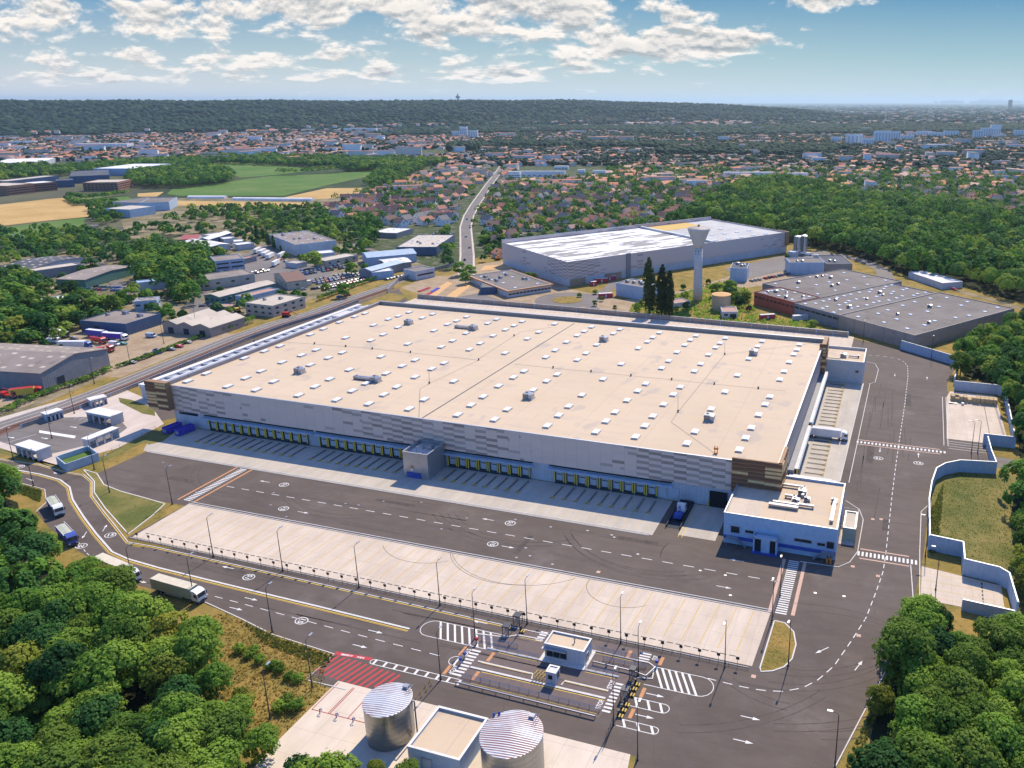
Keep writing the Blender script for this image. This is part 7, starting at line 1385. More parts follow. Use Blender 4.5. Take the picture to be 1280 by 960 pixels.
# far-side forest: single trees along its front, the rest as one mass
def mass(name, label, X, Y, Z, Hh, Rr, mat_, seed, lod=1, kindv='stuff', jit=.34, facets=2):
    """many simple crowns written into one mesh (bumpy many-sided blobs, each a little different)"""
    bm = bmesh.new(); bmesh.ops.create_icosphere(bm, subdivisions=facets, radius=1); base = np.array([v.co[:] for v in bm.verts]); tri = np.array([[v.index for v in f.verts] for f in bm.faces]); bm.free()
    rs = np.random.RandomState(seed); n = len(X)
    if n == 0: return None
    N_, M_ = len(base), len(tri); bumps = np.stack([1+rs.uniform(-jit, jit*.8, N_) for _ in range(12)]); sel = rs.randint(0, 12, n); a = rs.rand(n)*6.28; c, s = np.cos(a), np.sin(a)
    b = base[None]*bumps[sel][:, :, None]; bx = b[:, :, 0]*c[:, None]-b[:, :, 1]*s[:, None]; by = b[:, :, 0]*s[:, None]+b[:, :, 1]*c[:, None]
    R_ = np.broadcast_to(Rr, (n,)); H_ = np.broadcast_to(Hh, (n,)); Z_ = np.broadcast_to(Z, (n,))
    V = np.stack([X[:, None]+bx*R_[:, None], Y[:, None]+by*R_[:, None], Z_[:, None]+H_[:, None]*.56+b[:, :, 2]*H_[:, None]*.46], 2).reshape(-1, 3)
    F = (tri[None]+(np.arange(n)*N_)[:, None, None]).reshape(-1, 3); me = bpy.data.meshes.new(name); nf = len(F)
    me.vertices.add(len(V)); me.vertices.foreach_set('co', V.ravel()); me.loops.add(3*nf); me.loops.foreach_set('vertex_index', F.ravel()); me.polygons.add(nf); me.polygons.foreach_set('loop_start', np.arange(0, 3*nf, 3)); me.polygons.foreach_set('loop_total', np.full(nf, 3))
    at = me.attributes.new('tone', 'FLOAT', 'FACE'); tone = np.repeat(rs.rand(n), M_); at.data.foreach_set('value', tone.astype(np.float32)); me.materials.append(MATS[mat_]); me.update(calc_edges=True)
    o = bpy.data.objects.new(name, me); COL.objects.link(o); return tag(o, label, kind=kindv)
def leafmass(name, label, X, Y, scale, seed, nl=150, leaf=1.0, mat_='far_leaf', h=13, r=5.6):
    """forest mass from leaf-clump faces: for each crown a dome of loose faces"""
    rs = np.random.RandomState(seed); n = len(X); d = rs.normal(size=(n, nl, 3)); d /= np.linalg.norm(d, axis=2)[:, :, None]; d[:, :, 2] = np.abs(d[:, :, 2])
    lob = rs.normal(size=(n, 7, 3)); lob /= np.linalg.norm(lob, axis=2)[:, :, None]; lob[:, :, 2] = np.abs(lob[:, :, 2])*.8
    near = np.argmax(np.einsum('nik,njk->nij', d, lob), 2); lc = np.take_along_axis(lob, near[:, :, None], 1)
    q = lc*.55+(d-lc*.35)*.62; q += rs.normal(size=q.shape)*.05; sc = scale[:, None]
    p = np.stack([X[:, None]+q[:, :, 0]*r*sc, Y[:, None]+q[:, :, 1]*r*sc, h*sc*.42+q[:, :, 2]*h*.55*sc], 2)
    nrm = (d*.5+lc*.6)+rs.normal(size=d.shape)*.28+np.array([0, 0, .2]); nrm /= np.linalg.norm(nrm, axis=2)[:, :, None]; t1 = np.cross(nrm, rs.normal(size=d.shape)); t1 /= np.linalg.norm(t1, axis=2)[:, :, None]; t2 = np.cross(nrm, t1); s = leaf*rs.uniform(.6, 1.3, (n, nl, 1))
    v = np.stack([p+t1*s, p+t2*s*.8, p-t1*s, p-t2*s*.8], 2).reshape(-1, 3); nf = n*nl; me = bpy.data.meshes.new(name); me.vertices.add(4*nf); me.vertices.foreach_set('co', v.ravel()); me.loops.add(4*nf); me.loops.foreach_set('vertex_index', np.arange(4*nf)); me.polygons.add(nf); me.polygons.foreach_set('loop_start', np.arange(0, 4*nf, 4)); me.polygons.foreach_set('loop_total', np.full(nf, 4))
    at = me.attributes.new('tone', 'FLOAT', 'FACE'); at.data.foreach_set('value', np.repeat(rs.rand(n), nl).astype(np.float32)); me.materials.append(MATS[mat_]); me.update(calc_edges=True); o = bpy.data.objects.new(name, me); COL.objects.link(o); return tag(o, label, kind='stuff')
X, Y, rs = scatter(FOREST_R, 10.2, 5, .42); m = seen(X, Y, -60, 1360); X, Y = X[m], Y[m]; D_ = X**2+Y**2; o_ = np.argsort(D_); X, Y = X[o_], Y[o_]; NF = min(len(X), 40)
for x, y in zip(X[:NF], Y[:NF]):
    k = rs.choice(['mid0', 'mid1', 'mid2', 'middark0', 'middark1', 'midlime0'], p=[.26, .24, .2, .12, .1, .08]); lab = 'dark green' if 'dark' in k else 'yellow-green' if 'lime' in k else 'mid-green'
    CAND.append((math.hypot(x, y), k, x, y, rs.uniform(.95, 1.35), lab+' tree along the near edge of the big forest on the right', 'trees along the front of the big forest', 'f'))
if len(X) > NF: leafmass('forest_canopy', 'dense rolling green canopy of the big forest on the right', X[NF:], Y[NF:], rs.uniform(.9, 1.75, len(X)-NF), 8, 260, 1.0)
print('NEAR CAND', len(CAND), 'forest mass', len(X)-NF)
# estate trees
for px, py, k, s, lab in ((170, 340, 'mid0', 1.1, 'left crown of the dense clump in the estate'), (190, 345, 'mid1', 1.2, 'front-left crown of the dense clump in the estate'), (215, 350, 'mid2', 1.15, 'front crown of the dense clump in the estate'), (235, 345, 'mid0', 1.1, 'front-right crown of the dense clump in the estate'), (180, 325, 'mid2', 1.2, 'rear-left crown of the dense clump in the estate'), (205, 328, 'middark0', 1.2, 'dark crown inside the dense estate clump'),
                          (228, 330, 'mid1', 1.2, 'centre crown of the dense clump in the estate'), (250, 335, 'mid1', 1.0, 'right crown of the dense clump in the estate'), (260, 345, 'middark1', .9, 'dark crown at the right foot of the dense clump'), (240, 368, 'middark0', .85, 'low crown below the dense clump beside the beige annex'), (225, 378, 'mid0', .8, 'lowest crown of the dense clump beside the blue workshop'), (165, 378, 'mid0', .75, 'round crown left of the blue workshop'),
                          (20, 380, 'mid1', 1.2, 'crown at left edge behind the sawtooth hall'), (40, 392, 'mid0', 1.2, 'broad crown left of the white shed'), (65, 400, 'mid2', 1.1, 'crown left of dirt yard lorries, rear'), (10, 410, 'mid0', 1.1, 'crown at the left edge beside the ribbed shed, rear'), (25, 425, 'midlime0', 1.3, 'yellow-green crown beside the ribbed shed'), (50, 420, 'middark0', 1.2, 'dark crown beside the ribbed shed'), (5, 440, 'midlime0', 1.2, 'yellow-green crown at left edge beside the ribbed shed'),
                          (95, 395, 'middark0', 1.0, 'dark crown right behind the dirt yard, left part'), (110, 390, 'mid1', 1.1, 'crown behind the dark shed, left'), (125, 393, 'mid0', 1.1, 'crown behind the dark shed, middle'), (143, 393, 'mid2', 1.0, 'crown behind the dark shed, right'), (100, 410, 'middark1', .9, 'dark crown directly above parked lorries'), (78, 412, 'mid0', .95, 'crown between parked lorries and white shed'),
                          (115, 340, 'middark1', 1.0, 'round dark crown beside the estate road'), (90, 370, 'middark0', .9, 'crown before the green-walled shed'), (60, 372, 'mid0', .8, 'small crown at the left of the green-walled shed'), (20, 350, 'middark0', .9, 'crown at the left edge before the sawtooth hall'), (395, 335, 'mid1', 1.15, 'big round crown before the large patched-roof depot'), (408, 368, 'mid2', .6, 'small crown by the railway road near parked cars'),
                          (430, 372, 'mid0', .7, 'small crown by the railway road, right one near parked cars'), (440, 345, 'mid1', .8, 'crown left of the grey twin hall'), (575, 345, 'mid0', .8, 'left crown of the little clump at the road end'), (588, 348, 'mid1', .8, 'right crown of the little clump at the road end'), (582, 355, 'mid2', .75, 'front crown of the little clump at the road end'), (668, 352, 'mid0', .5, 'small tree in front of the second warehouse, right'), (660, 350, 'mid1', .5, 'small tree in front of the second warehouse, left'),
                          (895, 372, 'mid0', .8, 'crown just right of the water tower shaft'), (912, 368, 'mid1', .9, 'crown behind the beige round tank'), (930, 378, 'midlime0', .8, 'light crown right of the beige round tank'), (925, 385, 'middark0', .7, 'dark crown right beside the beige round tank'), (1015, 412, 'mid0', .5, 'small round tree before the window-band hall'), (857, 374, 'mid2', .5, 'low tree left of the water tower foot'), (1200, 470, 'fine1', .9, 'tall airy tree at the end of the blue-grey back wall'),
                          (330, 300, 'cypress', 1.0, 'dark tall conifer, left one beside the large patched-roof depot'), (322, 302, 'cypress', 1.1, 'dark tall conifer, second from left beside the large depot'), (336, 308, 'cypress', 1.1, 'dark tall conifer, third beside the large depot'), (343, 312, 'cypress', .9, 'shorter dark conifer nearest the large depot corner'), (352, 318, 'cypress', .7, 'lowest conifer beside the large depot wall')):
    x, y = P(px, py); o = tree(k, x, y, s, lab if 'tree' in lab or 'conifer' in lab else 'tree with '+lab, 'trees of the industrial estate')
for px, py, s, w_ in ((812, 392, 1.35, 'left one of the three tall poplars'), (827, 396, 1.2, 'middle one of the three tall poplars'), (836, 397, 1.2, 'right one of the three tall poplars')): x, y = P(px, py); tree('poplar', x, y, s, 'slender dark green poplar, '+w_, 'poplars beside the blue process building')
x, y = P(936, 390); tree('purple', x, y, 1, 'purple-leaved shrub against the brick-red office wing', 'shrubs')
for i, (px, py) in enumerate(((300, 815), (312, 822), (325, 828), (338, 836), (350, 840), (362, 848), (372, 852), (318, 817), (345, 834), (360, 880), (372, 886), (352, 888), (300, 870), (310, 880), (303, 890), (308, 900))):
    x, y = P(px, py); tree('bush' if i < 12 else 'drybush', x, y, .7 if i < 9 else .9, 'low bush in the dry meadow, %s' % ('in the dark row below the road kerb' if i < 9 else 'beside the lamp near the tank yard' if i < 12 else 'at the wood edge'), 'bushes of the dry meadow')
# hedges along the railway road
for lab, pts, w_, h_ in (('long clipped hedge in front of the ribbed shed beside the railway road', PP([(-10, 523), (40, 500), (72, 488), (110, 475), (140, 462)]), 3, 2.2), ('scruffy hedge at the dirt yard edge beside the railway road', PP([(150, 459), (185, 447), (235, 428), (258, 419)]), 2.2, 1.8), ('tall dark hedge in front of the triple-gabled workshop', PP([(280, 416), (318, 402)]), 3, 4), ('hedge below the parked cars by the railway road', PP([(400, 376), (445, 358), (470, 350)]), 3, 3),
                         ('thick rectangular hedge bounding the small field, upper run', PP([(88, 247), (110, 250), (160, 244)]), 8, 7), ('thick hedge bounding the small field, lower run', PP([(86, 250), (100, 257), (150, 253)]), 8, 6), ('dark hedge between the green fields', PP([(350, 219), (372, 219), (420, 215), (470, 211)]), 16, 12)):
    rs = np.random.RandomState(int(pts[0][0]) % 1000); P_ = [Vector(p) for p in pts]; X = []; Y = []
    for a, b in zip(P_, P_[1:]):
        n = int((b-a).length/w_*2.2)+1
        for i in range(n): q = a+(b-a)*(i/n); X.append(q.x+rs.uniform(-.3, .3)*w_); Y.append(q.y+rs.uniform(-.3, .3)*w_)
    X = np.array(X); Y = np.array(Y); o = leafmass('hedge', lab, X, Y, np.full(len(X), 1.0), 3, 120 if h_ < 5 else 60, .28 if h_ < 5 else 1.2, 'far_leaf', h_*1.15, w_*.6); o['kind'] = 'thing'; del o['kind']; o['category'] = 'hedge'
# grass tufts over the near meadow and lawns
def tufts(name, label, polys, n, m_, seed, s=.35):
    rs = np.random.RandomState(seed); X = []; Y = []
    for poly in polys:
        xs = [p[0] for p in poly]; ys = [p[1] for p in poly]; x = rs.uniform(min(xs), max(xs), n); y = rs.uniform(min(ys), max(ys), n); k = inpoly(x, y, poly); X.append(x[k]); Y.append(y[k])
    X = np.concatenate(X); Y = np.concatenate(Y); n = len(X); a = rs.rand(n)*3.14; w_ = s*rs.uniform(.4, 1.2, n); h_ = s*rs.uniform(.5, 1.6, n); c, q = np.cos(a)*w_, np.sin(a)*w_
    z = np.full(n, .02); v = np.stack([np.stack([X-c, Y-q, z], 1), np.stack([X+c, Y+q, z], 1), np.stack([X+c*.6+q*.3, Y+q*.6, z+h_], 1), np.stack([X-c*.6, Y-q*.6+c*.3, z+h_], 1)], 1).reshape(-1, 3)
    me = bpy.data.meshes.new(name); me.vertices.add(4*n); me.vertices.foreach_set('co', v.ravel()); me.loops.add(4*n); me.loops.foreach_set('vertex_index', np.arange(4*n)); me.polygons.add(n); me.polygons.foreach_set('loop_start', np.arange(0, 4*n, 4)); me.polygons.foreach_set('loop_total', np.full(n, 4)); me.materials.append(MATS[m_]); me.update(calc_edges=True); o = bpy.data.objects.new(name, me); COL.objects.link(o); tag(o, label, kind='stuff')
tufts('meadow_grass', 'dry yellowish meadow grass beside the bottom-left wood', [[(-117, 122), (-108, 112.5), (-108, 95), (-130, 85), (-160, 118), (-150, 127)]], 9000, 'leaf_straw', 1, .3)
tufts('lawn_grass', 'short olive grass on the sloping lawn right of the road', [[(15, 208), (23, 207), (24, 200), (33, 198), (34, 183), (60, 180), (60, 262), (37, 263), (25, 261), (16, 243)]], 9000, 'leaf_grass', 2, .16)
tufts('verge_weeds', 'straggly weeds along the kerbs and wall feet', [PP([(1048, 975), (1120, 820), (1128, 828), (1062, 975)]), PP([(300, 776), (340, 796), (418, 821), (405, 835), (330, 805)]), PP([(1160, 640), (1168, 632), (1180, 600), (1172, 690), (1162, 695)]), PP([(20, 605), (52, 614), (50, 628), (24, 616)])], 2600, 'leaf_grass', 6, .35)
tufts('works_weeds', 'scrubby low weeds and bushes on the ground between poplars and water tower', [PP([(785, 395), (790, 380), (830, 372), (900, 352), (935, 362), (945, 392), (1000, 402), (1040, 415), (960, 410)])], 5000, 'leaf_mid', 4, .9)
tufts('island_grass', 'dry grass on the kerbed island at the road bend', [PP([(968, 778), (980, 781), (990, 792), (993, 806), (988, 822), (978, 832), (966, 837), (953, 838)])], 900, 'leaf_straw', 3, .15)
# ------------------------------------------------------------------ town: single houses near by, a mass of them farther away
def house(name, wm, rm, L, D, h, rise, dorm=False, hip=False):
    r = thing(name, '', 'house'); mb = MB(); mb.gable_wall(-L/2, -D/2, L/2, D/2, 0, h, rise, 'x'); mb.build('wall', wm, r); mb = MB(); mb.gable(-L/2, -D/2, L/2, D/2, h, rise, 'x', .5, .25); ro = mb.build('roof', rm, r)
    mb = MB(); mb.cbox(L*.25, D*.12, h+rise*.5, .8, .8, rise*.5+1.2); mb.build('chimney', 'brick', ro)
    for y, s in ((-D/2, -1), (D/2, 1)):
        for x in (-L*.28, L*.22): mb = MB(); mb.cbox(x, y+s*.03, h*.45, 1.3, .08, 1.2); mb.build('window', 'glass_dark', r)
    for s in (-1, 1): mb = MB(); mb.cbox(s*(L/2+.03), 0, h*.8, .08, 1.1, 1.2); mb.build('window', 'glass_dark', r)
    mb = MB(); mb.cbox(0, -D/2-.04, .05, 1.1, .1, 2.1); mb.build('door', 'dark_metal', r)
    return r
HT = [('cream house with red-brown tiled gable roof', 'wall_cream', 'tile_red', 11, 8, 5, 3.4), ('white house with dark brown gable roof', 'wall_white', 'tile_brown', 12, 8, 5.5, 3.6), ('ochre house with orange tiled roof', 'wall_ochre', 'tile_orange', 10, 8, 4, 3.2), ('white house with slate-grey roof', 'wall_white', 'slate', 11, 9, 6, 4.0), ('cream house with faded pink roof', 'wall_cream', 'tile_pink', 13, 8, 3.6, 2.8), ('long white house with red roof', 'wall_white', 'tile_red', 16, 8.5, 5, 3.0), ('narrow ochre house with steep brown roof', 'wall_ochre', 'tile_brown', 8, 9, 6, 4.2), ('low cream bungalow with orange roof', 'wall_cream', 'tile_orange', 14, 9, 3.0, 2.4)]
HS_ = [Stamp(house('house', *h[1:]), 'houses of the town') for h in HT]
T_NEAR = [(400, 268), (455, 240), (520, 222), (560, 205), (640, 205), (900, 207), (1400, 215), (1500, 262), (1450, 298), (1300, 285), (1080, 255), (985, 229), (905, 243), (880, 264), (838, 288), (700, 300), (634, 306), (634, 322), (598, 330), (596, 300), (570, 300), (560, 284), (520, 282), (500, 286), (470, 276), (410, 276)]
T_LEFT = [(-150, 206), (60, 203), (205, 205), (300, 201), (420, 208), (500, 212), (560, 205), (640, 205), (640, 166), (-150, 170)]
T_RIGHT = [(560, 206), (640, 205), (1500, 216), (1500, 164), (640, 164)]
HOLES = [[(205, 250), (160, 230), (170, 205), (260, 203), (400, 210), (490, 208), (490, 222), (400, 236), (380, 262), (205, 262)], [(640, 230), (730, 222), (760, 224), (760, 208), (640, 208)], [(430, 200), (560, 196), (600, 190), (600, 186), (430, 190)]]
xs = []
def cell_grid(r0, r1, sp, seed, jit=.22):
    rs = np.random.RandomState(seed); gx = np.arange(-3600, 2200, sp); gy = np.arange(300, 4800, sp); X, Y = np.meshgrid(gx, gy)
    a = R(28); X2 = X*math.cos(a)-Y*math.sin(a)*.0+rs.uniform(-jit, jit, X.shape)*sp; Y2 = Y+X*.25+rs.uniform(-jit, jit, X.shape)*sp; X2, Y2 = X2.ravel(), Y2.ravel(); d = np.hypot(X2, Y2); m = (d > r0) & (d < r1)
    ix, iy = np.meshgrid(np.arange(len(gx)), np.arange(len(gy))); return X2[m], Y2[m], ix.ravel()[m], iy.ravel()[m], rs
X, Y, IX, IY, rs = cell_grid(480, 3900, 18.0, 12)
px, py, w = proj(X, Y, 0.0); vis = (px > -90) & (px < 1370)
inn = inpoly(px, py, T_NEAR); inl = inpoly(px, py, T_LEFT); inr = inpoly(px, py, T_RIGHT) & ~inn; hole = np.zeros(len(X), bool)
for h in HOLES: hole |= inpoly(px, py, h)
# keep clear of the long road
mr = np.array(main); dr = np.full(len(X), 1e9)
for a, b in zip(mr, mr[1:]):
    ab = b-a; t = np.clip(((X-a[0])*ab[0]+(Y-a[1])*ab[1])/(ab@ab), 0, 1); dr = np.minimum(dr, np.hypot(X-a[0]-t*ab[0], Y-a[1]-t*ab[1]))
u_ = np.sin(X*.0041+1)*np.cos(Y*.0033)+.6*np.sin(X*.011+Y*.009)+.35*np.sin(Y*.021)     # wooded and built patches
street = ((IX % 6 == 0) | (IY % 11 == 4))
town = vis & (inn | inl | inr) & ~hole & (dr > 14)
p_house = np.where(inn, np.where(px < 640, .84, .66), np.where(inl, .62, .46))-.2*(u_ > 1.0)-.3*(u_ > 1.35)
p_house = np.where(inr & (py < 182), .34, p_house); p_house = np.where((px > 1000) & inn & (py > 225), .30, p_house)
rr_ = rs.rand(len(X)); ish = town & ~street & (rr_ < p_house); ist = town & ~ish & ~(street & (rs.rand(len(X)) < .6))
# ---- nearest 300 houses stand alone
hi_ = np.where(ish)[0]; hi_ = hi_[np.argsort(np.hypot(X[hi_], Y[hi_]))]; near, far = hi_[:300], hi_[300:]
def angle(x, y): return .45+.35*math.floor(math.sin(x*.006)+math.cos(y*.005)*1.3)+(math.pi/2 if int(x*7+y*3) % 3 == 0 else 0)
def zone(px_, py_):
    if px_ < 580: return 'left of the long straight road'
    if px_ < 680: return 'just right of the long straight road'
    if px_ < 850: return 'behind the second warehouse'
    return 'among trees behind the big forest'
for n_, i in enumerate(near):
    t = rs.randint(len(HT)); q = 'facing the camera' if False else ''
    HS_[t].put(X[i], Y[i], 0, angle(X[i], Y[i])+rs.uniform(-.1, .1), HT[t][0]+' '+zone(px[i], py[i]), 'house')['group'] = 'houses of the town '+zone(px[i], py[i])
def house_mass(name, label, X, Y, ang, L, D, h, rise, seed):
    rs = np.random.RandomState(seed); n = len(X); c, s = np.cos(ang), np.sin(ang)
    loc = np.array([(-1, -1, 0), (1, -1, 0), (1, 1, 0), (-1, 1, 0), (-1, -1, 1), (1, -1, 1), (1, 1, 1), (-1, 1, 1), (-1.06, 0, 2), (1.06, 0, 2), (-1.08, -1.12, 3), (1.08, -1.12, 3), (1.08, 1.12, 3), (-1.08, 1.12, 3), (-1, 0, 2.5), (1, 0, 2.5)], float)
    lx = loc[None, :, 0]*L[:, None]/2; ly = loc[None, :, 1]*D[:, None]/2; zk = loc[:, 2]; z = np.zeros((n, 16)); z[:, 4:8] = h[:, None]; z[:, 8:10] = (h+rise)[:, None]+.15; z[:, 10:14] = (h-.25)[:, None]; z[:, 14:16] = (h+rise)[:, None]-.1
    V = np.stack([X[:, None]+lx*c[:, None]-ly*s[:, None], Y[:, None]+lx*s[:, None]+ly*c[:, None], z], 2).reshape(-1, 3)
    fq = [(0, 1, 5, 4), (1, 2, 6, 5), (2, 3, 7, 6), (3, 0, 4, 7), (10, 11, 9, 8), (12, 13, 8, 9)]; ft = [(4, 14, 7), (5, 6, 15)]
    loops = np.array([k for f in fq for k in f]+[k for f in ft for k in f]); li = (loops[None]+(np.arange(n)*16)[:, None]).ravel(); tot = np.tile([4]*6+[3]*2, n); st = np.concatenate([[0], np.cumsum(tot)[:-1]]); nf = 8*n
    me = bpy.data.meshes.new(name); me.vertices.add(16*n); me.vertices.foreach_set('co', V.ravel()); me.loops.add(len(li)); me.loops.foreach_set('vertex_index', li); me.polygons.add(nf); me.polygons.foreach_set('loop_start', st); me.polygons.foreach_set('loop_total', tot); me.polygons.foreach_set('material_index', np.tile([0]*4+[1]*2+[0]*2, n))
    at = me.attributes.new('tone', 'FLOAT', 'FACE'); at.data.foreach_set('value', np.repeat(rs.rand(n), 8).astype(np.float32)); me.materials.append(MATS['far_wall']); me.materials.append(MATS['far_roof']); me.update(calc_edges=True)
    o = bpy.data.objects.new(name, me); COL.objects.link(o); return tag(o, label, kind='stuff')
n = len(far); ang = np.array([angle(X[i], Y[i]) for i in far])+rs.uniform(-.12, .12, n); big = rs.rand(n) < .06
house_mass('distant_houses', 'mass of pale houses with red, brown and grey roofs filling the distant town', X[far], Y[far], ang, np.where(big, rs.uniform(18, 40, n), rs.uniform(10, 18, n)), rs.uniform(8.5, 13, n), np.where(big, rs.uniform(7, 12, n), rs.uniform(3.2, 6.5, n)), np.where(big, .5, rs.uniform(2, 3.8, n)), 3)
nb_ = 110; qx = rs.uniform(-40, 1330, 900); qy = rs.uniform(150, 206, 900); qk = (inpoly(qx, qy, T_LEFT) | inpoly(qx, qy, T_RIGHT)) & ~inpoly(qx, qy, HOLES[0]); qx, qy = qx[qk][:nb_], qy[qk][:nb_]; bp_ = np.array([P(a, b) for a, b in zip(qx, qy)]); nb_ = len(bp_)
house_mass('midrise_blocks', 'pale mid-rise blocks scattered through the distant town', bp_[:, 0], bp_[:, 1], rs.choice([.2, 1.7, .5], nb_), rs.uniform(25, 60, nb_), rs.uniform(12, 15, nb_), rs.uniform(11, 20, nb_), np.full(nb_, .3), 9)
# ---- town trees
ti = np.where(ist)[0]; ti = ti[np.argsort(np.hypot(X[ti], Y[ti]))]; NT_ = 0
gx_, gy_ = X[ti], Y[ti]; e = rs.rand(len(hi_)) < .55; hx = X[hi_][e]+rs.uniform(7, 11, e.sum())*rs.choice([-1, 1], e.sum()); hy = Y[hi_][e]+rs.uniform(7, 11, e.sum())*rs.choice([-1, 1], e.sum())
gx_ = np.concatenate([gx_, hx, X[town & (px > 600)][::1]+rs.uniform(-9, 9, (town & (px > 600)).sum())]); gy_ = np.concatenate([gy_, hy, Y[town & (px > 600)][::1]+rs.uniform(-9, 9, (town & (px > 600)).sum())]); o_ = np.argsort(np.hypot(gx_, gy_)); gx_, gy_ = gx_[o_], gy_[o_]; ntr = 30
for x, y in zip(gx_[:ntr], gy_[:ntr]):
    k = rs.choice(['mid0', 'mid1', 'middark0', 'midlime0', 'cypress'], p=[.35, .25, .2, .1, .1]); pp = proj(np.array([x]), np.array([y]), 0.)
    if k != 'cypress': k = k.replace('mid', 'mid')
    tree(k, x, y, rs.uniform(.45, .8), {'c': 'slim dark conifer', 'd': 'dark green garden tree', 'l': 'yellow-green garden tree', 'm': 'mid-green garden tree'}['c' if k == 'cypress' else 'd' if 'dark' in k else 'l' if 'lime' in k else 'm']+' '+zone(pp[0][0], pp[1][0]), 'garden trees of the town')
fx_, fy_ = gx_[ntr:], gy_[ntr:]; dd = np.hypot(fx_, fy_); a_ = dd < 1500
leafmass('town_trees', 'many garden and street trees between the nearer houses of the town', fx_[a_], fy_[a_], rs.uniform(.5, .95, a_.sum()), 31, 80, 1.0)
mass('distant_trees', 'distant trees filling the gaps between far houses', fx_[~a_], fy_[~a_], 0., rs.uniform(6, 12, (~a_).sum()), rs.uniform(4, 8, (~a_).sum()), 'hill_leaf', 32, facets=1)
# nearest candidates become single trees, the others join the canopy of their wood
CAND.sort(key=lambda c: c[0]); nb = 288-TN[0]-20
for c in CAND[:nb]: tree(*c[1:7])
for key, nm, lb in (('left', 'wood_canopy', 'remaining crowns of the bottom-left wood'), ('br', 'wood_canopy', 'remaining crowns of the bottom-right wood'), ('r', 'wood_canopy', 'crowns of the wood right of the retaining walls'), ('f', 'wood_canopy', 'crowns along the front of the big forest')):
    L_ = [c for c in CAND[nb:] if c[7] == key]
    if L_: leafmass(nm, lb, np.array([c[2] for c in L_]), np.array([c[3] for c in L_]), np.array([c[4] for c in L_]), 61, 1100 if key in 'left br' else 700, .42)
print('TREES', TN[0], 'cands', len(CAND), nb)
# thickets over the unbuilt corners of the estate
EST = [(-60, 520), (0, 500), (70, 470), (120, 455), (205, 425), (300, 400), (445, 352), (480, 335), (440, 300), (330, 290), (260, 296), (150, 320), (-60, 350)]; YARDS = [[(78, 430), (100, 412), (150, 415), (205, 404), (310, 420), (230, 440), (150, 472), (120, 470)], [(262, 342), (330, 305), (362, 330), (420, 332), (440, 335), (470, 345), (410, 366), (330, 372), (262, 362)], [(236, 392), (246, 376), (300, 378), (300, 392)], [(105, 372), (150, 372), (150, 350), (105, 350)], [(0, 500), (60, 486), (40, 505), (-60, 540), (-60, 500)]]
# ---- other woodland bands and country beyond the fields
WOODS = [([(785, 393), (800, 380), (860, 372), (885, 378), (870, 392)], 11, .42), ([(900, 370), (938, 372), (942, 384), (915, 382)], 7, .6), ([(690, 372), (760, 366), (800, 378), (780, 392), (760, 388)], 16, .3), ([(800, 374), (880, 350), (990, 322), (985, 330), (880, 362)], 22, .3), ([(552, 290), (580, 292), (577, 336), (556, 334)], 10, .8), ([(596, 296), (632, 300), (630, 322), (600, 334)], 13, .6), ([(150, 322), (200, 308), (262, 322), (266, 350), (245, 385), (215, 374), (160, 348)], 8, 1.05), ([(0, 385), (60, 385), (95, 398), (70, 425), (20, 440), (0, 430)], 9, .95), ([(160, 236), (168, 208), (215, 204), (255, 209), (292, 222), (285, 230), (230, 236)], 9, 1.15), ([(-120, 206), (60, 204), (60, 214), (-120, 220)], 12, .9), ([(0, 218), (160, 205), (300, 197), (480, 200), (560, 203), (556, 208), (400, 210), (230, 204), (150, 214), (0, 228)], 11, .95), ([(480, 205), (540, 205), (500, 226), (470, 236), (455, 234), (470, 220)], 9, .9), ([(410, 205), (490, 206), (488, 214), (440, 215)], 9, 1.1),
         ([(208, 280), (250, 262), (330, 262), (400, 262), (430, 290), (400, 300), (335, 290), (280, 278)], 13, .8), ([(0, 296), (110, 290), (170, 300), (160, 330), (100, 335), (0, 340)], 12, .9), ([(375, 285), (470, 275), (480, 290), (460, 318), (420, 305)], 11, .85), ([(110, 262), (150, 258), (160, 275), (120, 285)], 10, .85), ([(560, 300), (578, 290), (576, 338), (560, 338)], 10, .8), ([(605, 300), (634, 296), (620, 318), (605, 318)], 14, .7), ([(-120, 345), (30, 340), (60, 395), (0, 470), (-120, 500)], 12, .95), ([(165, 285), (330, 283), (330, 290), (170, 296)], 14, .7)]
AX, AY, AS = [], [], []
for i, (poly, sp, sc) in enumerate(WOODS):
    x, y, r2 = scatter(poly, sp, 50+i, .42); AX.append(x); AY.append(y); AS.append(sc*r2.uniform(.7, 1.15, len(x)))
for sp_, s0_, s1_, sd__, pr in ((11, .35, .8, 97, .62), (6, .16, .34, 98, .3)):
    x, y, r2 = scatter(EST, sp_, sd__, .45); ex, ey, _ = proj(x, y, 0.); k = r2.rand(len(x)) < pr
    for yd in YARDS: k &= ~inpoly(ex, ey, yd)
    for rd in [PP([(250, 392), (240, 380), (262, 360), (240, 350)]), PP([(150, 366), (145, 345), (125, 330), (105, 318), (108, 300), (112, 288)]), road]:
        for a, b in zip(rd, rd[1:]):
            a, b = np.array(a), np.array(b); ab = b-a; t = np.clip(((x-a[0])*ab[0]+(y-a[1])*ab[1])/(ab@ab), 0, 1); k &= np.hypot(x-a[0]-t*ab[0], y-a[1]-t*ab[1]) > 9
    AX.append(x[k]); AY.append(y[k]); AS.append(r2.uniform(s0_, s1_, k.sum()))
AX = np.concatenate(AX); AY = np.concatenate(AY); AS = np.concatenate(AS); dd = np.hypot(AX, AY)
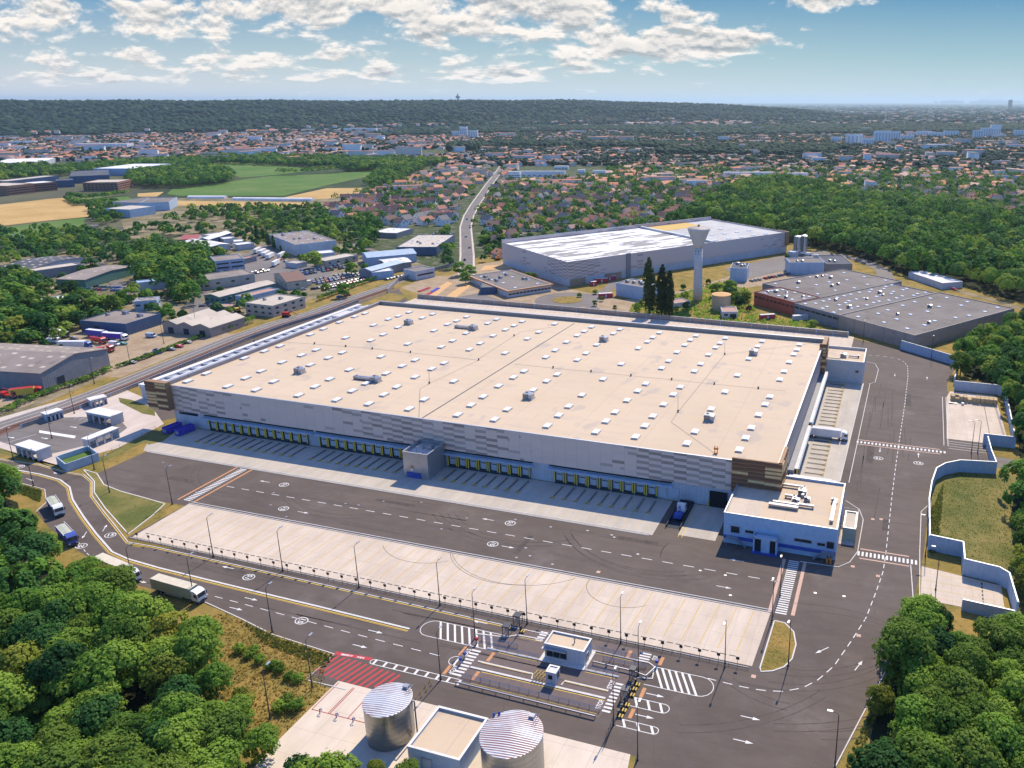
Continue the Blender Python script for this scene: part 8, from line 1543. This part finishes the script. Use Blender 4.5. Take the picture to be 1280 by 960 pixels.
# keep trees off estate buildings
BB = []
bpy.context.view_layer.update()
for o in COL.objects:
    if o.parent is None and o.get('category') in ('shed', 'hall', 'workshop', 'office', 'depot', 'store', 'warehouse', 'building', 'unit', 'house', 'annex', 'block', 'garage', 'hut') and 'house' != o.name.split('.')[0]:
        c = [ch for ch in o.children if ch.name.startswith('wall')]
        if c: b = [c[0].matrix_world@Vector(q) for q in c[0].bound_box]; BB.append((min(q.x for q in b)-3, min(q.y for q in b)-3, max(q.x for q in b)+3, max(q.y for q in b)+3))
ok = np.ones(len(AX), bool)
for b in BB: ok &= ~((AX > b[0]) & (AX < b[2]) & (AY > b[1]) & (AY < b[3]))
dr = np.full(len(AX), 1e9)
for a, b in zip(mr, mr[1:]):
    ab = b-a; t = np.clip(((AX-a[0])*ab[0]+(AY-a[1])*ab[1])/(ab@ab), 0, 1); dr = np.minimum(dr, np.hypot(AX-a[0]-t*ab[0], AY-a[1]-t*ab[1]))
ok &= dr > 12; AX, AY, AS, dd = AX[ok], AY[ok], AS[ok], dd[ok]
nr = np.argsort(dd)[:20]; mk = np.zeros(len(AX), bool); mk[nr] = True
for i in nr:
    k = rs.choice(['mid0', 'mid1', 'mid2', 'middark0', 'midlime0'], p=[.3, .25, .2, .15, .1]); pp = proj(AX[i:i+1], AY[i:i+1], 0.); lab = 'dark green' if 'dark' in k else 'yellow-green' if 'lime' in k else 'mid-green'
    tree(k, AX[i], AY[i], AS[i], lab+' tree '+('at the left edge behind the ribbed shed' if pp[0][0] < 70 else 'beside the long straight road near the construction ground' if pp[0][0] > 540 else 'in the belts above the industrial estate'), 'trees round the industrial estate')
a_ = ~mk & (dd < 1400); leafmass('tree_belts', 'tree belts and thickets between fields, estate and town', AX[a_], AY[a_], AS[a_], 41, 130, 1.0); a_ = ~mk & ~a_ & (dd >= 1400)
leafmass('far_wood', 'dark woods beyond the green fields', AX[a_], AY[a_], AS[a_]*1.1, 42, 60, 1.7)
# far forest belts behind the town (right and centre)
BELT = [([(440, 174), (640, 168), (760, 166), (850, 172), (1000, 170), (1280, 166), (1500, 164), (1500, 157), (1000, 158), (850, 160), (640, 160), (500, 164)], 24), ([(820, 196), (1000, 198), (1060, 190), (1060, 186), (1000, 184), (840, 186)], 14), ([(560, 190), (640, 186), (860, 188), (860, 182), (640, 180), (560, 184)], 16)]
for i, (poly, sp) in enumerate(BELT):
    x, y, r2 = scatter(poly, sp, 80+i, .4); k = seen(x, y, -60, 1360); x, y = x[k], y[k]; mass('forest_belt', ['long dark forest belt across the far plain', 'tree belt inside the right-hand town before the distant towers', 'tree belt in the centre of the far town'][i], x, y, 0., r2.uniform(12, 19, len(x)), np.full(len(x), sp*.62), 'hill_leaf', 90+i, facets=1)
# hillside trees and houses
nx, ny = HV.shape[:2]; rs = np.random.RandomState(21); n = 26000; i = rs.randint(0, nx-1, n); j = rs.randint(2, ny-1, n); f = rs.rand(n)[:, None]; h_ = rs.rand(n)[:, None]; p = HV[i, j]*(1-f)*(1-h_)+HV[i+1, j]*f*(1-h_)+HV[i, j+1]*(1-f)*h_+HV[i+1, j+1]*f*h_; k = p[:, 2] > 3; p = p[k]
px_, py_, _ = proj(p[:, 0], p[:, 1], p[:, 2]); k = (px_ > -60) & (px_ < 1120); p = p[k]; px_ = px_[k]
mass('hill_forest', 'dense forest covering the long ridge on the horizon', p[:, 0], p[:, 1], p[:, 2]-6, rs.uniform(12, 26, len(p)), rs.uniform(11, 19, len(p)), 'hill_leaf', 22, facets=1, jit=.3)
hm = (p[:, 2] < 60) & (rs.rand(len(p)) < np.where((px_ > 430) & (px_ < 560), .10, .03)); q = p[hm]; house_mass('hillside_houses', 'small white houses scattered on the lower slopes of the ridge', q[:, 0], q[:, 1], np.zeros(len(q))+.5, np.full(len(q), 15.), np.full(len(q), 10.), np.full(len(q), 7.), np.full(len(q), 3.), 6).location.z = 14
# scattered white specks: far houses on the plain
n = 5200; rs = np.random.RandomState(33); vv = rs.uniform(0, 1, n); pyy = 136.5+vv**1.3*30; pxx = rs.uniform(-50, 1340, n); X3 = []; keep = []
pt = np.array([P(a, b) for a, b in zip(pxx, pyy)]); bad = inpoly(pxx, pyy, BELT[0][0]) | ((pxx < 760) & (pyy < 158)); cl = np.sin(pxx*.03+np.sin(pyy*.9)*2)+np.sin(pyy*1.7+pxx*.008) > -.2; pt = pt[~bad & cl]; n = len(pt)
house_mass('plain_houses', 'tiny pale houses and halls scattered over the hazy far plain', pt[:, 0], pt[:, 1], rs.rand(n)*3.1, rs.uniform(14, 45, n), rs.uniform(10, 24, n), rs.uniform(5, 13, n), rs.uniform(.5, 4, n), 34)
n = 9000; pyy = 131+rs.uniform(0, 1, n)**1.3*36; pxx = rs.uniform(-50, 1340, n); pt = np.array([P(a, b) for a, b in zip(pxx, pyy)]); bad = ((pxx < 760) & (pyy < 150)); pt = pt[~bad]; dd = np.hypot(pt[:, 0], pt[:, 1])
mass('plain_trees', 'dark tree groups dotted over the hazy far plain', pt[:, 0], pt[:, 1], 0., rs.uniform(10, 17, len(pt)), np.clip(dd*.004, 8, 60)*rs.uniform(.6, 1.3, len(pt)), 'hill_leaf', 35, facets=1)
sheet('plain_fields', [[(855, 153.5), (918, 153), (915, 156.5), (880, 157)], [(1005, 153.6), (1080, 153.2), (1080, 154.5), (1005, 154.6)]], 'wheat', 1.0)
# ------------------------------------------------------------------ parked cars of the estate and streets
rc = random.Random(21)
def lot(a, b, n, ang, where, group, rows=1, gap=5.5):
    A_, B_ = Vector(P(*a)), Vector(P(*b)); n = max(2, min(n, int((B_-A_).length/(2.7 if abs(ang) > .6 else 5.2))+1)); d = (B_-A_).normalized(); q = Vector((-d.y, d.x))
    for r in range(rows):
        for i in range(n):
            if rc.random() < .86: p = A_+(B_-A_)*(i/max(1, n-1))+q*r*gap+Vector((rc.uniform(-.3, .3), rc.uniform(-.3, .3))); car(p.x, p.y, math.atan2(d.y, d.x)+ang, where, group, world=True)
lot((277, 341), (305, 338), 7, math.pi/2, 'in the row in front of the two-storey white-blue office', 'cars before the white-blue office'); lot((316, 343), (334, 339), 7, math.pi/2, 'in the double row right of the white-blue office', 'cars right of the white-blue office', 2); lot((372, 345), (440, 334), 14, math.pi/2, 'in the crowded car yard right of the steep red-roofed building', 'cars of the crowded car yard', 3, 7); lot((398, 355), (456, 343), 13, math.pi/2, 'in the car rows above the railway road', 'cars above the railway road', 3, 6)
lot((110, 362), (148, 364), 8, 1.2, 'at the estate road beside the green-walled shed', 'cars by the green-walled shed', 2, 7); lot((254, 383), (290, 382), 5, .3, 'below the long green shed', 'cars below the long green shed'); lot((340, 364), (392, 362), 6, .4, 'below the steep red-roofed building', 'cars below the steep red-roofed building'); lot((430, 292), (462, 288), 9, math.pi/2, 'in the lot left of the white-roofed garage', 'cars by the white-roofed garage', 3, 8); lot((550, 300), (566, 292), 6, .8, 'in the lot between the monitor-roofed hall and the long road', 'cars right of the monitor-roofed hall', 3, 8)
lot((483, 350), (512, 343), 8, math.pi/2, 'in front of the white patched hall', 'cars before the white patched hall'); lot((585, 347), (612, 344), 5, .5, 'by the little clump at the road end', 'cars at the road end'); lot((940, 352), (985, 343), 12, math.pi/2, 'in the row behind the grey industrial complex', 'cars behind the industrial complex'); lot((28, 297), (70, 296), 4, .5, 'among crowns near the left green field', 'cars near the left green field')
lot((405, 362), (462, 349), 15, math.pi/2, 'in the front rows of the crowded car yard above the railway road', 'cars of the front car yard', 2, 5.6); lot((432, 282), (470, 279), 10, math.pi/2, 'behind the white-roofed garage', 'cars behind the white-roofed garage', 2, 6); lot((350, 325), (368, 332), 6, .3, 'beside the depot trailers', 'cars by the depot trailers'); lot((425, 372), (434, 370), 2, 0, 'on the railway road shoulder', 'cars on the railway road'); lot((1192, 362.5), (1206, 366), 2, .2, 'on the path behind the industrial complex beside the forest', 'cars on the forest path')
for i in range(16): t = i/15; p = Vector(main[0]).lerp(Vector(main[4]), t*.9); car(p.x+(-2 if i % 2 else 2), p.y, math.atan2(main[2][1]-main[1][1], main[2][0]-main[1][0]), 'driving on the long straight road', 'cars on the long straight road', world=True, z=.38) if i % 3 == 0 else None
tp_ = thing('parked_trailer', '', 'trailer'); mb = MB(); mb.box(-6.5, -1.25, 1.1, 6.5, 1.25, 3.9); mb.build('box', 'white_gel', tp_); mb = MB(); mb.box(-6.4, -1.15, 3.9, 6.4, 1.15, 3.95); mb.build('roof', 'white_roof', tp_)
for wx in (-4.5, -3.2, 4): wheel(tp_, wx, -1, .5, .4); wheel(tp_, wx, 1, .5, .4)
TS = Stamp(tp_, 'trailers parked in the depot yard')
for px_, py_, l_ in ((322, 316, 'farthest left in the row'), (328, 318, 'second in the row'), (333, 320.5, 'third in the row'), (338, 323, 'fourth in the row'), (345, 332, 'standing alone in the middle of the yard'), (352, 322, 'nearest the large white depot')): x, y = P(px_, py_); TS.put(x, y, .06, R(115), 'white trailer in the depot yard, '+l_)
# ------------------------------------------------------------------ unused prototypes go
def kill(o):
    for c in list(o.children): kill(c)
    bpy.data.objects.remove(o)
for s in list(CARS.values())+list(VAN.values())+list(TREES.values())+HS_:
    if not s.used: kill(s.root)
# ------------------------------------------------------------------ haze
def haze():
    m = bpy.data.materials.new('haze'); m.use_nodes = True; nt = m.node_tree; nt.nodes.clear(); o = nt.nodes.new('ShaderNodeOutputMaterial'); v = nt.nodes.new('ShaderNodeVolumePrincipled')
    v.inputs['Color'].default_value = (.66, .85, .94, 1); v.inputs['Density'].default_value = HAZE; v.inputs['Anisotropy'].default_value = .35; nt.links.new(v.outputs[0], o.inputs['Volume']); MATS['haze'] = m
    g = MB(); g.box(-62000, -3000, -8.0, 62000, 92000, 360); tag(g.build('haze', 'haze'), kind='stuff')
HAZE = 0.000036
haze()
